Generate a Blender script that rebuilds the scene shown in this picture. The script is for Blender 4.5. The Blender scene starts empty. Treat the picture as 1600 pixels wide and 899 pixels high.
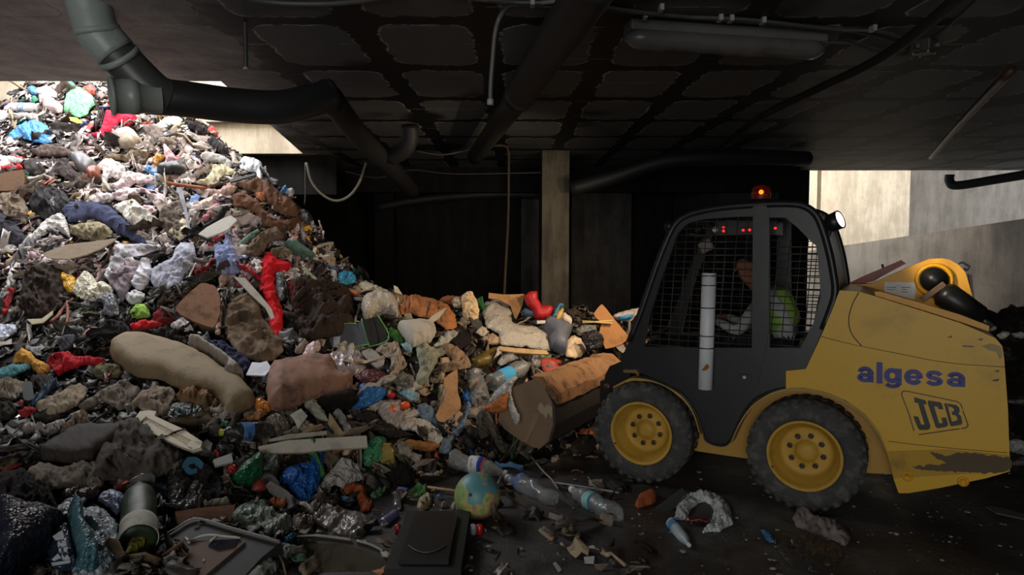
import bpy, bmesh, math, random
import numpy as np
from mathutils import Vector, Matrix, noise, geometry
random.seed(7)
S = bpy.context.scene
COL = S.collection
# ---------------------------------------------------------------- camera, world, big lights, exposure
FPX = 1067.0; CX, CY = 800.0, 449.5; EYE = 1.80; PITCH = math.atan(59.5/FPX)
cam = bpy.data.cameras.new('camera'); camo = bpy.data.objects.new('camera', cam); COL.objects.link(camo)
cam.sensor_width = 36; cam.lens = 36*FPX/1600; cam.clip_start = .05; cam.clip_end = 200
camo.location = (0, 0, EYE); camo.rotation_euler = (math.pi/2-PITCH, 0, 0)
S.camera = camo
S.view_settings.view_transform = 'Standard'; S.view_settings.look = 'None'
S.view_settings.gamma = 1; S.view_settings.use_curve_mapping = False
S.view_settings.exposure = 0.0
S.cycles.use_denoising = True
S.cycles.max_bounces = 6; S.cycles.diffuse_bounces = 3; S.cycles.glossy_bounces = 3
S.cycles.transparent_max_bounces = 12; S.cycles.sample_clamp_indirect = 4
S.cycles.use_adaptive_sampling = True
W = bpy.data.worlds.new('sky'); S.world = W; W.use_nodes = True
bg = W.node_tree.nodes['Background']; bg.inputs[0].default_value = (.86, .93, 1.0, 1); bg.inputs[1].default_value = 1.7

def area(name, loc, target, sx, sy, power, col, portal=False):
    l = bpy.data.lights.new(name, 'AREA'); l.shape = 'RECTANGLE'; l.size = sx; l.size_y = sy
    l.energy = power; l.color = col
    if portal: l.cycles.is_portal = True
    o = bpy.data.objects.new(name, l); COL.objects.link(o); o.location = loc
    o.rotation_euler = (Vector(target)-Vector(loc)).to_track_quat('-Z', 'Y').to_euler(); return o
area('sky_portal_chute', (-5.2, 8.0, 4.9), (-5.2, 8.0, 0), 6.5, 5.5, 1, (1, 1, 1), True)
area('sky_portal_ramp', (8.5, 14.7, 5.9), (8.5, 14.7, 0), 9.0, 5.2, 1, (1, 1, 1), True)
area('sky_portal_added_opening', (-1.0, -4.9, 1.9), (-1.0, 5, 1.9), 3.4, 2.6, 1, (1, 1, 1), True)  # opening behind the camera is assumed, added for frontal light
# daylight pouring down the tipping chute from the open sky above it
area('chute_daylight', (-5.2, 8.0, 5.8), (-4.3, 7.2, 1.5), 4.5, 3.6, 430, (.97, .97, 1.0))
area('ramp_daylight', (7.0, 12.9, 5.3), (6.9, 14.9, 1.4), 2.6, 1.0, 190, (1, .88, .74))
# added frontal fill, from an assumed opening behind the camera
area('added_front_fill', (-2.2, -4.6, 2.0), (0, 5, 1.2), 3.4, 2.4, 125, (1.0, .95, .88))

# ---------------------------------------------------------------- pixel -> place helpers (photo frame 1600x899)
_cp, _sp = math.cos(PITCH), math.sin(PITCH)
def ray(px, py):
    u = (px-CX)/FPX; v = -(py-CY)/FPX
    return Vector((u, _cp+v*_sp, -_sp+v*_cp))
ORG = Vector((0, 0, EYE))
def at(px, py, Y):
    d = ray(px, py); return ORG+d*(Y/d.y)
def on_z(px, py, z=0.0):
    d = ray(px, py); return ORG+d*((z-EYE)/d.z)
def on_plane(px, py, p, n):
    d = ray(px, py); return ORG+d*((Vector(p)-ORG).dot(n)/d.dot(n))
ZO = {'A': (0, 100, 3.995), 'B': (0, 300, 3.995), 'C': (300, 240, 3.746), 'D': (0, 480, 3.995), 'E': (0, 674, 3.995),
      'F': (300, 500, 3.995), 'G': (300, 674, 3.995), 'H': (640, 674, 3.995), 'I': (500, 430, 5.287), 'J': (680, 430, 4.994),
      'K': (640, 540, 4.444), 'P': (0, 0, 1.0), 'L': (900, 270, 2.2814), 'M': (900, 560, 2.2857), 'N': (960, 280, 3.2107),
      'O': (1300, 380, 4.993), 'Q': (1380, 540, 3.7455), 'R': (920, 540, 4.994), 'T': (120, 780, 2.424), 'U': (1220, 250, 4.2105),
      'V': (0, 0, 2.667), 'X': (400, 0, 2.667), 'Y': (960, 0, 2.497)}
def zc(z, pts):
    ox, oy, s = ZO[z]; return [(ox+x/s, oy+y/s) for x, y in pts]

# ---------------------------------------------------------------- materials
MATS = {}
def nodes(m):
    m.use_nodes = True; nt = m.node_tree; nt.nodes.clear()
    out = nt.nodes.new('ShaderNodeOutputMaterial'); b = nt.nodes.new('ShaderNodeBsdfPrincipled')
    nt.links.new(b.outputs[0], out.inputs[0]); return nt, b
def nd(nt, t, **kw):
    n = nt.nodes.new(t)
    for k, v in kw.items():
        if k.startswith('i_'):
            kk = k[2:]; n.inputs[int(kk) if kk.isdigit() else kk].default_value = v
        else: setattr(n, k, v)
    return n
def mth(nt, op, a, b=None, c=None, clamp=False):
    n = nt.nodes.new('ShaderNodeMath'); n.operation = op; n.use_clamp = clamp
    for i, v in enumerate((a, b, c)):
        if v is None: continue
        if isinstance(v, (int, float)): n.inputs[i].default_value = v
        else: nt.links.new(v, n.inputs[i])
    return n.outputs[0]
def mixc(nt, f, a, b):
    n = nt.nodes.new('ShaderNodeMix'); n.data_type = 'RGBA'
    if isinstance(f, (int, float)): n.inputs[0].default_value = f
    else: nt.links.new(f, n.inputs[0])
    for i, v in ((6, a), (7, b)):
        if isinstance(v, tuple): n.inputs[i].default_value = (*v[:3], 1)
        else: nt.links.new(v, n.inputs[i])
    return n.outputs[2]
def sstep(nt, x, lo, hi):
    n = nt.nodes.new('ShaderNodeMapRange'); n.interpolation_type = 'SMOOTHSTEP'
    n.inputs[1].default_value = lo; n.inputs[2].default_value = hi; nt.links.new(x, n.inputs[0]); return n.outputs[0]
def bump(nt, b, h, strength, dist=.02):
    n = nt.nodes.new('ShaderNodeBump'); n.inputs['Strength'].default_value = strength; n.inputs['Distance'].default_value = dist
    nt.links.new(h, n.inputs['Height']); nt.links.new(n.outputs[0], b.inputs['Normal'])
def texn(nt, scale, detail=4, rough=.6, vec=None, dist=0.0):
    n = nd(nt, 'ShaderNodeTexNoise'); n.inputs['Scale'].default_value = scale; n.inputs['Detail'].default_value = detail
    n.inputs['Roughness'].default_value = rough; n.inputs['Distortion'].default_value = dist
    if vec is not None: nt.links.new(vec, n.inputs['Vector'])
    return n.outputs[0]
def wrinkle(nt, P, sc):
    n = nd(nt, 'ShaderNodeTexNoise'); n.noise_type = 'RIDGED_MULTIFRACTAL'; n.inputs['Scale'].default_value = sc; n.inputs['Detail'].default_value = 3
    n.inputs['Roughness'].default_value = .5; n.inputs['Distortion'].default_value = .9; nt.links.new(P, n.inputs['Vector']); return n.outputs[0]
def geo(nt):
    return nt.nodes.new('ShaderNodeNewGeometry').outputs['Position']
def objc(nt):
    return nt.nodes.new('ShaderNodeTexCoord').outputs['Object']
def srgb(c):
    return tuple(((x/255)/12.92 if x/255 <= .04045 else ((x/255+.055)/1.055)**2.4) for x in c)
def mat(kind, c, c2=None, **kw):
    """c is the thing's own colour in 0-255 sRGB"""
    key = (kind, c, c2, tuple(sorted(kw.items())))
    if key in MATS: return MATS[key]
    m = bpy.data.materials.new(kind); nt, b = nodes(m); P = geo(nt)
    col = srgb(c); dirt = srgb(c2) if c2 else tuple(x*.35+y for x, y in zip(col, (.012, .009, .006)))
    if kind == 'cloth':
        n = texn(nt, 7, 5, .6, P); f = sstep(nt, n, .52-.1*kw.get('dirty', 1)+.0, .68)
        nt.links.new(mixc(nt, mth(nt, 'MULTIPLY', f, kw.get('da', .7)), col, dirt), b.inputs['Base Color'])
        b.inputs['Roughness'].default_value = .9; b.inputs['Specular IOR Level'].default_value = .15
        bump(nt, b, mth(nt, 'ADD', wrinkle(nt, P, 6), mth(nt, 'MULTIPLY', texn(nt, 60, 3, .6, P), .1)), .9, .05)
    elif kind == 'film':      # thin plastic bags and wrap
        n = texn(nt, 8, 5, .6, P); f = sstep(nt, n, .50, .68)
        nt.links.new(mixc(nt, mth(nt, 'MULTIPLY', f, kw.get('da', .5)), col, dirt), b.inputs['Base Color'])
        b.inputs['Roughness'].default_value = .34; b.inputs['Specular IOR Level'].default_value = .45
        v = nd(nt, 'ShaderNodeTexVoronoi', feature='DISTANCE_TO_EDGE'); v.inputs['Scale'].default_value = 26
        w = nd(nt, 'ShaderNodeTexNoise'); w.inputs['Scale'].default_value = 14; nt.links.new(P, w.inputs['Vector'])
        mx = nt.nodes.new('ShaderNodeMix'); mx.data_type = 'VECTOR'; mx.inputs[0].default_value = .12
        nt.links.new(P, mx.inputs[4]); nt.links.new(w.outputs[1], mx.inputs[5]); nt.links.new(mx.outputs[1], v.inputs['Vector'])
        bump(nt, b, mth(nt, 'ADD', v.outputs[0], wrinkle(nt, P, 10)), .75, .025)
    elif kind == 'clear':     # transparent plastic
        out = [n for n in nt.nodes if n.type == 'OUTPUT_MATERIAL'][0]
        b.inputs['Base Color'].default_value = (*col, 1); b.inputs['Roughness'].default_value = .3
        tr = nt.nodes.new('ShaderNodeBsdfTransparent'); tr.inputs[0].default_value = (*[min(1, .75+.25*x) for x in col], 1)
        gl = nt.nodes.new('ShaderNodeBsdfGlossy'); gl.inputs['Roughness'].default_value = .24; gl.inputs[0].default_value = (1, 1, 1, 1)
        ms = nt.nodes.new('ShaderNodeMixShader'); ms.inputs[0].default_value = kw.get('op', .3)
        nt.links.new(tr.outputs[0], ms.inputs[1]); nt.links.new(b.outputs[0], ms.inputs[2])
        fr = nt.nodes.new('ShaderNodeLayerWeight'); fr.inputs[0].default_value = .35
        m2 = nt.nodes.new('ShaderNodeMixShader'); nt.links.new(mth(nt, 'MULTIPLY', fr.outputs[1], .25), m2.inputs[0])
        nt.links.new(ms.outputs[0], m2.inputs[1]); nt.links.new(gl.outputs[0], m2.inputs[2]); nt.links.new(m2.outputs[0], out.inputs[0])
        bp = nt.nodes.new('ShaderNodeBump'); bp.inputs['Strength'].default_value = .6; bp.inputs['Distance'].default_value = .02
        nt.links.new(texn(nt, 28, 3, .5, P), bp.inputs['Height'])
        for q in (b, gl): nt.links.new(bp.outputs[0], q.inputs['Normal'])
    elif kind == 'card':
        n = texn(nt, 7, 6, .7, P); f = sstep(nt, n, .48, .68)
        nt.links.new(mixc(nt, mth(nt, 'MULTIPLY', f, kw.get('da', .5)), col, dirt), b.inputs['Base Color'])
        b.inputs['Roughness'].default_value = .75; b.inputs['Specular IOR Level'].default_value = .25
        bump(nt, b, texn(nt, 35, 5, .6, P), .5, .008)
    elif kind == 'paint':     # painted metal / hard plastic with grime
        n = texn(nt, 3.2, 8, .7, P); f = sstep(nt, n, .5, .78)
        n2 = texn(nt, 40, 3, .6, P); f2 = sstep(nt, n2, .66, .74)
        ff = mth(nt, 'ADD', mth(nt, 'MULTIPLY', f, kw.get('da', .4)), mth(nt, 'MULTIPLY', f2, .35*kw.get('da', .4)), clamp=True)
        nt.links.new(mixc(nt, ff, col, dirt), b.inputs['Base Color'])
        b.inputs['Roughness'].default_value = kw.get('r', .45); b.inputs['Metallic'].default_value = kw.get('m', 0.0)
        bump(nt, b, texn(nt, 18, 6, .7, P), kw.get('bs', .12), .01)
    elif kind == 'rubber':
        n = texn(nt, 14, 5, .65, P)
        nt.links.new(mixc(nt, sstep(nt, n, .45, .7), col, dirt), b.inputs['Base Color'])
        b.inputs['Roughness'].default_value = .75; b.inputs['Specular IOR Level'].default_value = .3
        bump(nt, b, texn(nt, 50, 4, .6, P), .3, .006)
    elif kind == 'glow':
        b.inputs['Base Color'].default_value = (*col, 1); b.inputs['Emission Color'].default_value = (*col, 1)
        b.inputs['Emission Strength'].default_value = kw.get('e', 10)
    MATS[key] = m; return m

# ---------------------------------------------------------------- mesh helpers
def link(name, me, m=None, parent=None, smooth=True):
    o = bpy.data.objects.new(name, me); COL.objects.link(o)
    if m is not None:
        for mm in (m if isinstance(m, (list, tuple)) else [m]): me.materials.append(mm)
    if smooth and me.polygons: me.polygons.foreach_set('use_smooth', [True]*len(me.polygons))
    if parent is not None: o.parent = parent
    return o
def from_bm(name, bm, m=None, parent=None, smooth=False, bevel=0, seg=2):
    if bevel:
        es = [e for e in bm.edges if len(e.link_faces) == 2 and e.calc_face_angle(0) > .6]
        bmesh.ops.bevel(bm, geom=es, offset=bevel, segments=seg, profile=.5, affect='EDGES', clamp_overlap=True)
    bmesh.ops.recalc_face_normals(bm, faces=bm.faces)
    me = bpy.data.meshes.new(name); bm.to_mesh(me); bm.free()
    o = link(name, me, m, parent, smooth); return o
def tag(o, label=None, cat=None, group=None, kind=None):
    if label: o['label'] = label
    if cat: o['category'] = cat
    if group: o['group'] = group
    if kind: o['kind'] = kind
    return o
def empty(name, loc=(0, 0, 0), label=None, cat=None, group=None):
    o = bpy.data.objects.new(name, None); COL.objects.link(o); o.location = loc; o.empty_display_size = .1
    return tag(o, label, cat, group)
def struct(o):
    o['kind'] = 'structure'; return o
def add_box(bm, lo, hi, M=None):
    vs = [bm.verts.new((x, y, z)) for x in (lo[0], hi[0]) for y in (lo[1], hi[1]) for z in (lo[2], hi[2])]
    for f in ((0, 1, 3, 2), (4, 6, 7, 5), (0, 4, 5, 1), (2, 3, 7, 6), (0, 2, 6, 4), (1, 5, 7, 3)):
        bm.faces.new([vs[i] for i in f])
    if M is not None: bmesh.ops.transform(bm, matrix=M, verts=vs)
    return vs
def box(name, lo, hi, m, parent=None, bevel=0):
    bm = bmesh.new(); add_box(bm, lo, hi); return from_bm(name, bm, m, parent, bevel=bevel)
def prism(bm, pts, off):
    """closed polygon of 3D points, extruded by vector off"""
    a = [bm.verts.new(p) for p in pts]; b = [bm.verts.new(Vector(p)+Vector(off)) for p in pts]; n = len(a)
    for i in range(n): bm.faces.new((a[i], a[(i+1) % n], b[(i+1) % n], b[i]))
    tris = geometry.tessellate_polygon([[Vector(p) for p in pts]])
    for t in tris:
        try: bm.faces.new([a[i] for i in t]); bm.faces.new([b[i] for i in reversed(t)])
        except ValueError: pass
def smooth_path(pts, n=6):
    pts = [Vector(p) for p in pts]
    if len(pts) < 3: return pts
    out = []
    P = [pts[0]*2-pts[1]]+pts+[pts[-1]*2-pts[-2]]
    for i in range(1, len(P)-2):
        for k in range(n):
            t = k/n; a, b, c, d = P[i-1], P[i], P[i+1], P[i+2]
            out.append(.5*((2*b)+(c-a)*t+(2*a-5*b+4*c-d)*t*t+(-a+3*b-3*c+d)*t**3))
    out.append(pts[-1]); return out
def add_tube(bm, pts, r, seg=12, caps=True):
    """r: radius or list of radii along the points"""
    pts = [Vector(p) for p in pts]; n = len(pts); rs = r if isinstance(r, (list, tuple)) else [r]*n
    t0 = (pts[1]-pts[0]).normalized(); up = Vector((0, 0, 1)) if abs(t0.z) < .9 else Vector((1, 0, 0))
    u = t0.cross(up).normalized(); rings = []
    for i in range(n):
        t = (pts[min(i+1, n-1)]-pts[max(i-1, 0)]).normalized()
        u = (u-t*u.dot(t)).normalized(); v = t.cross(u)
        rings.append([bm.verts.new(pts[i]+(u*math.cos(2*math.pi*k/seg)+v*math.sin(2*math.pi*k/seg))*rs[i]) for k in range(seg)])
    for i in range(n-1):
        for k in range(seg):
            bm.faces.new((rings[i][k], rings[i][(k+1) % seg], rings[i+1][(k+1) % seg], rings[i+1][k]))
    if caps: bm.faces.new(rings[0][::-1]); bm.faces.new(rings[-1])
def tube(name, pts, r, m, parent=None, seg=12, smooth=True):
    bm = bmesh.new(); add_tube(bm, pts, r, seg); return from_bm(name, bm, m, parent, smooth=smooth)
def add_lathe(bm, prof, M=None, seg=32):
    """prof: (radius, axial) pairs, spun about local Z"""
    rings = []; allv = []
    for r, z in prof:
        if r < 1e-5: v = [bm.verts.new((0, 0, z))]
        else: v = [bm.verts.new((r*math.cos(2*math.pi*k/seg), r*math.sin(2*math.pi*k/seg), z)) for k in range(seg)]
        rings.append(v); allv += v
    for a, b in zip(rings, rings[1:]):
        for k in range(seg):
            q = [a[k % len(a)], a[(k+1) % len(a)], b[(k+1) % len(b)], b[k % len(b)]]
            q2 = []
            for x in q:
                if x not in q2: q2.append(x)
            if len(q2) >= 3: bm.faces.new(q2)
    if M is not None: bmesh.ops.transform(bm, matrix=M, verts=allv)
    return allv
def frame_to(a, b, roll=0.0):
    """matrix whose Z runs from a to b, origin at a"""
    d = (Vector(b)-Vector(a)); q = d.to_track_quat('Z', 'Y'); return Matrix.Translation(a) @ q.to_matrix().to_4x4() @ Matrix.Rotation(roll, 4, 'Z')
def curve_mesh(splines, extrude, bevel=0.0):
    """2D outlines (first = outside, others = holes) filled and extruded; returns a mesh in XY with +-extrude in Z"""
    cu = bpy.data.curves.new('c', 'CURVE'); cu.dimensions = '2D'; cu.fill_mode = 'BOTH'; cu.extrude = extrude; cu.bevel_depth = bevel
    for s in splines:
        sp = cu.splines.new('POLY'); sp.points.add(len(s)-1)
        for i, p in enumerate(s): sp.points[i].co = (p[0], p[1], 0, 1)
        sp.use_cyclic_u = True
    o = bpy.data.objects.new('c', cu); me = bpy.data.meshes.new_from_object(o); bpy.data.objects.remove(o); bpy.data.curves.remove(cu); return me
def resample(pts, step):
    P = [Vector((p[0], p[1], 0)) for p in pts]; n = len(P); out = []
    for i in range(n):   # closed Catmull-Rom
        a, b, c, d = P[i-1], P[i], P[(i+1) % n], P[(i+2) % n]; L_ = (c-b).length; k = max(1, int(L_/step))
        for j in range(k):
            t = j/k; s = .5*((2*b)+(c-a)*t+(2*a-5*b+4*c-d)*t*t+(-a+3*b-3*c+d)*t**3); l = b.lerp(c, t); out.append(l.lerp(s, .45))
    return [(p.x, p.y) for p in out]
# ---------------------------------------------------------------- the room
H = 3.2
def ceiling_mat():
    m = bpy.data.materials.new('sooty_ceiling'); nt, b = nodes(m); P = geo(nt)
    n1 = nd(nt, 'ShaderNodeTexNoise'); n1.inputs['Scale'].default_value = 2.2; n1.inputs['Detail'].default_value = 6; n1.inputs['Roughness'].default_value = .72; nt.links.new(P, n1.inputs['Vector'])
    off = nt.nodes.new('ShaderNodeVectorMath'); off.operation = 'SUBTRACT'; nt.links.new(n1.outputs[1], off.inputs[0]); off.inputs[1].default_value = (.5, .5, .5)
    sc = nt.nodes.new('ShaderNodeVectorMath'); sc.operation = 'SCALE'; sc.inputs[3].default_value = .20; nt.links.new(off.outputs[0], sc.inputs[0])
    ad = nt.nodes.new('ShaderNodeVectorMath'); ad.operation = 'ADD'; nt.links.new(P, ad.inputs[0]); nt.links.new(sc.outputs[0], ad.inputs[1])
    s = nt.nodes.new('ShaderNodeSeparateXYZ'); nt.links.new(ad.outputs[0], s.inputs[0]); X, Y = s.outputs[0], s.outputs[1]
    s0 = nt.nodes.new('ShaderNodeSeparateXYZ'); nt.links.new(P, s0.inputs[0]); X0, Y0 = s0.outputs[0], s0.outputs[1]
    # grey render panels left between the black joist lines
    fx = mth(nt, 'ABSOLUTE', mth(nt, 'SUBTRACT', mth(nt, 'FRACT', mth(nt, 'DIVIDE', mth(nt, 'ADD', X, 40.16), .80)), .5))
    fy = mth(nt, 'ABSOLUTE', mth(nt, 'SUBTRACT', mth(nt, 'FRACT', mth(nt, 'DIVIDE', mth(nt, 'ADD', Y, 40.0), 1.08)), .5))
    dx = mth(nt, 'MULTIPLY', mth(nt, 'SUBTRACT', .385, fx), .80); dy = mth(nt, 'MULTIPLY', mth(nt, 'SUBTRACT', .43, fy), 1.08)
    rx = mth(nt, 'MAXIMUM', mth(nt, 'SUBTRACT', .14, dx), 0.0); ry = mth(nt, 'MAXIMUM', mth(nt, 'SUBTRACT', .14, dy), 0.0)
    d = mth(nt, 'SUBTRACT', .14, mth(nt, 'SQRT', mth(nt, 'ADD', mth(nt, 'MULTIPLY', rx, rx), mth(nt, 'MULTIPLY', ry, ry))))
    patch = sstep(nt, d, -.004, .012)
    cell = nd(nt, 'ShaderNodeTexNoise'); cell.inputs['Scale'].default_value = .9; nt.links.new(P, cell.inputs['Vector'])
    keep = sstep(nt, cell.outputs[0], .30, .42)
    patch = mth(nt, 'MULTIPLY', patch, keep)
    edge = mth(nt, 'MULTIPLY', mth(nt, 'MULTIPLY', mth(nt, 'SUBTRACT', 1.0, mth(nt, 'ABSOLUTE', mth(nt, 'DIVIDE', d, .013)), clamp=True), keep), sstep(nt, texn(nt, 9, 3, .6, P), .44, .54))
    # board marks every 0.27 m, broken into dashes
    fb = mth(nt, 'ABSOLUTE', mth(nt, 'SUBTRACT', mth(nt, 'FRACT', mth(nt, 'DIVIDE', mth(nt, 'ADD', Y0, 40.07), .36)), .5))
    ln = mth(nt, 'SUBTRACT', 1.0, mth(nt, 'DIVIDE', mth(nt, 'MULTIPLY', fb, .36), .010), clamp=True)
    ln = mth(nt, 'MULTIPLY', ln, sstep(nt, texn(nt, 2.1, 4, .7, P), .55, .62))
    gr = texn(nt, 70, 4, .8, P)
    soot = mixc(nt, patch, (.0045, .0044, .0042), (.100, .105, .105))
    soot = mixc(nt, mth(nt, 'MULTIPLY', sstep(nt, gr, .5, .75), .35), soot, (.07, .068, .065))
    soot = mixc(nt, mth(nt, 'MAXIMUM', mth(nt, 'MULTIPLY', edge, .95), mth(nt, 'MULTIPLY', ln, .95)), soot, (.42, .40, .37))
    # soot fades towards the tipping hole; the daylight on the concrete is painted in
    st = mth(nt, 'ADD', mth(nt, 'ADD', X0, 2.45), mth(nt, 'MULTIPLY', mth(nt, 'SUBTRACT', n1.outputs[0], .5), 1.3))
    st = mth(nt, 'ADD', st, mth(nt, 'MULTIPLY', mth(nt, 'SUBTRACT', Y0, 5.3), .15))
    lit_bare = mth(nt, 'SUBTRACT', 1.0, sstep(nt, st, -.5, .75))
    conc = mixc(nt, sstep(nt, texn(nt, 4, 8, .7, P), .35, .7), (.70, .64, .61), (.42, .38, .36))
    nt.links.new(mixc(nt, lit_bare, soot, conc), b.inputs['Base Color'])
    b.inputs['Roughness'].default_value = .62; b.inputs['Specular IOR Level'].default_value = .35
    hh = mth(nt, 'ADD', mth(nt, 'MULTIPLY', patch, 1.0), mth(nt, 'MULTIPLY', gr, .35))
    bump(nt, b, hh, .6, .02); return m
def conc_mat(name, a, c, scale=1.5, streak=True, spec=.25, rough=.8):
    m = bpy.data.materials.new(name); nt, b = nodes(m); P = geo(nt)
    mp = nt.nodes.new('ShaderNodeMapping'); mp.inputs[3].default_value = (2.2, 2.2, .35) if streak else (1, 1, 1); nt.links.new(P, mp.inputs[0])
    f = mth(nt, 'ADD', mth(nt, 'MULTIPLY', texn(nt, scale*2, 7, .7, mp.outputs[0]), .6), mth(nt, 'MULTIPLY', texn(nt, scale, 8, .7, P), .5))
    nt.links.new(mixc(nt, sstep(nt, f, .42, .68), a, c), b.inputs['Base Color'])
    b.inputs['Roughness'].default_value = rough; b.inputs['Specular IOR Level'].default_value = spec
    bump(nt, b, texn(nt, 25, 6, .7, P), .35, .01); return m
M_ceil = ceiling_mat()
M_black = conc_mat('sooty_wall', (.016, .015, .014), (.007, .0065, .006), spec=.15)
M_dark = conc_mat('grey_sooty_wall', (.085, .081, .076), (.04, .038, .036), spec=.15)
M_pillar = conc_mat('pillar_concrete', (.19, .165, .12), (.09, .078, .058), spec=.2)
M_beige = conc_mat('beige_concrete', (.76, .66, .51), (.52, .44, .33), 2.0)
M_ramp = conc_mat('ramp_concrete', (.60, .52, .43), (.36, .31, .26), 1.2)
def floor_mat():
    m = bpy.data.materials.new('wet_floor'); nt, b = nodes(m); P = geo(nt)
    f = texn(nt, 1.6, 8, .7, P); f2 = texn(nt, 26, 6, .75, P)
    c = mixc(nt, sstep(nt, f, .4, .65), (.040, .036, .033), (.11, .102, .094))
    c = mixc(nt, mth(nt, 'MULTIPLY', sstep(nt, f2, .60, .72), .45), c, (.15, .135, .12))
    nt.links.new(c, b.inputs['Base Color'])
    nt.links.new(mth(nt, 'ADD', .34, mth(nt, 'MULTIPLY', sstep(nt, f, .42, .6), .4)), b.inputs['Roughness'])
    b.inputs['Specular IOR Level'].default_value = .35
    bump(nt, b, mth(nt, 'ADD', f2, mth(nt, 'MULTIPLY', f, 2.0)), .5, .02); return m
M_floor = floor_mat()
bm = bmesh.new(); bmesh.ops.create_grid(bm, x_segments=150, y_segments=150, size=1)
for v in bm.verts:
    x = v.co.x*12+1; y = v.co.y*12+6.4
    v.co = (x, y, -.006+.010*noise.noise((x*1.7, y*1.7, 0))-abs(.006*noise.noise((x*7, y*7, 3))))
struct(from_bm('floor', bm, M_floor, smooth=True))
# ceiling: slab with the tipping hole (edge runs from A to B) cut out of it
A0 = on_z(345, 127, H); B0 = on_z(474, 241, H); Yn = A0.y; Yf = B0.y
def slab_poly(name, pts, z0, z1, m):
    bm = bmesh.new(); prism(bm, [(p[0], p[1], z0) for p in pts], (0, 0, z1-z0)); return struct(from_bm(name, bm, m))
YE = 12.15
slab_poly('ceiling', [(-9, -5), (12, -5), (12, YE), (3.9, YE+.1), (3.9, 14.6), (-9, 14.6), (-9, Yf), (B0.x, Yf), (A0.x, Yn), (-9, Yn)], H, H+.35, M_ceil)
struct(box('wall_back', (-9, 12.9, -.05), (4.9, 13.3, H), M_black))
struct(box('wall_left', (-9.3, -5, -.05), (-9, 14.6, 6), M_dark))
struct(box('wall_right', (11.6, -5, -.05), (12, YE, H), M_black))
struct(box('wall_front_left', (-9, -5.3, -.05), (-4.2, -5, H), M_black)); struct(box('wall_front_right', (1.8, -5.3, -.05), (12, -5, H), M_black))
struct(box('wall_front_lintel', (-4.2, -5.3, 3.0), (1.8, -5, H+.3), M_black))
# tipping chute walls above the slab
struct(box('wall_chute_back', (-9, Yf-.08, H-.002), (B0.x+.2, Yf-.003, 7.0), M_beige))
struct(box('trim_chute_ledge', (-9, Yf-.18, H+.44), (B0.x+.2, Yf-.08, 7.0), conc_mat('chute_wall_paint', (.74, .62, .50), (.58, .47, .37), 2.0)))
bm = bmesh.new(); q = [(-9, Yn-.3, 0), (A0.x, Yn-.3, 0), (A0.x, Yn, 0), (-9, Yn, 0)]
prism(bm, [(a, b_, H+.35) for a, b_, _ in q], (0, 0, 3.2)); struct(from_bm('wall_chute_front', bm, M_beige))
bm = bmesh.new(); prism(bm, [(A0.x, Yn, H+.35), (B0.x, Yf+.5, H+.35), (B0.x+.3, Yf+.5, H+.35), (A0.x+.3, Yn, H+.35)], (0, 0, 3.2)); struct(from_bm('wall_chute_right', bm, M_beige))
p = [at(-60, 118, 9.8), at(14, 118, 9.8), at(44, 134, 9.8), at(40, 162, 9.8), at(-60, 186, 9.8)]
bm = bmesh.new(); prism(bm, p, (0, .15, 0)); struct(from_bm('wall_chute_left', bm, M_beige))
# downstand beam across the back of the hole
struct(box('trim_beam_back', (-9, Yf+.12, 2.62), (B0.x+.45, Yf+.5, H-.02), M_black))
# pillars and wall panels in the dark
def pil(px0, px1, Y, m, top=H, dep=.4, name='wall_pillar'):
    a = at(px0, 400, Y).x; b_ = at(px1, 400, Y).x
    return struct(box(name, (a, Y, -.03), (b_, Y+dep, top), m, bevel=.012))
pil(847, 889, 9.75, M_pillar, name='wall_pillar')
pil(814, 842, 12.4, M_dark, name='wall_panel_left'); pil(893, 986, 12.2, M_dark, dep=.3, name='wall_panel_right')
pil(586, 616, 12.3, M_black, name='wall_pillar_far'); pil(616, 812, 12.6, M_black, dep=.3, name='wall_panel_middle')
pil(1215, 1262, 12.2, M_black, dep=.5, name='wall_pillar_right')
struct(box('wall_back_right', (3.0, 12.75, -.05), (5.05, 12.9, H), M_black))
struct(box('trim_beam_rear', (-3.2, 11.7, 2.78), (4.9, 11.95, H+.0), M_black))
# ramp outside the right opening
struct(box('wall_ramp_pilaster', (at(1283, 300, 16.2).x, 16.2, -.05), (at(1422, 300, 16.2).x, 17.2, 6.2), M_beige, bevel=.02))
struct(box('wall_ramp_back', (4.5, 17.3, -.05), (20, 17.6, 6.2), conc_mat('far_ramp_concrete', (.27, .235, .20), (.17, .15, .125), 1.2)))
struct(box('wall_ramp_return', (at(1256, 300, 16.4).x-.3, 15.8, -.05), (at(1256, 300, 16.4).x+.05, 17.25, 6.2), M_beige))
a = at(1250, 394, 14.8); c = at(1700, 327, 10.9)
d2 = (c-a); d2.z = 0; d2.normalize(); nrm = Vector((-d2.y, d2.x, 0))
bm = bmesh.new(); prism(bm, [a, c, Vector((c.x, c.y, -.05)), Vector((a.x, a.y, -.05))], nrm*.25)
struct(from_bm('wall_ramp_parapet', bm, M_ramp, bevel=.012))
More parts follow.
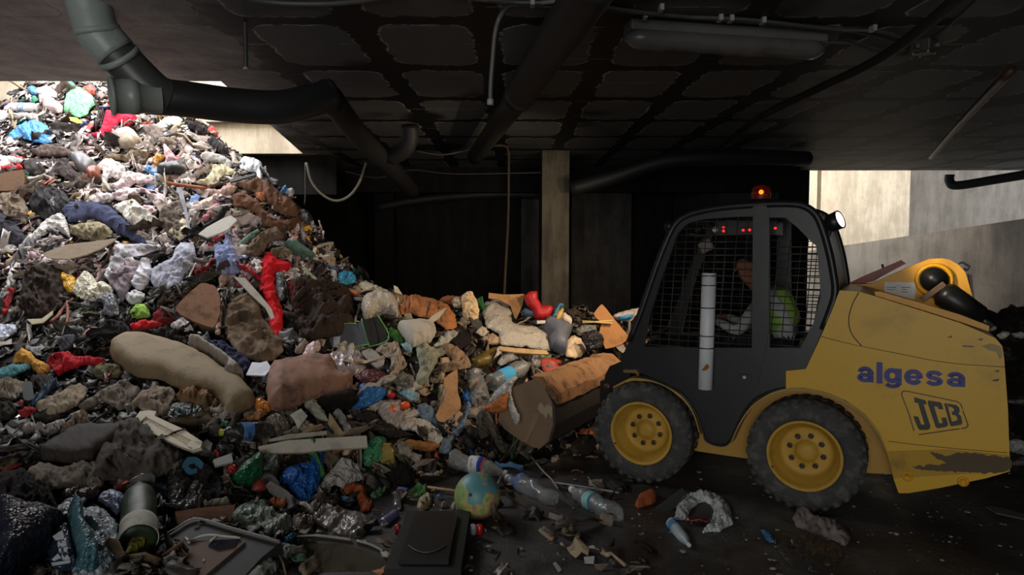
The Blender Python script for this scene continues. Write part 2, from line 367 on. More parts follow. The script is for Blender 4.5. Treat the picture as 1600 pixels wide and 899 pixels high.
# ---------------------------------------------------------------- the skid steer loader
LO = Vector((1.84, 5.536, 0)); LA = math.atan2(.497, -.868)
LF = Vector((math.cos(LA), math.sin(LA), 0)); LL = Vector((-math.sin(LA), math.cos(LA), 0))
def LP(px, py, s):
    """point of the loader (its own X forward, Y left, Z up) seen at a photo pixel, on the upright plane Y=s"""
    p = on_plane(px, py, LO+LL*s, LL)-LO
    return Vector((p.dot(LF), s, p.z))
def LPs(z, pts, s): return [LP(x, y, s) for x, y in zc(z, pts)]
LD = empty('skid_steer_loader', LO, 'yellow and black skid steer loader with algesa lettering and JCB badge, pushing into the heap', 'loader')
LD.rotation_euler = (0, 0, LA)
YEL = mat('paint', (216, 168, 16), (120, 92, 34), da=.4, r=.42)
YEL2 = mat('paint', (222, 160, 18), (60, 45, 25), da=.45, r=.45)
RIMM = mat('paint', (196, 154, 58), (84, 66, 36), da=.6, r=.55)
BLK = mat('paint', (31, 32, 34), (66, 61, 56), da=.35, r=.4)
BLK2 = mat('paint', (26, 27, 28), (56, 54, 52), da=.3, r=.38)
TYR = mat('rubber', (66, 66, 66), (98, 95, 90))
STEEL = mat('paint', (92, 78, 66), (52, 42, 34), da=.8, r=.5, m=.3)
MUDDY = mat('card', (150, 112, 78), (62, 44, 30), da=.85)
GLASSY = mat('clear', (120, 130, 135), op=.10)
def side_prism(name, pts, s0, s1, m, parent=LD, bevel=0):
    bm = bmesh.new(); prism(bm, [(p.x, s0, p.z) for p in pts], (0, s1-s0, 0)); return from_bm(name, bm, m, parent, bevel=bevel)
def side_panel(name, outer, holes, s, th, m, parent=LD):
    me = curve_mesh([[(p.x, p.z) for p in outer]]+[[(p.x, p.z) for p in h] for h in holes], th/2)
    for v in me.vertices: v.co = (v.co.x, s+v.co.z, v.co.y)
    me.flip_normals(); return link(name, me, m, parent, smooth=False)
# wheels
def wheel(X, side, first=None):
    if first:
        c = first.copy(); COL.objects.link(c); c.location = (X, 0, .39); c.parent = LD
        if side < 0: c.scale = (1, -1, 1)
        for ch in first.children:
            d = ch.copy(); COL.objects.link(d); d.parent = c
        return c
    R = Matrix.Rotation(-math.pi/2, 4, 'X')   # lathe Z -> +Y
    bm = bmesh.new()
    add_lathe(bm, [(.235, .50), (.26, .485), (.31, .48), (.355, .495), (.376, .525), (.382, .56), (.382, .68), (.376, .715), (.356, .742), (.31, .757), (.26, .752), (.24, .738), (.232, .72), (.232, .52), (.235, .50)], R, 64)
    n = 30
    for k in range(n):
        for sgn in (0, 1):
            a = 2*math.pi*(k+.5*sgn)/n
            M = Matrix.Rotation(a, 4, 'Y') @ Matrix.Translation((0, .685 if sgn == 0 else .555, .3705)) @ Matrix.Rotation(.45*(1 if sgn == 0 else -1), 4, 'Z')
            add_box(bm, (-.021, -.06, -.02), (.021, .06, .012), M)
    w = from_bm('wheel', bm, TYR, LD, smooth=True); w.location = (X, 0, .39)
    bm = bmesh.new()
    add_lathe(bm, [(.226, .50), (.236, .735), (.246, .748), (.240, .758), (.228, .756), (.219, .735), (.213, .70), (.205, .69), (.196, .665), (.188, .655), (.178, .62), (.165, .605), (.150, .602), (.09, .600), (.072, .612), (.066, .642), (.03, .650), (0, .650)], R, 56)
    rim = from_bm('rim', bm, RIMM, w, smooth=True)
    for k in range(8):
        a = 2*math.pi*(k+.3)/8; bm = bmesh.new()
        add_lathe(bm, [(.021, .598), (.021, .612), (.014, .614), (.0135, .634), (.008, .638), (0, .638)], Matrix.Translation((.113*math.cos(a), 0, .113*math.sin(a))) @ R, 6)
        from_bm('lug_nut', bm, mat('paint', (70, 58, 34), (34, 28, 20), da=.8), w)
    bm = bmesh.new(); add_lathe(bm, [(.006, .757), (.006, .77), (0, .77)], Matrix.Translation((.2, 0, -.1)) @ R, 8)
    from_bm('valve', bm, BLK2, w)
    return w
_rw = LP(1256, 722, .75); _fw = LP(1001, 677, .75)
wr = wheel(_rw.x, 1); wheel(_fw.x, 1, wr); wheel(_rw.x, -1, wr); wheel(_fw.x, -1, wr)
# rear body
SB = .62
P1 = lambda pts, s=SB: LPs('P', pts, s)
body = P1([(1312, 454), (1342, 456), (1370, 464), (1440, 486), (1500, 505), (1536, 520), (1556, 529), (1566, 541), (1569, 560), (1575, 640), (1577, 700), (1578, 737), (1540, 748), (1468, 763), (1420, 771), (1404, 771),
           (1396, 748), (1388, 712), (1374, 676), (1352, 648), (1322, 626), (1287, 612), (1255, 606), (1228, 607), (1228, 580), (1259, 577), (1280, 532), (1299, 488)])
side_prism('engine_body', body, SB, -.60, YEL, bevel=.022)
# raised hood edge strip, side seams, lower bumper band with scrapes
side_prism('hood_edge', P1([(1366, 456), (1376, 456), (1440, 474), (1500, 492), (1546, 510), (1545, 518), (1500, 503), (1440, 484), (1368, 462)], .56), .56, .50, YEL2, bevel=.006)
band = P1([(1388, 706), (1396, 748), (1577, 737), (1578, 712), (1480, 703)], .625)
side_prism('bumper_band', band, .626, .60, mat('paint', (188, 146, 30), (66, 54, 40), da=1.0, r=.6), bevel=.006)
scr = P1([(1455, 706), (1476, 712), (1510, 708), (1577, 716), (1578, 736), (1545, 740), (1490, 738), (1440, 735), (1424, 730), (1450, 728), (1480, 724), (1462, 716)], .632)
_e = resample([(p.x*400, p.z*400) for p in scr], 3); scr = [Vector(((x+5*noise.noise((x*.12, y*.12, 3))+3*noise.noise((x*.4, y*.4, 3)))/400, 0, (y+5*noise.noise((x*.12, y*.12, 9))+3*noise.noise((x*.4, y*.4, 9)))/400)) for x, y in _e]
side_prism('scraped_patch', scr, .6275, .6245, mat('paint', (92, 76, 52), (50, 42, 34), da=1.0, r=.7))
for (x, y) in ((1418, 745), (1505, 753)):
    c = LP(x, y, .622); bm = bmesh.new(); add_lathe(bm, [(.032, 0), (.032, .006), (.022, .010), (.02, .006), (0, .006)], Matrix.Translation((c.x, .62, c.z)) @ Matrix.Rotation(-math.pi/2, 4, 'X'), 20)
    from_bm('bolt', bm, YEL2, LD, smooth=True)
def seam(pts, s=SB+.001, r=.0035, name='panel_seam'):
    tube(name, smooth_path([LP(x, y, s) for x, y in pts], 5), r, BLK2, LD, 6)
seam([(1342, 457), (1331, 478), (1326, 502), (1331, 522), (1346, 541)]); seam([(1283, 526), (1330, 538), (1400, 552), (1480, 567), (1572, 574)], r=.002)
seam([(1388, 690), (1440, 696), (1500, 702), (1574, 708)], r=.002)
# scuff marks and chipped corner
for q in ([(1479, 528), (1488, 524), (1487, 528)], [(1503, 540), (1522, 541), (1520, 543), (1504, 542)], [(1527, 530), (1536, 529), (1534, 533)], [(1552, 580), (1562, 578), (1560, 582)], [(1550, 594), (1561, 592), (1560, 596), (1552, 596)]):
    side_prism('paint_chip', P1(q, .622), .6225, .619, STEEL)
side_prism('chipped_corner', P1([(1534, 541), (1548, 537), (1564, 541), (1567, 556), (1562, 561), (1556, 550), (1546, 548)], .622), .6225, .617, mat('card', (176, 158, 120), (80, 66, 44), da=.9))
# inner chassis plate, wheel arch lining and belly
side_prism('chassis', LPs('P', [(958, 604), (975, 592), (1000, 588), (1240, 596), (1330, 622), (1392, 700), (1400, 742), (1300, 736), (1160, 716), (1080, 704), (965, 690)], .46), .46, -.46, mat('paint', (186, 142, 60), (96, 74, 46), da=.6, r=.6))
arch = [(1142, 690), (1156, 660), (1172, 637), (1192, 621), (1214, 611), (1240, 606.5), (1270, 609), (1300, 617), (1330, 632), (1355, 652), (1374, 678), (1388, 710)]
def flange(name, pts, s0, s1, m, th=.012):
    bm = bmesh.new(); A = smooth_path([LP(x, y, s0) for x, y in pts], 4); r0 = None
    for p in A:
        r = [bm.verts.new((p.x, s, p.z+dz)) for s, dz in ((s0, 0), (s1, 0), (s1, th), (s0, th))]
        if r0:
            for k in range(4): bm.faces.new((r0[k], r0[(k+1) % 4], r[(k+1) % 4], r[k]))
        else: bm.faces.new(r)
        r0 = r
    bm.faces.new(r0); return from_bm(name, bm, m, LD, smooth=False)
flange('fender', arch, .63, .44, mat('paint', (170, 138, 74), (90, 74, 50), da=.6, r=.6), -.02)
flange('fender', [(958, 604), (985, 592), (1015, 594), (1045, 606), (1068, 622), (1084, 646), (1093, 676)], .61, .44, mat('paint', (190, 150, 76), (96, 74, 50), da=.6, r=.6), -.02)
# cab sides
SC = .60
cab_up = zc('L', [(190, 600), (228, 505), (262, 405), (300, 298), (335, 215), (358, 178), (390, 154), (440, 138), (520, 124), (640, 114), (760, 111), (815, 120), (855, 150), (880, 205), (904, 290), (919, 370), (924, 420), (914, 470), (880, 560)])
cab_lo = [(1259, 577), (1228, 580), (1228, 606), (1208, 611), (1182, 622), (1168, 638), (1156, 656), (1142, 684), (1136, 694), (1126, 697), (1110, 694), (1101, 686), (1099, 676), (1090, 652), (1076, 628), (1060, 612), (1032, 598), (1004, 587), (986, 580), (972, 574), (971, 560)]
outer = LPs('P', cab_up+cab_lo, SC)
h1 = LPs('L', [(400, 180), (460, 165), (560, 158), (632, 156), (628, 625), (240, 622), (265, 505), (300, 390), (335, 290), (362, 215)], SC)
h2 = LPs('L', [(690, 160), (745, 160), (790, 196), (840, 248), (858, 262), (868, 380), (872, 440), (845, 540), (800, 625), (690, 625)], SC)
side_panel('cab_side', outer, [h1, h2], SC-.015, .03, BLK)
far = [Vector((p.x, 0, p.z)) for p in outer]
side_panel('cab_side', far, [[Vector((p.x, 0, p.z)) for p in h1], [Vector((p.x, 0, p.z)) for p in h2]], -.47, .03, BLK2)
# door leaf edge, hinge post and door line
hoop = smooth_path([LP(x, y, SC) for x, y in cab_up], 3)
tube('roll_bar', [Vector((p.x, SC-.005, p.z)) for p in hoop], .026, BLK, LD, 10)
tube('roll_bar', [Vector((p.x, -.48, p.z)) for p in hoop], .026, BLK2, LD, 10)
post = LPs('L', [(632, 118), (676, 112), (690, 140), (688, 560), (650, 760), (640, 760), (628, 620)], SC+.004)
side_prism('door_post', post, SC+.018, SC-.012, BLK, bevel=.006)
tube('door_seal', smooth_path([LP(x, y, SC+.012) for x, y in [(1000, 585), (1032, 598), (1060, 612), (1076, 628), (1090, 652), (1099, 676), (1104, 690), (1126, 697), (1140, 690), (1156, 656), (1170, 634), (1182, 622), (1208, 611), (1232, 606)]], 4), .008, BLK2, LD, 8)
hp = LP(1163, 590, SC+.02); box('door_handle', (hp.x-.05, SC-.0, hp.z-.022), (hp.x+.05, SC+.016, hp.z+.022), BLK2, LD, bevel=.006)
bm = bmesh.new(); add_lathe(bm, [(.012, 0), (.012, .006), (0, .006)], Matrix.Translation((hp.x, SC+.016, hp.z)) @ Matrix.Rotation(-math.pi/2, 4, 'X'), 14); from_bm('lock', bm, mat('paint', (170, 170, 170), m=.8), LD)
# wire mesh guards
def inside(poly, x, z):
    c = False; n = len(poly)
    for i in range(n):
        a, b = poly[i], poly[(i+1) % n]
        if (a.z > z) != (b.z > z) and x < (b.x-a.x)*(z-a.z)/(b.z-a.z)+a.x: c = not c
    return c
def guard(poly, s, m):
    bm = bmesh.new(); xs = [p.x for p in poly]; zs = [p.z for p in poly]
    def run(fixed, lo, hi, horiz):
        n = 160; st = None
        for i in range(n+1):
            t = lo+(hi-lo)*i/n; x, z = (t, fixed) if horiz else (fixed-.06*(t-lo), t)
            ok = inside(poly, x, z)
            if ok and st is None: st = (x, z)
            if (not ok or i == n) and st is not None:
                e = (x, z)
                if abs(e[0]-st[0])+abs(e[1]-st[1]) > .02: add_tube(bm, [(st[0], s, st[1]), (e[0], s, e[1])], .0042 if horiz else .0036, 5)
                st = None
    z = min(zs)+.02
    while z < max(zs): run(z, min(xs), max(xs), True); z += .050
    x = min(xs)+.03
    while x < max(xs)+.1: run(x, min(zs), max(zs), False); x += .074
    return from_bm('mesh_guard', bm, m, LD, smooth=True)
MG = mat('paint', (58, 57, 56), (96, 88, 80), da=.5, r=.4)
guard(h1, SC-.02, MG)
h2m = LPs('L', [(690, 235), (740, 238), (840, 248), (858, 262), (868, 380), (872, 440), (845, 540), (800, 625), (690, 625)], SC)
guard(h2m, SC-.02, MG)
for hh in (h1, h2): guard([Vector((p.x, 0, p.z)) for p in hh], -.47, BLK2)
# roof, rear screen, front frame and tub
top = [p for p in hoop]
def shell(name, pts, s0, s1, th, m):
    bm = bmesh.new(); r0 = None
    for i, p in enumerate(pts):
        t = (pts[min(i+1, len(pts)-1)]-pts[max(i-1, 0)]).normalized(); nx = Vector((-t.z, 0, t.x))*th
        q = [bm.verts.new((p.x, s0, p.z)), bm.verts.new((p.x, s1, p.z)), bm.verts.new((p.x+nx.x, s1, p.z+nx.z)), bm.verts.new((p.x+nx.x, s0, p.z+nx.z))]
        if r0:
            for k in range(4): bm.faces.new((r0[k], r0[(k+1) % 4], q[(k+1) % 4], q[k]))
        else: bm.faces.new(q)
        r0 = q
    bm.faces.new(r0); return from_bm(name, bm, m, LD)
zt = max(p.z for p in top)
roof = [p for p in top if p.z > zt-.10]
shell('roof', roof, SC-.01, -.47, .03, BLK)
rear = [p for p in top if p.x < min(q.x for q in roof)+.02 and p.z < zt-.06]
bot = LP(1290, 470, SC)
rg = [p for p in rear if p.z > bot.z]
shell('rear_screen', rg, SC-.03, -.45, .006, GLASSY)
tub = [Vector((p.x, 0, p.z)) for p in LPs('P', [(975, 552), (985, 545), (1250, 548), (1258, 577), (1228, 590), (1120, 600), (1110, 640), (1000, 585), (975, 575)], .5)]
side_prism('cab_tub', tub, .565, -.45, BLK2)
fb = [LP(x, y, SC) for x, y in zc('L', [(190, 600), (262, 405), (335, 215)])]
for k, z_ in enumerate((.98, 1.0)):
    p = fb[0] if k == 0 else fb[2]
    tube('front_crossbar', [(p.x, SC-.01, p.z), (p.x, -.47, p.z)], .022, BLK2, LD, 8)
# seat inside
sp = LP(1232, 520, .05)
bm = bmesh.new(); add_box(bm, (-.27, -.23, -.06), (.24, .23, .07), Matrix.Translation((sp.x+.05, .05, .86)))
from_bm('seat', bm, mat('cloth', (34, 34, 36)), LD, bevel=.03)
bm = bmesh.new(); add_box(bm, (-.06, -.22, 0), (.06, .22, .58), Matrix.Translation((sp.x-.20, .05, .90)) @ Matrix.Rotation(-.16, 4, 'Y'))
from_bm('seat_back', bm, mat('cloth', (34, 34, 36)), LD, bevel=.03)
for s_ in (.33, -.22):
    bm = bmesh.new(); add_box(bm, (-.05, -.05, 0), (.24, .05, .16), Matrix.Translation((sp.x+.12, s_, .90))); from_bm('armrest', bm, BLK2, LD, bevel=.02)
    tube('control_lever', [(sp.x+.34, s_, .95), (sp.x+.36, s_, 1.10), (sp.x+.35, s_, 1.15)], [.012, .012, .024], BLK2, LD, 10)
# roof console with its red lamps
cp = LP(1175, 357, .1); box('console', (cp.x-.20, -.1, cp.z-.055), (cp.x+.26, .22, cp.z+.05), BLK2, LD, bevel=.02)
RED = mat('glow', (255, 30, 25), e=4)
for x, y in zc('L', [(525, 196), (525, 208), (595, 205), (618, 204), (710, 198)]):
    p = LP(x, y, .23); bm = bmesh.new(); add_lathe(bm, [(.009, 0), (.009, .006), (.004, .012), (0, .012)], Matrix.Translation((p.x, .22, p.z)) @ Matrix.Rotation(-math.pi/2, 4, 'X'), 10); from_bm('warning_lamp', bm, RED, LD, smooth=True)
p = LP(1117, 359, .23); bm = bmesh.new(); add_lathe(bm, [(.022, 0), (.022, .004), (0, .006)], Matrix.Translation((p.x, .22, p.z)) @ Matrix.Rotation(-math.pi/2, 4, 'X'), 14); from_bm('white_button', bm, mat('card', (210, 208, 205)), LD)
p = LP(1103, 385, .3); bm = bmesh.new(); add_box(bm, (-.05, -.03, -.045), (.05, .03, .045), Matrix.Translation(p) @ Matrix.Rotation(.5, 4, 'Y')); from_bm('interior_mirror', bm, mat('paint', (120, 112, 104)), LD, bevel=.012)
# orange beacon
bp_ = LP(1189, 318, .1)
bm = bmesh.new(); add_lathe(bm, [(.082, -.03), (.085, .0), (.078, .03), (.07, .035), (0, .035)], Matrix.Translation(bp_), 24); bc = from_bm('beacon', bm, BLK2, LD, smooth=True)
bm = bmesh.new(); add_lathe(bm, [(.07, .032), (.072, .07), (.066, .115), (.045, .135), (0, .14)], Matrix.Translation(bp_), 24); from_bm('beacon_lens', bm, mat('clear', (130, 44, 14), op=.28), bc, smooth=True)
bm = bmesh.new(); bmesh.ops.create_icosphere(bm, subdivisions=2, radius=.018, matrix=Matrix.Translation(bp_+Vector((0, 0, .088)))); from_bm('beacon_bulb', bm, mat('glow', (255, 90, 10), e=9), bc, smooth=True)
# rear work light, lit
a = LP(1293, 351, .45); b = LP(1314, 343, .45)
b = Vector((b.x, b.y+.03, b.z)); bm = bmesh.new(); L_ = (b-a).length
add_lathe(bm, [(0, -.0), (.045, 0), (.062, .02), (.066, L_), (.058, L_), (.05, L_-.01), (0, L_-.015)], frame_to(a, b), 24); wl = from_bm('rear_work_light', bm, BLK2, LD, smooth=True)
bm = bmesh.new(); add_lathe(bm, [(.058, L_-.004), (.03, L_+.002), (0, L_+.004)], frame_to(a, b), 24); from_bm('light_lens', bm, mat('glow', (255, 232, 200), e=9), wl, smooth=True)
tube('light_bracket', [a+Vector((-.01, 0, -.01)), LP(1296, 364, .45), LP(1290, 378, .45)], .014, BLK2, LD, 8)
# front work lights: fixtures and the light they throw on the heap
for s_ in (.50, -.38):
    p0 = LP(1060, 352, .5); p0 = Vector((p0.x+.03, s_, p0.z)); p1 = p0+Vector((.07, 0, -.02))
    bm = bmesh.new(); add_lathe(bm, [(0, 0), (.03, 0), (.05, .02), (.055, .07), (.045, .066), (0, .06)], frame_to(p0, p1), 20); fw = from_bm('front_work_light', bm, BLK2, LD, smooth=True)
    bm = bmesh.new(); add_lathe(bm, [(.045, .068), (0, .072)], frame_to(p0, p1), 20); from_bm('light_lens', bm, mat('glow', (255, 214, 150), e=6), fw)
    sl = bpy.data.lights.new('front_beam', 'SPOT'); sl.energy = 85; sl.color = (1, .78, .55); sl.spot_size = math.radians(115); sl.spot_blend = .6; sl.shadow_soft_size = .05
    so = bpy.data.objects.new('front_beam', sl); COL.objects.link(so); so.parent = LD; so.location = p1+Vector((.06, 0, 0))
    so.rotation_euler = Vector((1, -.30, -.33)).to_track_quat('-Z', 'Y').to_euler()
rl = bpy.data.lights.new('rear_beam', 'SPOT'); rl.energy = 75; rl.color = (1, .86, .68); rl.spot_size = math.radians(84); rl.spot_blend = .7; rl.shadow_soft_size = .05
ro = bpy.data.objects.new('rear_beam', rl); COL.objects.link(ro); ro.parent = LD; ro.location = b+(b-a).normalized()*.03
ro.rotation_euler = (Vector((-.80, -.50, .0))).to_track_quat('-Z', 'Y').to_euler()
# boom tower on the far side of the hood
SBm = -.24
boom = LPs('O', [(88, 345), (130, 326), (290, 318), (350, 300), (470, 245), (640, 170), (760, 124), (860, 118), (930, 135), (990, 175), (1040, 230), (1062, 300), (1085, 380), (1105, 440), (1180, 560), (1240, 650), (1000, 700), (700, 560), (340, 440), (200, 400), (88, 380)], SBm)
side_prism('boom_tower', boom, SBm, SBm-.13, YEL2, bevel=.014)
nt_ = LPs('O', [(408, 303), (655, 308), (645, 442), (410, 382)], SBm+.004); npl = side_prism('paper_notice', nt_, SBm+.006, SBm+.001, mat('card', (235, 235, 230), (200, 200, 195)))
for k, (x0, x1, y) in enumerate(((425, 500, 343), (540, 610, 343), (425, 490, 360), (540, 590, 378), (550, 580, 360))):
    q = LPs('O', [(x0, y), (x1, y+2), (x1, y+6), (x0, y+4)], SBm+.008); side_prism('printed_line', q, SBm+.0085, SBm+.005, mat('card', (70, 70, 72)), npl)
rc = LP(*zc('O', [(798, 288)])[0], SBm+.02)
Ry = Matrix.Rotation(-math.pi/2, 4, 'X')
bm = bmesh.new(); add_lathe(bm, [(.128, -.02), (.128, .02), (.118, .034), (.10, .036), (.094, .02)], Matrix.Translation((rc.x, SBm, rc.z)) @ Ry, 32); from_bm('pivot_ring', bm, YEL2, LD, smooth=True)
bm = bmesh.new(); add_lathe(bm, [(.092, 0), (.088, .05), (.05, .056), (.045, .07), (0, .072)], Matrix.Translation((rc.x, SBm, rc.z)) @ Ry, 24); from_bm('pivot_pin', bm, BLK2, LD, smooth=True)
q0 = LP(*zc('O', [(880, 400)])[0], SBm+.14); q1 = LP(*zc('O', [(1140, 575)])[0], SBm+.10)
bm = bmesh.new(); add_tube(bm, [q0-(q1-q0)*.16, q0, q1, q1+(q1-q0)*.14], [.06, .096, .085, .03], 18); from_bm('lift_cylinder', bm, BLK2, LD, smooth=True)
tube('cylinder_rod', [q1, q1+(q1-q0)*.42], .018, mat('paint', (120, 120, 118), m=.7), LD, 10)
q2 = LP(*zc('O', [(700, 445)])[0], SBm+.16); q3 = LP(*zc('O', [(880, 315)])[0], SBm+.16); bm = bmesh.new()
add_box(bm, (-.02, -.02, 0), (.02, .02, (q3-q2).length), frame_to(q2, q3)); from_bm('safety_strut', bm, mat('paint', (118, 84, 50), (60, 40, 26), da=.8), LD, bevel=.004)
redb = LPs('O', [(70, 342), (235, 262), (540, 132), (578, 160), (440, 232), (330, 296), (200, 330)], -.46)
side_prism('red_beam', redb, -.46, -.54, mat('paint', (140, 46, 32), (64, 30, 26), da=.6), bevel=.01)
tube('grab_bolt', [LP(*zc('O', [(400, 200)])[0], -.47), LP(*zc('O', [(392, 165)])[0], -.47)], .01, BLK2, LD, 6)
tube('chain', smooth_path([LP(x, y, -.3) for x, y in zc('O', [(985, 160), (1020, 152), (1040, 165), (1070, 182), (1052, 212), (1030, 196)])], 4), .008, BLK2, LD, 6)
side_prism('tail_plate', LPs('O', [(1066, 245), (1092, 250), (1112, 455), (1088, 400)], -.37), -.37, -.5, mat('paint', (96, 50, 34)), bevel=.004)
# white tube strapped to the cab door
wt = empty('white_tube', (0, 0, 0)); wt.parent = LD
ta = LP(1108, 427, SC+.05); tb = LP(1102, 608, SC+.05)
tubeo = tube('white_tube', [ta, tb], .052, mat('paint', (226, 228, 232), (150, 146, 140), da=.2, r=.4), LD, 20); bpy.data.objects.remove(wt); tubeo.name = 'white_tube'
for y in (431, 446, 481, 525, 544):
    p = LP(1107, y, SC+.05); bm = bmesh.new(); add_lathe(bm, [(.0525, -.004), (.056, -.004), (.056, .004), (.0525, .004)], Matrix.Translation((ta.x+(tb.x-ta.x)*(y-427)/181, p.y, p.z)), 20); from_bm('cable_tie', bm, BLK2, tubeo)
side_prism('brown_stain', LPs('R', [(878, 196), (900, 170), (915, 148), (930, 150), (938, 175), (915, 196)], SC+.104), SC+.1045, SC+.099, mat('card', (150, 100, 40)), tubeo)
# bucket: side plates, curved shell, top bar, coupling
BK = empty('b')
bpl = [(836, 592), (850, 603), (864, 630), (865, 664), (857, 690), (845, 700), (834, 699), (814, 688), (790, 671), (779, 656), (784, 640), (800, 606)]
plate = LPs('P', bpl, .80)
bpy.data.objects.remove(BK)
bsh = LPs('P', [(834, 590), (852, 606), (867, 634), (868, 664), (860, 690), (845, 700), (832, 699), (814, 689), (778, 655)], .80)
bkt = shell('bucket', bsh, .80, -.74, .018, mat('paint', (64, 58, 54), (36, 30, 28), da=.8, r=.6))
side_prism('side_plate', plate, .812, .785, mat('paint', (128, 104, 82), (74, 58, 46), da=.9, r=.6), bkt, bevel=.006)
side_prism('side_plate', [Vector((p.x, 0, p.z)) for p in plate], -.74, -.76, STEEL, bkt)
tb_ = LPs('P', [(830, 588), (848, 590), (868, 616), (870, 634), (852, 608), (838, 594)], .80)
bm = bmesh.new(); prism(bm, [(p.x, .81, p.z) for p in tb_], (0, -1.56, 0)); 
bmesh.ops.subdivide_edges(bm, edges=[e for e in bm.edges if e.calc_length() > .5], cuts=40)
o_ = from_bm('top_bar', bm, MUDDY, bkt)
for v in o_.data.vertices: v.co += Vector((noise.noise(v.co*9), 0, noise.noise(v.co*9+Vector((5, 0, 0)))))*.022
pt = mat('card', (168, 152, 128), (120, 100, 80)); 
for nm, q in (('mud_patch', [(900,400),(920,404),(930,425),(960,410),(990,432),(985,500),(962,470),(945,512),(925,480),(905,474),(888,430)]), ('worn_band', [(860,480),(900,470),(880,540),(840,610),(812,672),(800,668),(830,590)])):
    side_prism(nm, LPs('P', [(x_+2.2*noise.noise((x_*.4, y_*.4, 1)), y_+2.2*noise.noise((x_*.4, y_*.4, 7))) for x_, y_ in resample(zc('K', q), 2)], .82), .816, .811, pt if nm == 'mud_patch' else mat('card', (140, 120, 98), (110, 88, 68), da=.6), bkt)
# lift arm knuckle between bucket and cab
kk = LPs('R', [(140, 215), (170, 160), (240, 130), (300, 160), (330, 230), (300, 290), (240, 320), (170, 360), (120, 340), (120, 300)], .45)
side_prism('coupling', kk, .47, .30, BLK2, bevel=.015); side_prism('coupling', [Vector((p.x, 0, p.z)) for p in kk], -.28, -.45, BLK2, bevel=.015)
c = LP(*zc('R', [(146, 322)])[0], .48); bm = bmesh.new(); add_lathe(bm, [(.028, 0), (.028, .03), (.02, .036), (0, .036)], Matrix.Translation((c.x, .46, c.z)) @ Ry, 18); from_bm('coupling_pin', bm, mat('paint', (80, 66, 56), m=.5), LD, smooth=True)
for s_ in (.38, -.36):
    p0 = LP(962, 600, s_); box('lift_link', (p0.x-.25, s_-.05, p0.z-.22), (p0.x+.12, s_+.05, p0.z+.02), BLK2, LD, bevel=.02)
st = LPs('R', [(272, 188), (380, 188), (396, 215), (392, 240), (370, 212), (280, 210)], .62); side_prism('step_bracket', st, .64, .56, mat('paint', (130, 104, 70), (70, 56, 40), da=.8), bevel=.003)
# lettering and badge on the body side, written as shapes laid on the panel
def text_on(name, s, quad, m, parent, off=0.02, bold=.012, z=.006, spread=1.0):
    cu = bpy.data.curves.new(name, 'FONT'); cu.body = s; cu.offset = bold; cu.space_character = spread; cu.resolution_u = 3; cu.fill_mode = 'FRONT'
    o = bpy.data.objects.new(name, cu); me = bpy.data.meshes.new_from_object(o); bpy.data.objects.remove(o)
    xs = [v.co.x for v in me.vertices]; ys = [v.co.y for v in me.vertices]; x0, x1, y0, y1 = min(xs), max(xs), min(ys), max(ys)
    tl, tr, br, bl = quad
    bm = bmesh.new(); bm.from_mesh(me)
    for v in bm.verts:
        u = (v.co.x-x0)/(x1-x0); w = (v.co.y-y0)/(y1-y0)
        v.co = (bl*(1-u)+br*u)*(1-w)+(tl*(1-u)+tr*u)*w
    r = bmesh.ops.extrude_face_region(bm, geom=bm.faces[:])
    bmesh.ops.translate(bm, verts=[g for g in r['geom'] if isinstance(g, bmesh.types.BMVert)], vec=(0, -z, 0))
    return from_bm(name, bm, m, parent)
NAVY = mat('paint', (44, 48, 132), (70, 66, 110), da=.2); INK = mat('paint', (24, 24, 22), (50, 44, 26), da=.3)
def heavy_text():
    W_ = .20; bm = bmesh.new(); tl, tr, br, bl = LPs('P', [(1338, 563), (1510, 574), (1510, 612), (1338, 604)], SB)
    def arc(cx, cy, rx, ry, a0, a1, n=16): return [(cx+rx*math.cos(math.radians(a0+(a1-a0)*k/n)), cy+ry*math.sin(math.radians(a0+(a1-a0)*k/n))) for k in range(n+1)]
    def rib(x0, pts, w=W_):   # letter box: x in units of x-height, y 0 = baseline, 1 = x-height
        n = len(pts)
        for i in range(n-1):
            (ax, ay), (bx, by) = pts[i], pts[i+1]; L_ = math.hypot(bx-ax, by-ay) or 1e-6; tx, ty = (bx-ax)/L_, (by-ay)/L_; e = w*.18; h_ = w/2
            q = [(ax-tx*e-ty*h_, ay-ty*e+tx*h_), (bx+tx*e-ty*h_, by+ty*e+tx*h_), (bx+tx*e+ty*h_, by+ty*e-tx*h_), (ax-tx*e+ty*h_, ay-ty*e-tx*h_)]
            P_ = []
            for x, y in q:
                u = (x0+x+.05)/5.98; v_ = (y+.30)/1.70; P_.append((bl*(1-u)+br*u)*(1-v_)+(tl*(1-u)+tr*u)*v_)
            prism(bm, [(p.x, SB+.003+.0002*(i % 2), p.z) for p in P_], (0, -.006, 0))
    w = .34
    def a_(x): rib(x, arc(.45, .30, .32, .18, 0, 360), w*.8); rib(x, [(.78, .06), (.78, .66)], w); rib(x, arc(.47, .62, .31, .26, 0, 165), w*.85)
    a_(0); rib(1.15, [(.13, .02), (.13, 1.3)], w)
    rib(1.55, arc(.45, .52, .32, .36, 0, 360), w*.9); rib(1.55, [(.80, .95), (.80, -.02)], w); rib(1.55, arc(.46, -.02, .33, .17, 0, -160), w*.75)
    rib(2.68, arc(.48, .5, .36, .38, 0, 322), w*.9); rib(2.68, [(.2, .5), (.84, .5)], w*.62)
    rib(3.82, arc(.45, .70, .30, .19, 15, 235, 12)+arc(.45, .30, .32, .19, 62, -160, 14), w*.82)
    a_(4.92)
    return from_bm('company_lettering', bm, NAVY, LD)
heavy_text()
def glyph(name, polys, bm_):
    for q in polys:
        prism(bm_, [(p.x, SB+.0025, p.z) for p in LPs('Q', q, SB)], (0, -.006, 0))
bm = bmesh.new()
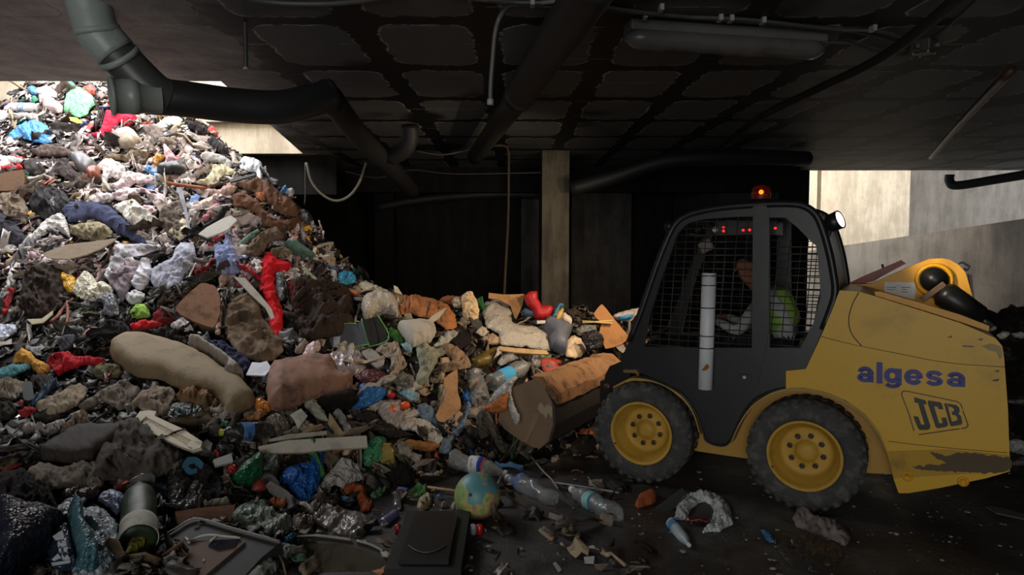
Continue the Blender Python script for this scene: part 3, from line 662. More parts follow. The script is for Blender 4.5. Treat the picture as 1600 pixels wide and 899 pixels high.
J = [(180, 302), (248, 322), (254, 346), (236, 344), (276, 470), (274, 486), (262, 494), (216, 496), (204, 486), (180, 428), (178, 412), (206, 418), (222, 462), (238, 466), (240, 458), (204, 338), (184, 334)]
C_ = [(264, 322), (332, 332), (344, 342), (352, 374), (326, 374), (318, 358), (298, 356), (328, 456), (348, 454), (340, 424), (368, 422), (380, 462), (372, 476), (318, 486), (306, 476), (260, 336)]
B1 = [(356, 338), (374, 340), (402, 446), (422, 442), (434, 436), (432, 420), (420, 408), (404, 408), (400, 388), (414, 386), (414, 372), (402, 362), (382, 358), (376, 340), (426, 348), (444, 362), (448, 388), (440, 398), (456, 416), (464, 452), (456, 464), (402, 474), (390, 466)]
for q in (J, C_, B1): glyph('g', [q], bm)
from_bm('badge_letters', bm, INK, LD)
def stroke(pts, w=.006, name='badge_frame'):
    P_ = smooth_path([LP(x, y, SB) for x, y in zc('Q', pts)], 1); bm = bmesh.new()
    for a_, b_ in zip(P_, P_[1:]):
        t = (b_-a_).normalized(); n_ = Vector((-t.z, 0, t.x))*w/2; e = t*w*.35
        prism(bm, [a_+n_-e, b_+n_+e, b_-n_+e, a_-n_-e], (0, .003, 0))
    return from_bm(name, bm, INK, LD)
stroke([(180, 500), (150, 400), (108, 290), (110, 274), (122, 266), (140, 268), (430, 328), (452, 342), (464, 370)])
stroke([(466, 382), (496, 464), (492, 476), (478, 484), (458, 487)]); stroke([(446, 488), (210, 522)])
# ---------------------------------------------------------------- the driver, seated behind the mesh
def skinned(name, chains, rad, mats, classify=None, parent=None, sub=2):
    me = bpy.data.meshes.new(name); names = list(rad); ix = {n: i for i, n in enumerate(names)}
    es = set()
    for c in chains:
        for a, b in zip(c, c[1:]): es.add((ix[a], ix[b]))
    me.from_pydata([rad[n][0] for n in names], list(es), []); o = bpy.data.objects.new(name, me); COL.objects.link(o)
    md = o.modifiers.new('s', 'SKIN'); md.use_smooth_shade = True; sv = me.skin_vertices[0].data
    for i, n in enumerate(names): sv[i].radius = rad[n][1]; sv[i].use_root = i == 0
    sd = o.modifiers.new('d', 'SUBSURF'); sd.levels = sub; sd.render_levels = sub
    bpy.context.view_layer.update(); dg = bpy.context.evaluated_depsgraph_get(); m2 = bpy.data.meshes.new_from_object(o.evaluated_get(dg))
    bpy.data.objects.remove(o); m2.name = name; m2.materials.clear(); o = link(name, m2, mats, parent)
    if classify:
        for p in m2.polygons: p.material_index = classify(p.center)
    return o
def driver():
    g = lambda x, y, s: LP(x, y, s)
    pel = g(1236, 545, .08); wst = g(1226, 515, .08); chs = g(1206, 478, .08); nk = g(1184, 446, .08); hd = g(1169, 418, .08); tp = g(1170, 399, .08)
    R = {'pel': (pel, (.15, .13)), 'wst': (wst, (.14, .12)), 'chs': (chs, (.17, .13)), 'nk0': (chs*.35+nk*.65, (.09, .08)), 'nk': (nk, (.056, .056)), 'jaw': (hd+Vector((.008, 0, -.055)), (.066, .07)), 'hd': (hd+Vector((0, 0, .01)), (.078, .094)), 'tp': (hd+Vector((-.012, 0, .075)), (.066, .078)),
         'nose': (hd+Vector((.088, 0, -.012)), (.012, .012)), 'nose2': (hd+Vector((.108, 0, -.03)), (.011, .011)), 'earL': (hd+Vector((-.01, .082, -.01)), (.012, .02)), 'earR': (hd+Vector((-.01, -.082, -.01)), (.012, .02)), 'chin': (hd+Vector((.062, 0, -.085)), (.024, .024))}
    ch = [['pel', 'wst', 'chs', 'nk0', 'nk', 'jaw', 'hd', 'tp'], ['hd', 'nose', 'nose2'], ['hd', 'earL'], ['hd', 'earR'], ['jaw', 'chin']]
    for sd, k in ((1, 'L'), (-1, 'R')):
        sh = chs+Vector((-.0, .19*sd, .10)); el = g(1163, 514, .08); el = Vector((el.x, .08+.25*sd, el.z)); wr = g(1132, 500, .08); wr = Vector((wr.x, .08+.20*sd, wr.z)); hn = wr+Vector((.075, -.005*sd, .012))
        hip = pel+Vector((.02, .10*sd, -.02)); kn = pel+Vector((.44, .13*sd, .06)); an = pel+Vector((.58, .12*sd, -.34)); ft = an+Vector((.18, 0, -.05))
        R.update({'sh'+k: (sh, (.075, .07)), 'el'+k: (el, (.05, .05)), 'wr'+k: (wr, (.03, .03)), 'hn'+k: (hn, (.034, .022)), 'hip'+k: (hip, (.10, .10)), 'kn'+k: (kn, (.07, .07)), 'an'+k: (an, (.045, .045)), 'ft'+k: (ft, (.04, .035))})
        ch += [['chs', 'sh'+k, 'el'+k, 'wr'+k, 'hn'+k], ['pel', 'hip'+k, 'kn'+k, 'an'+k, 'ft'+k]]
        for f in range(4):
            b0 = hn+Vector((.035, (f-1.5)*.021, 0)); l_ = (.040, .046, .043, .034)[f]
            R.update({f'f{f}a'+k: (b0, (.010, .010)), f'f{f}b'+k: (b0+Vector((l_*.7, 0, -.016)), (.009, .009)), f'f{f}c'+k: (b0+Vector((l_*.5, 0, -.046)), (.008, .008))}); ch.append(['hn'+k, f'f{f}a'+k, f'f{f}b'+k, f'f{f}c'+k])
        t0 = hn+Vector((-.005, -.036*sd, -.006)); R.update({'ta'+k: (t0, (.011, .011)), 'tb'+k: (t0+Vector((.035, -.006*sd, -.022)), (.009, .009))}); ch.append(['hn'+k, 'ta'+k, 'tb'+k])
    def cl(c):
        if c.z > nk.z-.02 and abs(c.y-.08) < .12: return 0
        w = wr.x+.01
        if c.x > w-.0 and c.z > pel.z+.12: return 0
        if c.z < pel.z+.10: return 2
        return 1
    o = skinned('person', ch, R, [mat('cloth', (150, 104, 84), da=.2), mat('cloth', (176, 180, 178), da=.4), mat('cloth', (44, 46, 54))], cl, LD)
    # a person is not part of the machine: stands on its own in the scene
    o.parent = None; o.matrix_world = Matrix.Translation(LO) @ Matrix.Rotation(LA, 4, 'Z')
    tag(o, 'driver in a hi-vis vest and pale sleeves seated behind the cab mesh, facing the heap', 'person')
    V = {'a': (pel*.25+wst*.75, (.185, .165)), 'b': (wst*.4+chs*.6, (.21, .18)), 'c': (chs+Vector((0, 0, .03)), (.22, .19)), 'd': (chs*.5+nk*.5, (.15, .14))}
    skinned('safety_vest', [['a', 'b', 'c', 'd']], V, [mat('cloth', (150, 184, 84), da=.3)], None, o)
    Hh = {'a': (hd+Vector((-.05, 0, .0)), (.075, .085)), 'b': (hd+Vector((-.028, 0, .068)), (.080, .088)), 'c': (hd+Vector((.03, 0, .092)), (.058, .05))}
    skinned('hair', [['a', 'b', 'c']], Hh, [mat('cloth', (40, 32, 28))], None, o)
    for s_ in (.032, -.032):
        bm = bmesh.new(); bmesh.ops.create_icosphere(bm, subdivisions=2, radius=.010, matrix=Matrix.Translation(hd+Vector((.078, s_, .012)))); from_bm('eye', bm, mat('paint', (40, 34, 30), r=.2), o, smooth=True)
    bm = bmesh.new(); add_box(bm, (-.006, -.024, -.004), (.006, .024, .004), Matrix.Translation(hd+Vector((.078, 0, -.062)))); from_bm('mouth', bm, mat('cloth', (120, 60, 54)), o)
driver()
# ---------------------------------------------------------------- the heap: a surface through points sighted on the photo
CTL = [(-60,190,9.2),(0,170,9.2),(22,150,9.2),(50,127,9.2),(100,123,9.2),(150,128,9.1),(200,150,8.8),(230,178,8.5),(300,190,8.3),(335,222,8.1),(380,245,7.9),(410,262,7.8),(445,292,7.6),(470,322,7.5),(488,350,7.4),
 (505,392,7.3),(532,420,7.2),(556,445,7.1),(600,456,7.15),(680,474,7.2),(740,474,7.3),(800,482,7.5),(860,492,7.6),(940,500,7.8),(1000,500,8.0),
 (0,205,8.5),(100,190,8.4),(200,205,8.3),(-60,250,7.8),(0,250,7.8),(100,250,7.7),(250,250,7.6),(340,270,7.6),(50,350,6.9),(200,350,6.9),(330,350,6.9),(430,370,6.95),(-60,350,6.9),(-60,450,6.3),
 (0,450,6.25),(100,450,6.3),(250,450,6.3),(400,450,6.45),(500,460,6.7),(0,520,5.75),(100,520,5.75),(250,520,5.8),(400,520,6.0),(500,520,6.25),(600,520,6.4),(700,520,6.55),(800,545,6.7),(880,555,6.9),
 (0,600,4.95),(100,600,5.0),(250,600,5.1),(400,600,5.2),(500,600,5.45),(600,600,5.65),(680,610,5.8),(740,630,5.9),(0,680,4.3),(100,680,4.35),(250,680,4.45),(400,680,4.75),(500,680,4.95),(600,690,5.2),(670,690,5.5),
 (0,760,3.75),(100,760,3.85),(250,760,4.1),(400,750,4.5),(500,750,4.75),(600,755,5.0),(-40,850,3.15),(50,850,3.3),(200,850,3.5),(350,850,3.75),(480,850,3.9)]
cpt = [tuple(at(*c)) for c in CTL]
cpt += [(-6.8,9.9,3.2),(-5,9.9,3.7),(-4,9.7,3.0),(-3.2,9.5,2.2),(-2.6,8.9,1.8),(-2,8.6,1.0),(-1.2,8.4,.9),(-.5,8.8,.6),(.3,9.0,.3),(1,9.2,.25),(1.9,9.4,.1),
        (.35,6.3,.42),(.9,7.0,.6),(1.3,7.9,.55),(1.7,7.6,.0),(-8.5,8.5,3.4),(-8.5,6,2.0),(-7,4.5,1.0),(-6,3.2,.6),(-4,2.6,.35),(-2.6,2.6,.2),(-1.5,3.0,.05)]
# bare floor
cpt += [(x, y, -.06) for x, y in [(-1.0,3.9),(-.55,4.4),(-.35,5.0),(-.18,5.6),(.15,5.7),(.1,4.6),(-.6,3.0),(1.0,6.0),(1.6,6.6),(2.4,8),(2.2,9.5),(0,3.6),(1,3),(1,5),(2,4),(3,6),(3,9),(4,7),(.75,5.95),(1.3,6.7)]]
cpt = np.array(cpt); NC = len(cpt)
def _U(r2): return np.where(r2 > 1e-12, .5*r2*np.log(np.maximum(r2, 1e-12)), 0)
_d2 = ((cpt[:, None, :2]-cpt[None, :, :2])**2).sum(-1)
_A = np.zeros((NC+3, NC+3)); _A[:NC, :NC] = _U(_d2)+np.eye(NC)*.012; _A[:NC, NC] = 1; _A[:NC, NC+1:] = cpt[:, :2]; _A[NC, :NC] = 1; _A[NC+1:, :NC] = cpt[:, :2].T
_w = np.linalg.solve(_A, np.concatenate([cpt[:, 2], np.zeros(3)]))
HX0, HX1, HY0, HY1, HS = -8.9, 3.0, 2.3, 10.0, .035
gx = np.arange(HX0, HX1+HS, HS); gy = np.arange(HY0, HY1+HS, HS)
GX, GY = np.meshgrid(gx, gy)
_q = np.stack([GX.ravel(), GY.ravel()], 1); _z = np.zeros(len(_q))
for i in range(0, len(_q), 20000):
    q_ = _q[i:i+20000]; _z[i:i+20000] = _U(((q_[:, None]-cpt[None, :, :2])**2).sum(-1)) @ _w[:NC]+_w[NC]+q_ @ _w[NC+1:]
HB = np.clip(_z.reshape(GX.shape), -.06, 4.3)
# lumps: value noise in several octaves
_rng = np.random.RandomState(3)
def vnoise(X, Y, f, seed):
    r = np.random.RandomState(seed).rand(512, 512); x = X*f+100; y = Y*f+100
    i = np.floor(x).astype(int); j = np.floor(y).astype(int); u = x-i; v = y-j; u = u*u*(3-2*u); v = v*v*(3-2*v)
    g = lambda a, b: r[a % 512, b % 512]
    return (g(i, j)*(1-u)+g(i+1, j)*u)*(1-v)+(g(i, j+1)*(1-u)+g(i+1, j+1)*u)*v-.5
_amp = np.clip(HB*3+.15, 0, 1)
NZ = .16*np.abs(vnoise(GX, GY*1.4, 2.6, 1))+.12*np.abs(vnoise(GX+GY*.4, GY, 5.5, 2))+.07*vnoise(GX, GY, 11, 4)+.045*vnoise(GX, GY, 23, 5)
HZ = np.where(HB > -.055, HB+_amp*(NZ-.12), HB)
def hz(x, y, Z=None):
    Z = HZ if Z is None else Z
    fx = (np.clip(x, HX0, HX1-.01)-HX0)/HS; fy = (np.clip(y, HY0, HY1-.01)-HY0)/HS
    i = np.floor(fx).astype(int); j = np.floor(fy).astype(int); i = np.minimum(i, Z.shape[1]-2); j = np.minimum(j, Z.shape[0]-2); u = fx-i; v = fy-j
    z = (Z[j, i]*(1-u)+Z[j, i+1]*u)*(1-v)+(Z[j+1, i]*(1-u)+Z[j+1, i+1]*u)*v
    return np.where((x < HX0) | (x > HX1) | (y < HY0) | (y > HY1), 0.0, np.maximum(z, 0.0))
def cast(P, Z=None):
    """photo pixels (N,2) -> points where the sight line meets heap or floor; NaN when it meets neither before the heap's end"""
    P = np.asarray(P, float); u = (P[:, 0]-CX)/FPX; v = -(P[:, 1]-CY)/FPX
    D = np.stack([u, _cp+v*_sp, -_sp+v*_cp], 1); D = D/D[:, 1:2]; out = np.full((len(P), 3), np.nan); live = np.ones(len(P), bool); prev = np.full(len(P), 2.35)
    for Y in np.arange(2.4, 10.0, .03):
        z = EYE+D[:, 2]*Y; h = hz(D[:, 0]*Y, Y+0*z, Z); hit = live & (z <= h)
        if hit.any():
            lo = prev[hit]; hi = np.full(hit.sum(), Y); d = D[hit]
            for _ in range(7):
                m_ = (lo+hi)/2; b_ = EYE+d[:, 2]*m_ <= hz(d[:, 0]*m_, m_, Z); hi = np.where(b_, m_, hi); lo = np.where(b_, lo, m_)
            out[hit] = np.stack([d[:, 0]*hi, hi, EYE+d[:, 2]*hi], 1); live &= ~hit
        prev[live] = Y
        if not live.any(): break
    return out
def surf(px, py):
    r = cast([(px, py)])[0]; return Vector(r) if not np.isnan(r[0]) else at(px, py, 7.4)
def snormal(x, y):
    e = .12; zx = float(hz(np.array([x+e]), np.array([y]), HB)[0]-hz(np.array([x-e]), np.array([y]), HB)[0])/(2*e); zy = float(hz(np.array([x]), np.array([y+e]), HB)[0]-hz(np.array([x]), np.array([y-e]), HB)[0])/(2*e)
    return Vector((-zx, -zy, 1)).normalized()
def heap_mat():
    m = bpy.data.materials.new('compacted_rubbish'); nt, b = nodes(m); P = geo(nt)
    n = nd(nt, 'ShaderNodeTexNoise'); n.inputs['Scale'].default_value = 5; n.inputs['Detail'].default_value = 4; nt.links.new(P, n.inputs['Vector'])
    sc = nt.nodes.new('ShaderNodeVectorMath'); sc.operation = 'SCALE'; sc.inputs[3].default_value = .35; nt.links.new(n.outputs[1], sc.inputs[0])
    ad = nt.nodes.new('ShaderNodeVectorMath'); ad.operation = 'ADD'; nt.links.new(P, ad.inputs[0]); nt.links.new(sc.outputs[0], ad.inputs[1])
    v = nd(nt, 'ShaderNodeTexVoronoi'); v.inputs['Scale'].default_value = 9; nt.links.new(ad.outputs[0], v.inputs['Vector'])
    sp = nt.nodes.new('ShaderNodeSeparateColor'); nt.links.new(v.outputs['Color'], sp.inputs[0])
    cr = nt.nodes.new('ShaderNodeValToRGB'); cr.color_ramp.interpolation = 'CONSTANT'; e = cr.color_ramp.elements
    pal = [(0, (34, 28, 24)), (.2, (58, 50, 44)), (.38, (84, 70, 58)), (.5, (44, 40, 40)), (.62, (104, 92, 80)), (.72, (30, 28, 30)), (.82, (70, 56, 42)), (.9, (128, 118, 108)), (.96, (60, 48, 50))]
    e[0].color = (*srgb(pal[0][1]), 1); e[1].position = pal[1][0]; e[1].color = (*srgb(pal[1][1]), 1)
    for p_, c_ in pal[2:]: k = e.new(p_); k.color = (*srgb(c_), 1)
    nt.links.new(sp.outputs[0], cr.inputs[0])
    g = texn(nt, 34, 7, .75, P); c = mixc(nt, sstep(nt, g, .42, .62), (.012, .009, .007), cr.outputs[0])
    nt.links.new(c, b.inputs['Base Color']); b.inputs['Roughness'].default_value = .6; b.inputs['Specular IOR Level'].default_value = .3
    bump(nt, b, mth(nt, 'ADD', g, mth(nt, 'MULTIPLY', sp.outputs[1], .3)), .9, .05); return m
ny, nx = HZ.shape
me = bpy.data.meshes.new('rubbish_heap')
use = (HB > -.058)
idx = np.arange(nx*ny).reshape(ny, nx); q = np.stack([idx[:-1, :-1], idx[:-1, 1:], idx[1:, 1:], idx[1:, :-1]], -1).reshape(-1, 4)
keep = use.ravel()[q].any(1); q = q[keep]; used = np.unique(q); remap = -np.ones(nx*ny, int); remap[used] = np.arange(len(used))
V = np.stack([GX.ravel(), GY.ravel(), HZ.ravel()], 1)[used]
me.from_pydata(V.tolist(), [], remap[q].tolist()); me.update()
tag(link('compacted_rubbish', me, heap_mat(), smooth=False), 'mass of compacted dirty rubbish filling the left half of the hall, everything else lies on it', 'rubbish heap', kind='stuff')

# ---------------------------------------------------------------- builders for the things in the heap
def seg_dist(P, poly):
    P = np.asarray(P); Q = np.asarray(poly); A = Q; B = np.roll(Q, -1, 0); best = np.full(len(P), 1e9)
    for a, b in zip(A, B):
        ab = b-a; t = np.clip(((P-a) @ ab)/max(ab @ ab, 1e-9), 0, 1); best = np.minimum(best, np.hypot(*(P-(a+t[:, None]*ab)).T))
    return best
def in_poly(P, poly):
    P = np.asarray(P); c = np.zeros(len(P), bool); Q = np.asarray(poly)
    for a, b in zip(Q, np.roll(Q, -1, 0)):
        m_ = ((a[1] > P[:, 1]) != (b[1] > P[:, 1])); x = (b[0]-a[0])*(P[:, 1]-a[1])/(b[1]-a[1]+1e-12)+a[0]; c ^= m_ & (P[:, 0] < x)
    return c
SEED = [0]; OUTL = []
def lump(name, label, cat, z, pts, m, T=.09, fold=.35, fs=14, ang=None, stretch=2.4, Y=None, flat=0, step=None, group=None, parent=None, jag=1.2, drape=1.0, tilt=.35):
    """a crumpled solid thing (cloth, bag, foam, sheet) of thickness T resting on the heap, or standing at distance Y"""
    SEED[0] += 1; sd = SEED[0]*7.31; rnd = random.Random(SEED[0]); pts = zc(z, pts)
    xs = [p[0] for p in pts]; ys = [p[1] for p in pts]; size = math.sqrt((max(xs)-min(xs))*(max(ys)-min(ys)))
    step = step or min(4.6, max(1.5, size/40)); jag = jag*max(1, size/45); OUTL.append((np.array(pts), label is not None)); ol = resample(pts, step)
    if ang is None: ang = rnd.uniform(0, math.pi)
    jf = 5.5/max(size, 20); ol = [(x+jag*(noise.noise((x*jf, y*jf, sd))+.8*noise.noise((x*jf*3, y*jf*3, sd))+.45*noise.noise((x*jf*8, y*jf*8, sd))), y+jag*(noise.noise((x*jf, y*jf, sd+9))+.8*noise.noise((x*jf*3, y*jf*3, sd+9))+.45*noise.noise((x*jf*8, y*jf*8, sd+9)))) for x, y in ol]
    X, Yg = np.meshgrid(np.arange(min(xs)-2, max(xs)+3, step), np.arange(min(ys)-2, max(ys)+3, step)); G = np.stack([X.ravel(), Yg.ravel()], 1)
    G = G+np.array([[rnd.uniform(-.25, .25)*step, rnd.uniform(-.25, .25)*step] for _ in G])
    G = G[in_poly(G, ol)]; G = G[seg_dist(G, ol) > step*.45]
    allp = [Vector(p) for p in ol]+[Vector(g) for g in G]; nb = len(ol)
    vs, es, fs_, _, _, _ = geometry.delaunay_2d_cdt(allp, [(i, (i+1) % nb) for i in range(nb)], [], 1, 1e-4)
    V2 = np.array([(v.x, v.y) for v in vs]); ed = seg_dist(V2, ol)
    if Y is None:
        W3 = cast(V2, HB)
        bad = np.isnan(W3[:, 0]); c0 = np.nanmean(W3, 0) if (~bad).any() else np.array(at(*V2.mean(0), 7.3))
        # limit jumps over crests
        for i in np.where(bad)[0]: W3[i] = at(V2[i, 0], V2[i, 1], float(np.nanmax(W3[:, 1]) if (~bad).any() else 7.3))
        med = np.median(W3[:, 1]); far_ = W3[:, 1] > med+1.3
        for i in np.where(far_)[0]: W3[i] = at(V2[i, 0], V2[i, 1], med+.7)
        if drape < 1:
            c = W3.mean(0); u_, s_, vt = np.linalg.svd(W3-c, full_matrices=False); nn = Vector(vt[2]); nn = nn if nn.z > 0 else -nn
            for i in range(len(W3)):
                w_ = on_plane(V2[i, 0], V2[i, 1], Vector(c), nn); W3[i] = np.array(w_)*(1-drape)+W3[i]*drape
        cc = W3.mean(0); N = snormal(cc[0], cc[1]); view = (ORG-Vector(cc)).normalized(); N = (N*.75+view*.45).normalized(); under = .25
    else:
        N = Vector((0, -1, tilt)).normalized(); c = at(sum(xs)/len(xs), sum(ys)/len(ys), Y)
        W3 = np.array([tuple(on_plane(p[0], p[1], c, N)) for p in V2]); under = 1.0
    sc_ = float(np.mean(W3[:, 1]))/FPX; d = ed*sc_; inr = max(d.max(), 1e-3); r = min(inr*.8, T*(.75 if fold < .21 else 1.5)+.01)
    if fold < .21: prof = np.sqrt(np.clip(1-(1-np.clip(d/r, 0, 1))**2, 0, 1))
    else:
        T = min(T, .30*inr+.035); r = min(inr*.95, T*1.5+.01); q_ = np.clip(d/r, 0, 1); prof = .45*np.sqrt(np.clip(1-(1-q_)**2, 0, 1))+.55*q_
    if flat: prof = np.clip(d/(.012+.0*r), 0, 1)
    ca, sa = math.cos(ang), math.sin(ang); out = []; sz = size*sc_; soft = fold < .21
    l1, l2, l3 = max(.05, sz*.30), max(.022, sz*.12), max(.012, sz*.05)
    for i, (w_, p_) in enumerate(zip(W3, prof)):
        u = (V2[i, 0]*ca+V2[i, 1]*sa)*sc_; v = (-V2[i, 0]*sa+V2[i, 1]*ca)*sc_
        if soft:
            n1 = noise.noise((u*fs*.45, v*fs*.45, sd)); n2 = noise.noise((u*fs*1.6, v*fs*1.6, sd+3)); f = T*p_*(1+fold*(1.2*n1+.5*n2))
        else:
            wx = noise.noise((u/l1, v/l1, sd+11))*l1*.9; wy = noise.noise((u/l1, v/l1, sd+17))*l1*.9
            r1 = 1-2*abs(noise.noise(((u+wx)/l1, (v+wy)/(l1*stretch), sd))); r2 = 1-2*abs(noise.noise(((u+wx*.6)/l2, (v+wy)/(l2*stretch*.8), sd+3))); r3 = 1-2*abs(noise.noise(((u+wx*.3)/l3, (v+wy*.3)/(l3*1.5), sd+5)))
            v1 = noise.voronoi(((u+wx*.5)/l1*1.1, (v+wy*.5)/(l1*stretch**.5), sd))[0]; v2 = noise.voronoi(((u+wx*.3)/l2, (v+wy*.3)/(l2*stretch**.5), sd+4))[0]
            k = fold/.4*1.35; g_ = min(1.0, p_*1.6); f = T*(.40*p_+k*g_*(.36*(r1*abs(r1)-.25)+.55*(v1[0]-.35)))+k*g_*(min(T*.6, l2*.9)*(.45*(r2*r2-.35)+.75*(v2[0]-.35))+min(T*.18, l3*.55)*(r3-.4))
            f = max(f, -.004)
        out.append(Vector(w_)+N*(f+.012*p_))
    bm = bmesh.new(); topv = [bm.verts.new(p) for p in out]; botv = [bm.verts.new(Vector(w_)-N*(T*p_*under*.8+.008)) for w_, p_ in zip(W3, prof)]
    for f in fs_:
        try: bm.faces.new([topv[i] for i in f]); bm.faces.new([botv[i] for i in reversed(f)])
        except ValueError: pass
    bm.edges.ensure_lookup_table(); be = [e for e in bm.edges if len(e.link_faces) == 1 and e.verts[0] in set(topv)]
    im = {v: k for k, v in enumerate(topv)}
    for e in be:
        a, b = e.verts
        if a in im and b in im:
            try: bm.faces.new((a, b, botv[im[b]], botv[im[a]]))
            except ValueError: pass
    o = from_bm(name, bm, m, parent, smooth=not flat)
    if parent is None: tag(o, label, cat, group)
    elif label: o['label'] = label
    return o
def slab(name, label, cat, z, pts, m, th=.02, lift=.03, Y=None, N=None, group=None, parent=None, bevel=.003, curl=0.0, rag=0.0, depth=None):
    """a stiff flat thing (board, cardboard, panel): its outline laid on the plane it rests in, with real thickness"""
    SEED[0] += 1; pts = zc(z, pts); OUTL.append((np.array(pts), True))
    if rag:
        pts = resample(pts, 4); pts = [(x+rag*noise.noise((x*.3, y*.3, SEED[0])), y+rag*noise.noise((x*.3, y*.3, SEED[0]+8))) for x, y in pts]
    if N is None:
        if Y is None:
            W3 = cast(resample(pts, 10), HB); W3 = W3[~np.isnan(W3[:, 0])]
            c = W3.mean(0); s_ = snormal(c[0], c[1]); N = (s_*.8+(ORG-Vector(c)).normalized()*.4).normalized()
            c = Vector(c)+N*lift
        else: N = Vector((0, -1, .45)).normalized()
    else: N = Vector(N).normalized()
    xs = [p[0] for p in pts]; ys = [p[1] for p in pts]
    if Y is not None: c = at((min(xs)+max(xs))/2, (min(ys)+max(ys))/2, Y)
    elif not isinstance(N, Vector) or 'c' not in dir(): pass
    if Y is None and 'c' not in locals(): c = surf((min(xs)+max(xs))/2, (min(ys)+max(ys))/2)+N*lift
    W_ = [on_plane(p[0], p[1], c, N) for p in pts]
    if curl: W_ = [w+N*curl*noise.noise(w*3+Vector((SEED[0], 0, 0))) for w in W_]
    bm = bmesh.new(); prism(bm, W_, -N*th); o = from_bm(name, bm, m, parent, bevel=min(bevel, th*.3))
    if parent is None: tag(o, label, cat, group)
    elif label: o['label'] = label
    return o
def crush(bm_verts, M, amt, f, seed):
    for v in bm_verts:
        n = Vector((noise.noise(v.co*f+Vector((seed, 0, 0))), noise.noise(v.co*f+Vector((0, seed, 0))), noise.noise(v.co*f+Vector((0, 0, seed))))); v.co += n*amt
def ends(z, a, b, r, Y=None):
    (ax, ay), (bx, by) = zc(z, [a, b])
    if Y is not None:
        Ys = Y if isinstance(Y, tuple) else (Y, Y); return at(ax, ay, Ys[0]), at(bx, by, Ys[1])
    out = []
    for x, y in ((ax, ay), (bx, by)):
        h = cast([(x, y)])[0]; h = Vector(h) if not np.isnan(h[0]) else at(x, y, 7.2); v = (ORG-h).normalized(); out.append(h+v*r*1.1)
    return out
def bottle(label, z, a, b, r, m, cap=None, lab=None, cr=.02, Y=None, group=None, lab_pos=(.35, .62), neck=True, cat='bottle', name='plastic_bottle', bands=None):
    """a = middle of the base, b = cap end (photo pixels); r = radius in metres"""
    SEED[0] += 1; A, B = ends(z, a, b, r, Y); L_ = (B-A).length; M = frame_to(A, B, SEED[0]); bm = bmesh.new(); R = .32*r if neck else .8*r
    prof = [(0, .012), (r*.55, .006), (r*.8, 0), (r*.97, .02*L_)]
    n = 20
    for k in range(n+1):
        t = .05+.62*k/n; prof.append((r*(1-.035*math.sin(t*60)**2), t*L_))
    prof += [(r*.97, .70*L_), (r*.86, .78*L_), (r*.62, .86*L_), (R*1.25, .91*L_), (R, .93*L_), (R, .97*L_), (0, .972*L_)]
    vs = add_lathe(bm, prof, None, 24)
    crush(vs, M, cr, 9, SEED[0]); crush(vs, M, cr*.3, 30, SEED[0]+4); bmesh.ops.transform(bm, matrix=M, verts=vs)
    o = from_bm(name, bm, m, None, smooth=True); tag(o, label, cat, group)
    if cap:
        bm = bmesh.new(); vs = add_lathe(bm, [(0, .95*L_), (R*1.2, .95*L_), (R*1.22, 1.0*L_), (R*1.1, 1.01*L_), (0, 1.01*L_)], M, 16); from_bm('cap', bm, cap, o, smooth=False)
    if lab:
        bm = bmesh.new(); p0, p1 = lab_pos; vs = add_lathe(bm, [(r*1.015, (p0+(p1-p0)*k/6)*L_) for k in range(7)]+[(r*.985, (p1-(p1-p0)*k/6)*L_) for k in range(7)]+[(r*1.015, p0*L_)], None, 28)
        crush(vs, M, cr, 9, SEED[0]); bmesh.ops.transform(bm, matrix=M, verts=vs); lo = from_bm('paper_label', bm, lab, o, smooth=True)
        if bands:
            for (q0, q1, mm) in bands:
                bm = bmesh.new(); vs = add_lathe(bm, [(r*1.022, q0*L_), (r*1.03, q0*L_), (r*1.03, q1*L_), (r*1.022, q1*L_)], None, 28)
                crush(vs, M, cr, 9, SEED[0]); bmesh.ops.transform(bm, matrix=M, verts=vs); from_bm('printed_band', bm, mm, lo, smooth=True)
    return o
def can(label, z, a, b, r, m, Y=None, group=None, name='drinks_can', cat='can', top=None):
    SEED[0] += 1; A, B = ends(z, a, b, r, Y); L_ = (B-A).length; M = frame_to(A, B, 1.0)
    bm = bmesh.new(); vs = add_lathe(bm, [(0, .006), (r*.7, .002), (r*.8, 0), (r, .03*L_)]+[(r, L_*(.1+.1*k)) for k in range(8)]+[(r*.97, .93*L_), (r*.82, .985*L_)], None, 24)
    crush(vs, M, r*.22, 16, SEED[0]); bmesh.ops.transform(bm, matrix=M, verts=vs); o = from_bm(name, bm, m, None, smooth=True); tag(o, label, cat, group)
    bm = bmesh.new(); vs = add_lathe(bm, [(r*.84, .97*L_), (r*.86, 1.0*L_), (r*.78, 1.0*L_), (r*.74, .97*L_), (0, .97*L_)], M, 24); from_bm('lid', bm, top or mat('paint', (175, 172, 170), m=.7, r=.35), o, smooth=True)
    return o
def rod(name, label, cat, z, pts, r, m, lift=.02, Y=None, group=None, flat=False):
    P_ = []
    for i, (x, y) in enumerate(zc(z, pts)):
        if Y is not None: P_.append(at(x, y, Y[i] if isinstance(Y, (list, tuple)) else Y))
        else: P_.append(surf(x, y)+Vector((0, -.3, 1)).normalized()*lift)
    o = tube(name, smooth_path(P_, 5), r, m, None, 10); return tag(o, label, cat, group)

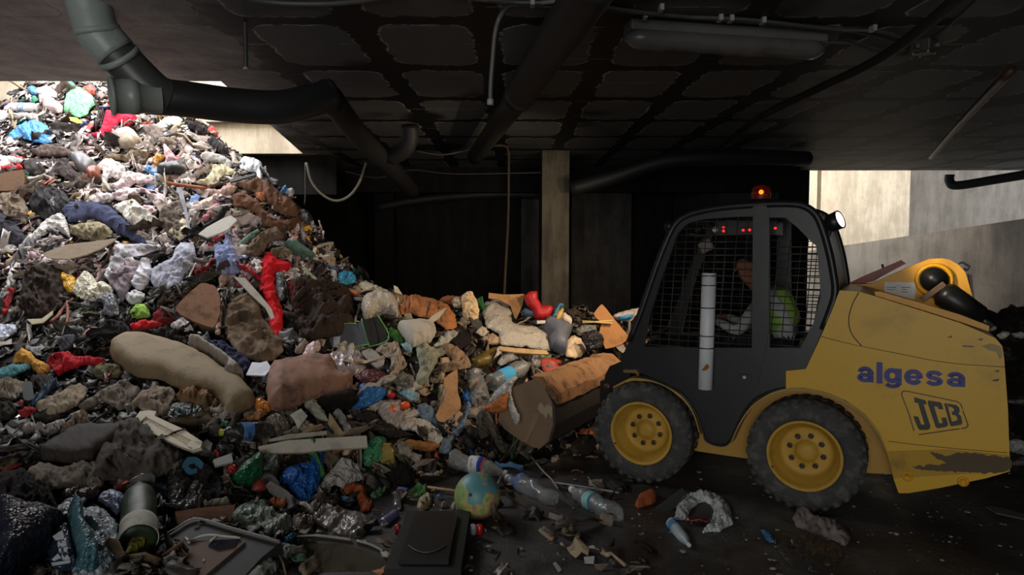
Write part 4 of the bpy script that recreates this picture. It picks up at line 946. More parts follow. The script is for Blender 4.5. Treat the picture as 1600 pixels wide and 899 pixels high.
# loose fragments too many and too small to count: one object
# ---------------------------------------------------------------- the things lying on and in the heap
def C(name, label, cat, z, pts, col, T=.09, fold=.4, k='cloth', **kw):
    mk = {a: kw.pop(a) for a in ('da', 'dirty', 'op') if a in kw}
    g_ = sum(col)/3*.9+10*.9; col = tuple(round(c*.84+g_*.14) for c in col)
    return lump(name, label, cat, z, pts, mat(k, col, **mk), T, fold, **kw)
def D_(name, label, cat, z, pts, col, th=.02, lift=.04, k='card', **kw):
    mk = {a: kw.pop(a) for a in ('da', 'r', 'op') if a in kw}
    g_ = sum(col)/3*.9; col = tuple(round(c*.78+g_*.18) for c in col)
    return slab(name, label, cat, z, pts, mat(k, col, **mk), th, lift, **kw)
F = 'film'
# --- top of the heap, in daylight
C('plastic_bag', 'bright green plastic bag on top of the heap under the open duct end', 'bag', 'A', [(398,290),(412,200),(440,160),(490,140),(545,165),(590,210),(600,245),(560,280),(545,315),(500,335),(440,315)], (118,214,146), .20, .3, F, fs=18)
C('plastic_bag', 'sky blue translucent plastic bag below the white bottle with blue cap', 'bag', 'A', [(35,490),(60,430),(130,380),(210,350),(280,370),(325,420),(325,490),(280,500),(200,480),(130,460),(60,470)], (66,150,228), .16, .4, F, fs=20)
C('trousers', 'crimson red trousers hanging below the black duct', 'clothing', 'A', [(535,440),(620,420),(650,330),(660,290),(760,290),(765,315),(850,305),(852,350),(795,392),(745,365),(730,400),(660,450),(560,455)], (214,36,66), .11, .35, dirty=.3, fs=10)
C('cushion', 'round beige cushion with a dirty seam below the crimson trousers', 'cushion', 'A', [(722,470),(760,430),(830,420),(880,470),(890,510),(830,535),(760,525)], (196,182,162), .15, .14, fs=7)
C('towel', 'folded olive brown towel under the round beige cushion', 'cloth', 'A', [(640,590),(700,560),(780,570),(810,545),(880,530),(930,560),(920,590),(860,600),(800,612),(730,600)], (124,106,82), .08)
C('handbag', 'grey leather bag lying on its side, upper middle of the heap', 'bag', 'A', [(430,580),(520,560),(600,620),(590,660),(540,700),(500,670)], (100,98,100), .11, .15, k='paint')
C('purse', 'reddish brown leather purse touching the grey leather bag', 'purse', 'A', [(540,690),(580,650),(630,660),(620,715),(570,730)], (156,82,62), .09, .2, k='paint')
C('carrier_bag', 'dirty white knotted carrier bag with dark handle loop', 'bag', 'A', [(600,640),(640,600),(690,590),(780,640),(785,690),(730,720),(690,705),(670,740),(694,790),(650,770),(628,720),(640,670)], (212,202,196), .14, .35, F)
C('shirt', 'pale pink shirt right of the dirty white knotted bag', 'clothing', 'A', [(690,760),(740,730),(800,670),(900,690),(965,700),(940,740),(840,750),(800,780),(720,785)], (236,214,220), .08)
C('scarf', 'light pink cloth standing up in a peak', 'cloth', 'A', [(1020,500),(1045,515),(1085,565),(1115,600),(1060,612),(1030,580)], (232,186,196), .08)
C('wrapper', 'orange yellow food wrapper left of the light pink peak', 'wrapper', 'A', [(945,590),(990,560),(1030,575),(1000,610),(970,630)], (238,164,60), .06, .5, F)
C('shoe', 'flattened black leather shoe in the upper right of the heap', 'shoe', 'A', [(980,660),(1020,630),(1110,620),(1165,670),(1150,695),(1060,690),(1010,695)], (46,46,50), .10, .15, k='paint')
C('plastic_bag', 'small blue plastic bag left of the black leather shoe', 'bag', 'A', [(900,660),(930,635),(980,670),(985,715),(940,690)], (84,150,214), .08, .4, F)
C('blouse', 'cream yellow blouse crumpled near the right edge of the heap top', 'clothing', 'A', [(1210,740),(1290,720),(1320,650),(1380,620),(1460,660),(1450,690),(1390,700),(1340,760),(1250,750)], (222,214,176), .10, .5)
C('carrier_bag', 'white carrier bag on the upper right edge against the dark', 'bag', 'C', [(272,50),(300,22),(360,25),(410,60),(415,145),(395,150),(375,112),(330,100),(285,90)], (218,226,236), .14, .4, F)
C('shirt', 'light grey shirt left of the white carrier bag on the edge', 'clothing', 'A', [(1250,570),(1300,550),(1400,580),(1460,620),(1430,645),(1380,620),(1270,600)], (196,194,192), .08)
C('jacket', 'black jacket on the skyline below the chute wall', 'clothing', 'A', [(1150,350),(1230,370),(1290,400),(1300,440),(1250,432),(1180,390)], (50,46,48), .11)
C('jacket', 'dark jacket lower on the skyline, next below the first black one', 'clothing', 'A', [(1290,470),(1330,450),(1400,530),(1396,565),(1330,520)], (46,44,46), .11)
C('food_packet', 'white and lime food packet under the duct, right side', 'packet', 'A', [(1015,350),(1060,332),(1110,330),(1140,350),(1120,385),(1060,385)], (232,236,204), .06, .3, F)
D_('paper_sheet', 'yellow paper sheet under the bright green bag', 'paper', 'A', [(430,330),(480,335),(528,372),(480,370),(440,352)], (230,204,84), .012, .07)
C('hat', 'crushed dark felt hat at the left of the heap', 'hat', 'A', [(145,610),(200,590),(270,600),(290,660),(240,695),(170,680)], (62,56,56), .13, .35, fs=22)
C('rubbish_sack', 'navy black rubbish sack above the dark blue jacket', 'sack', 'A', [(200,830),(270,815),(380,830),(440,870),(420,896),(340,905),(230,890)], (52,54,68), .13, .35, F)
D_('wooden_box', 'rusty brown wooden box poking out at the left edge', 'box', 'A', [(-40,695),(140,660),(152,740),(110,785),(-40,790)], (104,72,44), .14, .10, da=.8, rag=.8)
C('scarf', 'narrow red scarf on top of the rusty brown box', 'scarf', 'A', [(10,640),(130,628),(137,655),(20,667)], (208,48,52), .06)
D_('paper_sheet', 'white paper sheet at the very top of the heap', 'paper', 'A', [(195,92),(280,85),(322,102),(262,116)], (240,240,240), .012, .08, curl=.05)
D_('polystyrene_sheet', 'big white polystyrene sheet near the top left', 'sheet', 'A', [(215,165),(290,132),(352,178),(350,205),(290,195)], (240,242,246), .03, .10, rag=.8)
C('teal_film', 'teal plastic film at the top beside the white paper', 'film', 'A', [(385,122),(440,105),(478,140),(430,162)], (40,150,128), .07, .5, F)
C('plastic_film', 'blue plastic film left of the big white polystyrene sheet', 'film', 'A', [(165,152),(220,140),(245,182),(200,192)], (62,138,200), .07, .5, F)
C('carrier_bag', 'red and white bag tucked behind the open duct end', 'bag', 'A', [(518,145),(580,132),(592,190),(550,184)], (226,76,64), .08, .4, F)
C('towel', 'greyish white towel between the blue bag and the white bottle', 'cloth', 'A', [(40,330),(70,312),(150,303),(250,318),(240,342),(150,348),(80,346)], (200,190,184), .07)
C('blouse', 'white blouse at the far left edge above the red scarf', 'clothing', 'A', [(-30,575),(60,572),(148,600),(140,628),(60,612),(-30,620)], (206,206,208), .08)
C('sweater', 'dusty pink sweater left of the bright green bag', 'clothing', 'A', [(240,200),(300,190),(392,262),(385,305),(330,302),(262,262)], (214,186,184), .09)
C('shirt', 'grey white rag at the left border below the blue bag', 'cloth', 'A', [(-30,300),(30,290),(60,318),(30,350),(-30,380)], (204,206,214), .08)
C('bedsheet', 'pinkish white bed sheet in long folds, upper centre', 'cloth', 'A', [(700,812),(780,775),(870,778),(960,788),(1040,835),(1064,890),(960,880),(900,812),(850,832),(760,856),(705,838)], (230,208,212), .11, .5, stretch=3.5)
C('shirt', 'pale shirt left of the pinkish bed sheet', 'clothing', 'A', [(556,862),(620,808),(700,810),(712,846),(640,872)], (216,204,204), .08)
rod('wooden_stick', 'reddish brown wooden slat beneath the black leather shoe', 'slat', 'A', [(1040,800),(1160,816),(1292,834)], .018, mat('card', (158, 98, 62)), .10)
D_('plastic_strip', 'dark grey plastic strip above the brown coat', 'strip', 'A', [(1428,722),(1590,682),(1596,694),(1440,738)], (58,58,62), .02, .10, k='paint')
C('rag', 'light grey rag on the sloping dark soil of the upper right', 'cloth', 'A', [(1150,430),(1180,420),(1280,490),(1330,525),(1290,520),(1210,470)], (188,180,176), .06)
C('rag', 'brown grey rag high up right of the crimson trousers', 'cloth', 'A', [(890,400),(960,380),(1060,470),(1080,500),(1020,490),(940,450)], (128,112,104), .07)
C('rag', 'dark brown rag below the blue plastic bag', 'cloth', 'A', [(180,540),(300,500),(400,520),(460,560),(370,580),(250,575)], (92,78,72), .08)
C('rag', 'charcoal rag between the hat and the grey leather bag', 'cloth', 'A', [(330,600),(420,590),(480,680),(540,740),(500,780),(420,720),(350,680)], (72,64,62), .10)
C('white_sock', 'small white cloth ball right of the bed sheet', 'cloth', 'A', [(1140,600),(1190,592),(1222,620),(1180,640)], (230,226,216), .05)
C('t_shirt', 'brown and pink shirt under the cream yellow blouse', 'clothing', 'A', [(1180,760),(1260,770),(1360,790),(1440,745),(1480,770),(1440,820),(1350,830),(1240,810)], (196,164,150), .08)
# --- middle of the lit face
C('jacket', 'dark blue jacket draped in a long arch over the white clothes', 'clothing', 'B', [(360,130),(400,80),(480,60),(580,60),(700,100),(790,180),(870,250),(915,320),(880,332),(800,290),(740,270),(700,240),(640,190),(560,165),(480,190),(430,182),(400,138)], (66,72,104), .17, .3, ang=.6, stretch=4, dirty=.2)
C('bedsheet', 'crumpled white sheet above the end of the dark blue jacket', 'cloth', 'B', [(700,95),(740,70),(830,40),(870,80),(950,120),(990,200),(965,242),(900,190),(870,240),(800,180),(740,120)], (238,234,226), .13, .5)
C('plastic_sheet', 'pale grey plastic sheet stretched down left of the blue jacket', 'sheet', 'B', [(95,370),(150,300),(220,240),(300,160),(390,135),(420,200),(440,285),(340,232),(240,290),(180,340),(120,388)], (204,200,196), .09, .3, F, ang=2.2, stretch=4)
C('ribbon_cloth', 'thin white strip of cloth hanging at the left edge', 'cloth', 'B', [(80,440),(132,380),(140,392),(100,440),(80,490),(86,560),(70,612),(40,615),(0,655),(5,630),(40,580),(60,500)], (206,200,198), .05, .4)
C('red_rag', 'red rag at the lower end of the thin white hanging strip', 'cloth', 'B', [(42,612),(88,600),(70,690),(45,760),(15,772),(22,690)], (178,42,44), .06)
D_('cardboard_sheet', 'flat tan cardboard sheet below the dark blue jacket', 'cardboard', 'B', [(265,385),(420,328),(560,312),(725,290),(640,350),(540,392),(430,418),(310,414)], (182,162,138), .02, .12, rag=.6, da=.35)
C('blouse', 'khaki blouse under the arch of the blue jacket', 'clothing', 'B', [(440,215),(560,190),(620,185),(690,225),(700,272),(620,310),(530,300),(450,260)], (158,148,118), .10, .5)
C('bedsheet', 'long off-white sheet falling in folds at the centre of the heap', 'cloth', 'B', [(720,330),(860,325),(950,328),(1000,350),(940,400),(950,500),(905,600),(860,606),(820,570),(870,430),(780,440),(740,520),(662,545),(652,505),(700,410)], (214,212,220), .12, .5, ang=1.9, stretch=4.5, fs=18)
C('striped_cloth', 'mauve grey cloth hanging under the long off-white sheet', 'cloth', 'B', [(740,450),(830,470),(862,470),(822,570),(792,640),(760,692),(735,640),(700,590),(668,548),(692,480)], (150,136,142), .09, .5, ang=.4, stretch=4)
C('sweater', 'lilac grey sweater right of the long off-white sheet', 'clothing', 'B', [(945,480),(1060,420),(1090,370),(1130,318),(1200,318),(1222,400),(1180,480),(1110,590),(1050,612),(960,595),(938,530)], (182,184,202), .12, .3, ang=1.0, stretch=3)
D_('foam_tray', 'bright white pointed board above the blue jeans', 'board', 'B', [(1238,262),(1290,220),(1400,160),(1440,147),(1480,175),(1420,235),(1330,272),(1290,284)], (238,238,230), .025, .12, da=.15)
C('jeans', 'light blue jeans hanging down right of the white pointed board', 'clothing', 'B', [(1335,330),(1400,300),(1405,250),(1432,255),(1450,320),(1500,430),(1516,500),(1450,512),(1370,526),(1350,470),(1340,400)], (140,154,200), .12, .4, ang=1.5, dirty=.3)
C('plastic_bag', 'yellow plastic bag left of the cloudy packet', 'bag', 'B', [(370,530),(395,500),(465,530),(472,570),(440,640),(400,600)], (240,176,26), .09, .3, F)
C('plastic_packet', 'cloudy transparent packet with yellowish paper inside', 'packet', 'B', [(450,630),(470,560),(520,495),(565,508),(600,560),(650,560),(705,600),(690,640),(600,682),(520,672)], (214,206,178), .12, .4, F)
C('rubbish_sack', 'shiny grey black sack below the cloudy packet', 'sack', 'B', [(600,680),(640,640),(700,620),(732,680),(742,762),(690,775),(640,760),(650,700)], (116,114,122), .10, .5, F)
C('tissue_paper', 'white crumpled tissue below the mauve grey cloth', 'paper', 'B', [(780,660),(840,610),(905,640),(890,682),(820,702)], (228,228,228), .09, .5)
C('lime_cloth', 'lime green cloth in the middle of the heap', 'cloth', 'B', [(813,742),(860,700),(920,708),(937,780),(870,788),(815,782)], (146,192,70), .09, .3)
C('red_rag', 'bright red flat rag below the lime green cloth', 'cloth', 'B', [(808,832),(900,800),(1012,820),(1012,842),(900,858),(830,864)], (206,30,36), .07)
C('red_rag', 'dark red rag beside the brown sofa panel', 'cloth', 'B', [(955,762),(1010,730),(1122,770),(1122,802),(1020,832),(968,802)], (128,30,34), .08)
D_('sofa_panel', 'tan brown padded panel slanting behind the foam mattress', 'panel', 'B', [(1095,722),(1170,640),(1260,568),(1342,588),(1372,650),(1372,762),(1332,848),(1220,812),(1130,765)], (156,108,78), .07, .12, rag=.8, da=.9)
C('rag', 'pale peach rag hanging under the light blue jeans', 'cloth', 'B', [(1362,530),(1422,520),(1390,620),(1412,700),(1384,800),(1372,890),(1338,882),(1360,760),(1380,650)], (186,154,138), .07, .5, ang=1.5, stretch=4)
C('ribbon_cloth', 'maroon ribbon right of the peach hanging rag', 'cloth', 'B', [(1508,500),(1560,560),(1604,640),(1592,664),(1530,592),(1480,604),(1468,560),(1520,570)], (156,46,68), .05)
D_('white_lath', 'white painted lath slanting down left of the red shirt', 'lath', 'C', [(245,722),(310,728),(400,828),(466,910),(490,980),(470,985),(430,905),(340,822)], (206,202,190), .02, .10)
C('trousers', 'dark brown trousers folded on the right shoulder of the heap', 'clothing', 'C', [(235,240),(290,230),(380,270),(440,340),(510,390),(600,385),(640,350),(628,420),(560,452),(480,442),(430,420),(370,350),(300,312),(242,312)], (104,68,48), .14, .3, ang=.7)
C('coat', 'brown coat piled above the dark brown trousers', 'clothing', 'C', [(238,178),(330,155),(420,155),(500,210),(540,250),(600,290),(634,330),(612,372),(540,362),(470,312),(420,262),(370,230),(300,202)], (116,80,60), .15, .5, fs=18)
C('rag', 'rust orange rag on the brown coat', 'cloth', 'C', [(362,236),(410,224),(452,250),(410,282)], (184,112,70), .20, .3)
C('foil', 'grey foil piece on the brown coat', 'foil', 'C', [(472,262),(510,250),(552,312),(530,334),(488,302)], (190,188,192), .20, .25, F)
C('plastic_film', 'black film on the edge of the heap below the coat', 'film', 'C', [(628,330),(660,330),(702,380),(692,422),(650,402)], (62,62,66), .09, .5, F)
C('rag', 'small white striped rag on the skyline right of the coat', 'cloth', 'C', [(538,218),(570,205),(597,230),(590,252),(560,247)], (214,218,230), .08)
C('bottle_cap', 'blue lump beside the small white striped rag', 'plastic', 'C', [(518,216),(540,207),(548,230),(525,234)], (50,134,206), .08, .1, F)
C('cushion', 'dull green cushion above the red shirt', 'cushion', 'C', [(542,515),(600,518),(660,560),(724,610),(670,628),(610,602),(560,562)], (88,118,102), .10, .12)
C('towel', 'sage green striped towel left of the brown grey rags', 'cloth', 'C', [(258,542),(320,480),(390,448),(402,470),(330,522),(270,562)], (120,150,132), .08)
C('blanket', 'brown grey blanket bunched in the right part of the heap', 'cloth', 'C', [(298,562),(370,490),(430,450),(490,430),(537,480),(520,502),(450,522),(412,592),(330,602)], (116,96,80), .13, .5)
C('rag', 'brown rag between the green cushion and the red shirt', 'cloth', 'C', [(458,562),(530,540),(592,580),(545,612),(480,602)], (126,108,90), .13)
C('shirt', 'bright red shirt hanging long down the right side of the heap', 'clothing', 'P', [(415,395),(424,394),(434,405),(453,411),(456,421),(438,426),(431,425),(431,443),(434,462),(442,485),(443,505),(437,525),(427,524),(421,505),(420,485),(412,468),(405,452),(404,432),(409,413)], (220,22,32), .15, .35, ang=1.45, stretch=3.5, dirty=.2)
C('plastic_bag', 'grey plastic bag in the bend of the red shirt', 'bag', 'C', [(488,702),(540,688),(552,760),(547,850),(510,862),(490,782)], (100,106,106), .09, .3, F)
C('rag', 'maroon rag right of the bright red shirt', 'cloth', 'C', [(552,710),(600,740),(642,820),(664,905),(600,905),(568,820)], (126,38,44), .08)
D_('plastic_strip', 'pale green strip on the slope right of the maroon rag', 'strip', 'C', [(662,668),(720,720),(804,790),(780,804),(708,752),(668,702)], (176,188,156), .015, .07)
C('plastic_bag', 'turquoise blue plastic bag at the foot of the right slope', 'bag', 'C', [(848,712),(890,684),(952,710),(962,752),(900,768),(858,752)], (46,156,204), .12, .5, F)
C('tissue_paper', 'white paper left of the turquoise bag', 'paper', 'C', [(806,702),(842,688),(852,742),(820,758)], (206,200,196), .07)
C('plastic_bag', 'beige knotted bag on the slope above the turquoise bag', 'bag', 'C', [(768,612),(800,590),(842,620),(838,672),(790,658)], (168,146,122), .12, .3, F)
C('scarf', 'rose pink scarf between pale cloth and the brown trousers', 'scarf', 'C', [(56,390),(110,320),(160,285),(172,300),(130,342),(92,394)], (236,150,168), .07)
C('shirt', 'peach white shirt above the rose pink scarf', 'clothing', 'C', [(-5,290),(60,275),(150,233),(162,260),(110,312),(30,334),(-5,314)], (228,206,196), .09)
C('coat', 'black coat right of the rose pink scarf', 'clothing', 'C', [(60,440),(120,385),(170,320),(230,255),(240,300),(190,360),(130,420),(90,450)], (44,42,46), .09)
C('blanket', 'muddy brown blanket hanging in wide folds behind the navy jacket', 'cloth', 'P', [(352,480),(372,462),(400,458),(412,500),(440,530),(442,548),(428,562),(400,564),(372,556),(352,520)], (112,92,72), .14, .35, ang=1.5, stretch=4, dirty=1.5)
C('blanket', 'wet dark brown mass of cloth below the turquoise bag', 'cloth', 'P', [(452,440),(500,430),(545,452),(556,490),(540,520),(490,530),(462,505)], (62,48,40), .16, .6, fs=20, dirty=2)
C('rug', 'dark crumpled rug at the left below the hanging white strip', 'rug', 'P', [(40,420),(90,410),(100,440),(95,480),(60,500),(30,480)], (56,44,38), .12, .5)
C('coat', 'charcoal coat at the far left edge of the heap', 'clothing', 'P', [(-10,330),(20,340),(40,372),(30,384),(0,372),(-10,370)], (60,60,70), .12, .4)
C('coat', 'grey black coat between the hat and the dark blue jacket', 'clothing', 'P', [(50,300),(75,288),(100,300),(110,318),(90,345),(60,338),(45,320)], (56,54,58), .13, .5)
C('t_shirt', 'taupe shirt at the left above the tan cardboard sheet', 'clothing', 'P', [(0,302),(30,298),(45,330),(40,350),(15,345),(0,330)], (122,106,90), .10)
C('pullover', 'grey brown pullover right of the crumpled white sheet', 'clothing', 'P', [(250,330),(282,312),(292,350),(280,372),(262,366),(250,350)], (120,108,98), .10, .5)
C('paper_bag', 'cream paper bag between the sweater and the white pointed board', 'bag', 'P', [(262,362),(280,340),(290,342),(298,362),(280,376)], (220,204,176), .08, .3, 'card')
D_('pale_strap', 'pale lilac strap running down above the lilac grey sweater', 'strap', 'B', [(1100,-30),(1135,-30),(1165,100),(1192,260),(1176,266),(1150,120)], (186,186,206), .012, .13)
# --- shaded left foreground
C('foam_mattress', 'large olive foam mattress lying across the middle left', 'mattress', 'D', [(678,270),(700,220),(790,180),(890,178),(1000,208),(1120,240),(1240,290),(1310,330),(1400,395),(1500,450),(1592,560),(1590,610),(1520,652),(1420,700),(1370,600),(1300,560),(1090,500),(1000,450),(880,440),(790,400),(700,330)], (136,116,84), .12, .10, 'card', fs=4, drape=.25, jag=.3, da=.6)
C('foam_sheet', 'grey foam sheet on the back edge of the olive mattress', 'foam', 'D', [(1170,222),(1250,232),(1400,330),(1525,436),(1462,466),(1390,440),(1420,400),(1300,320),(1200,270)], (150,138,124), .15, .1, 'card', da=.6)
C('jacket', 'navy blue jacket behind the olive foam mattress', 'clothing', 'D', [(1235,250),(1290,210),(1380,208),(1450,258),(1540,308),(1568,345),(1540,422),(1440,362),(1370,312),(1280,287)], (40,44,78), .15, .4)
D_('paper_sheet', 'white folded paper right of the navy blue jacket', 'paper', 'F', [(338,345),(375,250),(430,245),(470,230),(492,270),(480,312),(455,350)], (232,234,244), .012, .10, curl=.08, da=.15)
C('sweater', 'red sweater spread at the left in the shade', 'clothing', 'D', [(293,345),(340,300),(420,275),(460,310),(560,308),(665,340),(650,362),(540,360),(440,387),(370,424),(330,392)], (196,26,38), .10, .5, fs=12)
C('scarf', 'orange and white patterned scarf left of the red sweater', 'scarf', 'D', [(78,332),(130,258),(190,280),(222,320),(312,370),(312,402),(262,428),(200,377),(140,342),(90,352)], (214,150,56), .08, .5)
C('towel', 'teal towel at the left edge in the shade', 'cloth', 'D', [(-30,400),(80,360),(180,350),(192,380),(100,422),(-30,450)], (74,130,136), .09)
C('towel', 'beige towel with a curled edge, lower left', 'cloth', 'D', [(215,602),(300,570),(400,520),(490,478),(547,510),(530,562),(450,632),(340,668),(240,652)], (166,148,122), .10, .35)
C('blanket', 'brownish grey blanket in front of the olive mattress', 'cloth', 'D', [(488,622),(560,570),(660,500),(760,468),(872,510),(852,580),(760,642),(700,622),(640,582),(560,652)], (118,104,90), .12, .5)
C('fabric_sack', 'knotted taupe cloth bundle above the white grille', 'bundle', 'D', [(870,540),(960,500),(1060,500),(1097,550),(1062,640),(1012,688),(900,652),(862,622),(835,660),(808,620)], (136,118,100), .20, .4, ang=.8, stretch=3.5)
C('rag', 'light brown rag with wrinkles above the dark brown sheet', 'cloth', 'D', [(388,772),(440,700),(540,650),(562,740),(480,762)], (132,112,92), .10, .5)
C('mop_head', 'brown fringed mop head in front of the olive mattress', 'mop', 'D', [(1098,545),(1180,522),(1300,538),(1374,590),(1372,642),(1300,664),(1200,612),(1130,592)], (132,98,66), .12, .8, fs=45, stretch=6, ang=.4)
C('plastic_bag', 'dark green bag under the brown mop head', 'bag', 'D', [(1040,660),(1080,600),(1180,590),(1290,640),(1262,722),(1140,742),(1060,702)], (34,52,44), .12, .3, F)
C('plastic_sheet', 'dark brown sheet lying flat in the lower left', 'sheet', 'P', [(62,702),(120,668),(162,664),(206,672),(150,718),(130,723),(80,721),(65,717)], (54,45,38), .07, .12, 'card')
C('tarpaulin', 'dusty grey tarpaulin below the white grille', 'tarpaulin', 'P', [(150,712),(166,668),(215,652),(262,692),(290,712),(270,740),(220,752),(170,752),(140,748)], (92,84,76), .10, .35, fs=8)
C('paper_sack', 'pale brown stiff sack in the lower left foreground', 'sack', 'E', [(133,312),(180,240),(250,190),(300,200),(400,222),(520,183),(592,200),(642,332),(600,352),(480,347),(380,352),(290,378),(170,342)], (134,122,106), .12, .3)
C('rag', 'white lace edged rag left of the light brown rag', 'cloth', 'D', [(138,762),(180,718),(240,740),(300,738),(392,698),(402,740),(330,792),(270,802),(232,848),(214,790),(160,792)], (184,172,166), .09, .5)
C('plastic_bag', 'whitish plastic bag at the left border above the shade', 'bag', 'D', [(-30,118),(90,108),(104,150),(20,205),(-30,210)], (186,190,206), .11, .4, F)
rod('branch', 'reddish brown stick leaning left of the black fur', 'stick', 'D', [(330,150),(375,110),(400,70),(470,0)], .016, mat('card', (116, 66, 50)), .08)
rod('branch', 'short upright brown stick right of the leaning one', 'stick', 'D', [(430,160),(436,90),(432,15)], .012, mat('card', (124, 76, 60)), .08)
D_('veneer_sheet', 'curved cream veneer strip in the left middle', 'veneer', 'D', [(168,76),(260,72),(332,20),(327,48),(272,97),(200,106)], (206,194,158), .012, .08)
C('fur_collar', 'black fur bundle above the olive mattress', 'fur', 'D', [(600,150),(640,100),(720,80),(800,118),(814,170),(740,192),(660,192),(620,182)], (34,30,32), .14, .6, fs=30)
C('rubbish_sack', 'dark slate bag left of the black fur bundle', 'bag', 'D', [(362,202),(430,168),(484,190),(440,252),(380,282)], (66,66,74), .12, .3)
C('black_cloth', 'black cloth on the back edge of the foam mattress', 'cloth', 'D', [(880,170),(950,140),(1060,130),(1160,190),(1160,250),(1080,215),(1000,190)], (38,36,36), .17, .5)
C('tissue_paper', 'white crumpled paper behind the foam mattress', 'paper', 'D', [(1060,120),(1130,72),(1180,80),(1206,140),(1150,150)], (214,208,204), .13, .5)
C('rag', 'pink rag above the red sweater', 'cloth', 'D', [(512,196),(540,150),(605,122),(590,160),(545,194)], (196,130,128), .08)
C('olive_cloth', 'olive green cloth ball in front of the mattress end', 'cloth', 'D', [(576,400),(620,362),(720,355),(770,392),(740,440),(640,448),(590,430)], (98,90,58), .13, .4)
C('towel', 'pale brown towel at the left edge below the teal one', 'cloth', 'D', [(-30,462),(80,450),(170,480),(150,560),(60,570),(-30,545)], (142,126,106), .10, .4)
D_('plastic_tube', 'black rubber sleeve standing in the lower left', 'tube', 'D', [(136,480),(165,458),(200,470),(214,570),(180,585),(148,578)], (44,42,40), .06, .09, k='paint')
C('red_rag', 'small red rag above the two empty cans on the left', 'cloth', 'D', [(110,655),(190,628),(236,640),(200,672),(140,684)], (176,40,40), .06)
C('rag', 'dark rag at the left edge beside the cans', 'cloth', 'D', [(-30,600),(60,590),(110,640),(60,700),(-30,700)], (52,46,40), .11, .5)
C('coat', 'dark brown coat right of the teal towel', 'clothing', 'D', [(190,440),(260,420),(340,440),(330,500),(270,540),(200,520)], (54,46,42), .12, .4)
C('seat_cushion', 'orange brown stained seat cushion in the centre', 'cushion', 'F', [(468,350),(500,280),(600,258),(770,233),(870,250),(905,340),(1000,360),(1002,442),(930,482),(790,502),(640,542),(540,572),(480,542),(463,450)], (146,104,84), .15, .16, 'card', da=.9, fs=6)
C('black_pad', 'black underside lying below the stained seat cushion', 'cushion', 'F', [(785,502),(1000,452),(1012,542),(900,562),(800,545)], (30,27,25), .12, .2)
C('plastic_film', 'clear crinkled plastic draped on the stained seat cushion', 'film', 'F', [(820,310),(860,210),(940,190),(1050,188),(1082,300),(1040,342),(950,352),(880,402),(780,402),(750,372)], (206,186,180), .26, .35, 'clear', op=.4)
def cooler():
    fr = [(15,520),(30,460),(120,415),(230,400),(310,405),(345,365),(402,570),(300,590),(130,620),(15,617)]
    o = D_('cooler_bag', 'dark grey cooler bag with green piping and a white label, open flap', 'bag', 'I', fr, (92,95,102), .12, .16, k='paint', N=(-.12,-.9,.42), bevel=.01)
    D_('flap', None, None, 'I', [(350,370),(480,340),(557,470),(552,540),(420,587),(402,570)], (34,37,40), .02, .18, k='paint', N=(.35,-.8,.42), parent=o)
    G_ = mat('paint', (96, 176, 82)); c = surf(*zc('I', [(208, 490)])[0])+Vector((-.12,-.9,.42)).normalized()*.165
    def pl(p, N_): return [on_plane(x, y, c, Vector(N_)) for x, y in zc('I', p)]
    N1 = Vector((-.12,-.9,.42)).normalized()
    tube('green_piping', smooth_path(pl([(15,520),(30,460),(120,415),(230,400),(310,405)], N1), 4), .006, G_, o, 6)
    tube('green_piping', pl([(345,362),(402,572)], N1), .006, G_, o, 6); tube('green_piping', smooth_path(pl([(15,617),(130,620),(300,592),(402,572)], N1), 4), .006, G_, o, 6)
    tube('green_piping', smooth_path(pl([(402,574),(420,590),(552,544),(560,470),(482,338)], N1), 4), .005, G_, o, 6)
    bm = bmesh.new(); prism(bm, pl([(113,472),(167,450),(160,602),(108,612)], N1), -N1*.008); from_bm('white_label', bm, mat('card', (200, 200, 198)), o)
cooler()
C('candy_bag', 'pink and white bag left of the cooler bag', 'bag', 'F', [(678,242),(720,160),(790,128),(804,180),(762,212),(700,248)], (220,186,188), .08, .4, F)
C('crumpled_paper', 'brown grey paper wad left of the pink and white bag', 'paper', 'F', [(640,190),(700,125),(724,150),(690,208),(650,210)], (140,124,104), .08)
D_('plastic_board', 'grey white broken board under the cooler bag', 'board', 'F', [(1058,200),(1120,180),(1202,250),(1190,282),(1150,297),(1110,262)], (158,158,150), .02, .09, rag=.6)
C('plastic_sheet', 'tan plastic sheet right of the cooler bag', 'sheet', 'F', [(1130,200),(1200,150),(1290,138),(1302,200),(1344,280),(1280,324),(1230,312),(1242,250),(1180,212)], (166,146,124), .13, .5, F)
C('rubbish_sack', 'maroon sack below the grey white broken board', 'sack', 'F', [(1018,352),(1080,310),(1180,318),(1234,370),(1150,412),(1060,392)], (96,38,44), .11, .3, F)
C('plastic_bag', 'royal blue bag right of the stained seat cushion', 'bag', 'F', [(1008,542),(1040,470),(1048,400),(1130,398),(1214,430),(1202,482),(1120,532),(1040,558)], (30,112,190), .13, .35, F)
C('plastic_film', 'clear bag holding two orange tomatoes', 'bag', 'F', [(1163,582),(1180,508),(1250,498),(1312,508),(1322,600),(1290,684),(1220,652)], (210,196,186), .12, .4, 'clear', op=.45)
C('plastic_bag', 'light blue and white pouch above the tomatoes', 'bag', 'F', [(1288,452),(1350,428),(1414,460),(1402,502),(1360,532),(1330,492)], (134,184,204), .10, .3, F)
C('plastic_bag', 'swirled white bag right of the clear bag with tomatoes', 'bag', 'F', [(1293,652),(1350,608),(1450,618),(1540,680),(1564,740),(1532,792),(1440,742),(1390,692),(1320,692)], (214,202,190), .15, .4, F, fs=18)
C('cardboard_piece', 'orange brown torn cardboard under the swirled white bag', 'cardboard', 'F', [(1298,770),(1350,753),(1480,768),(1548,790),(1490,828),(1380,802)], (186,118,62), .05, .2, 'card')
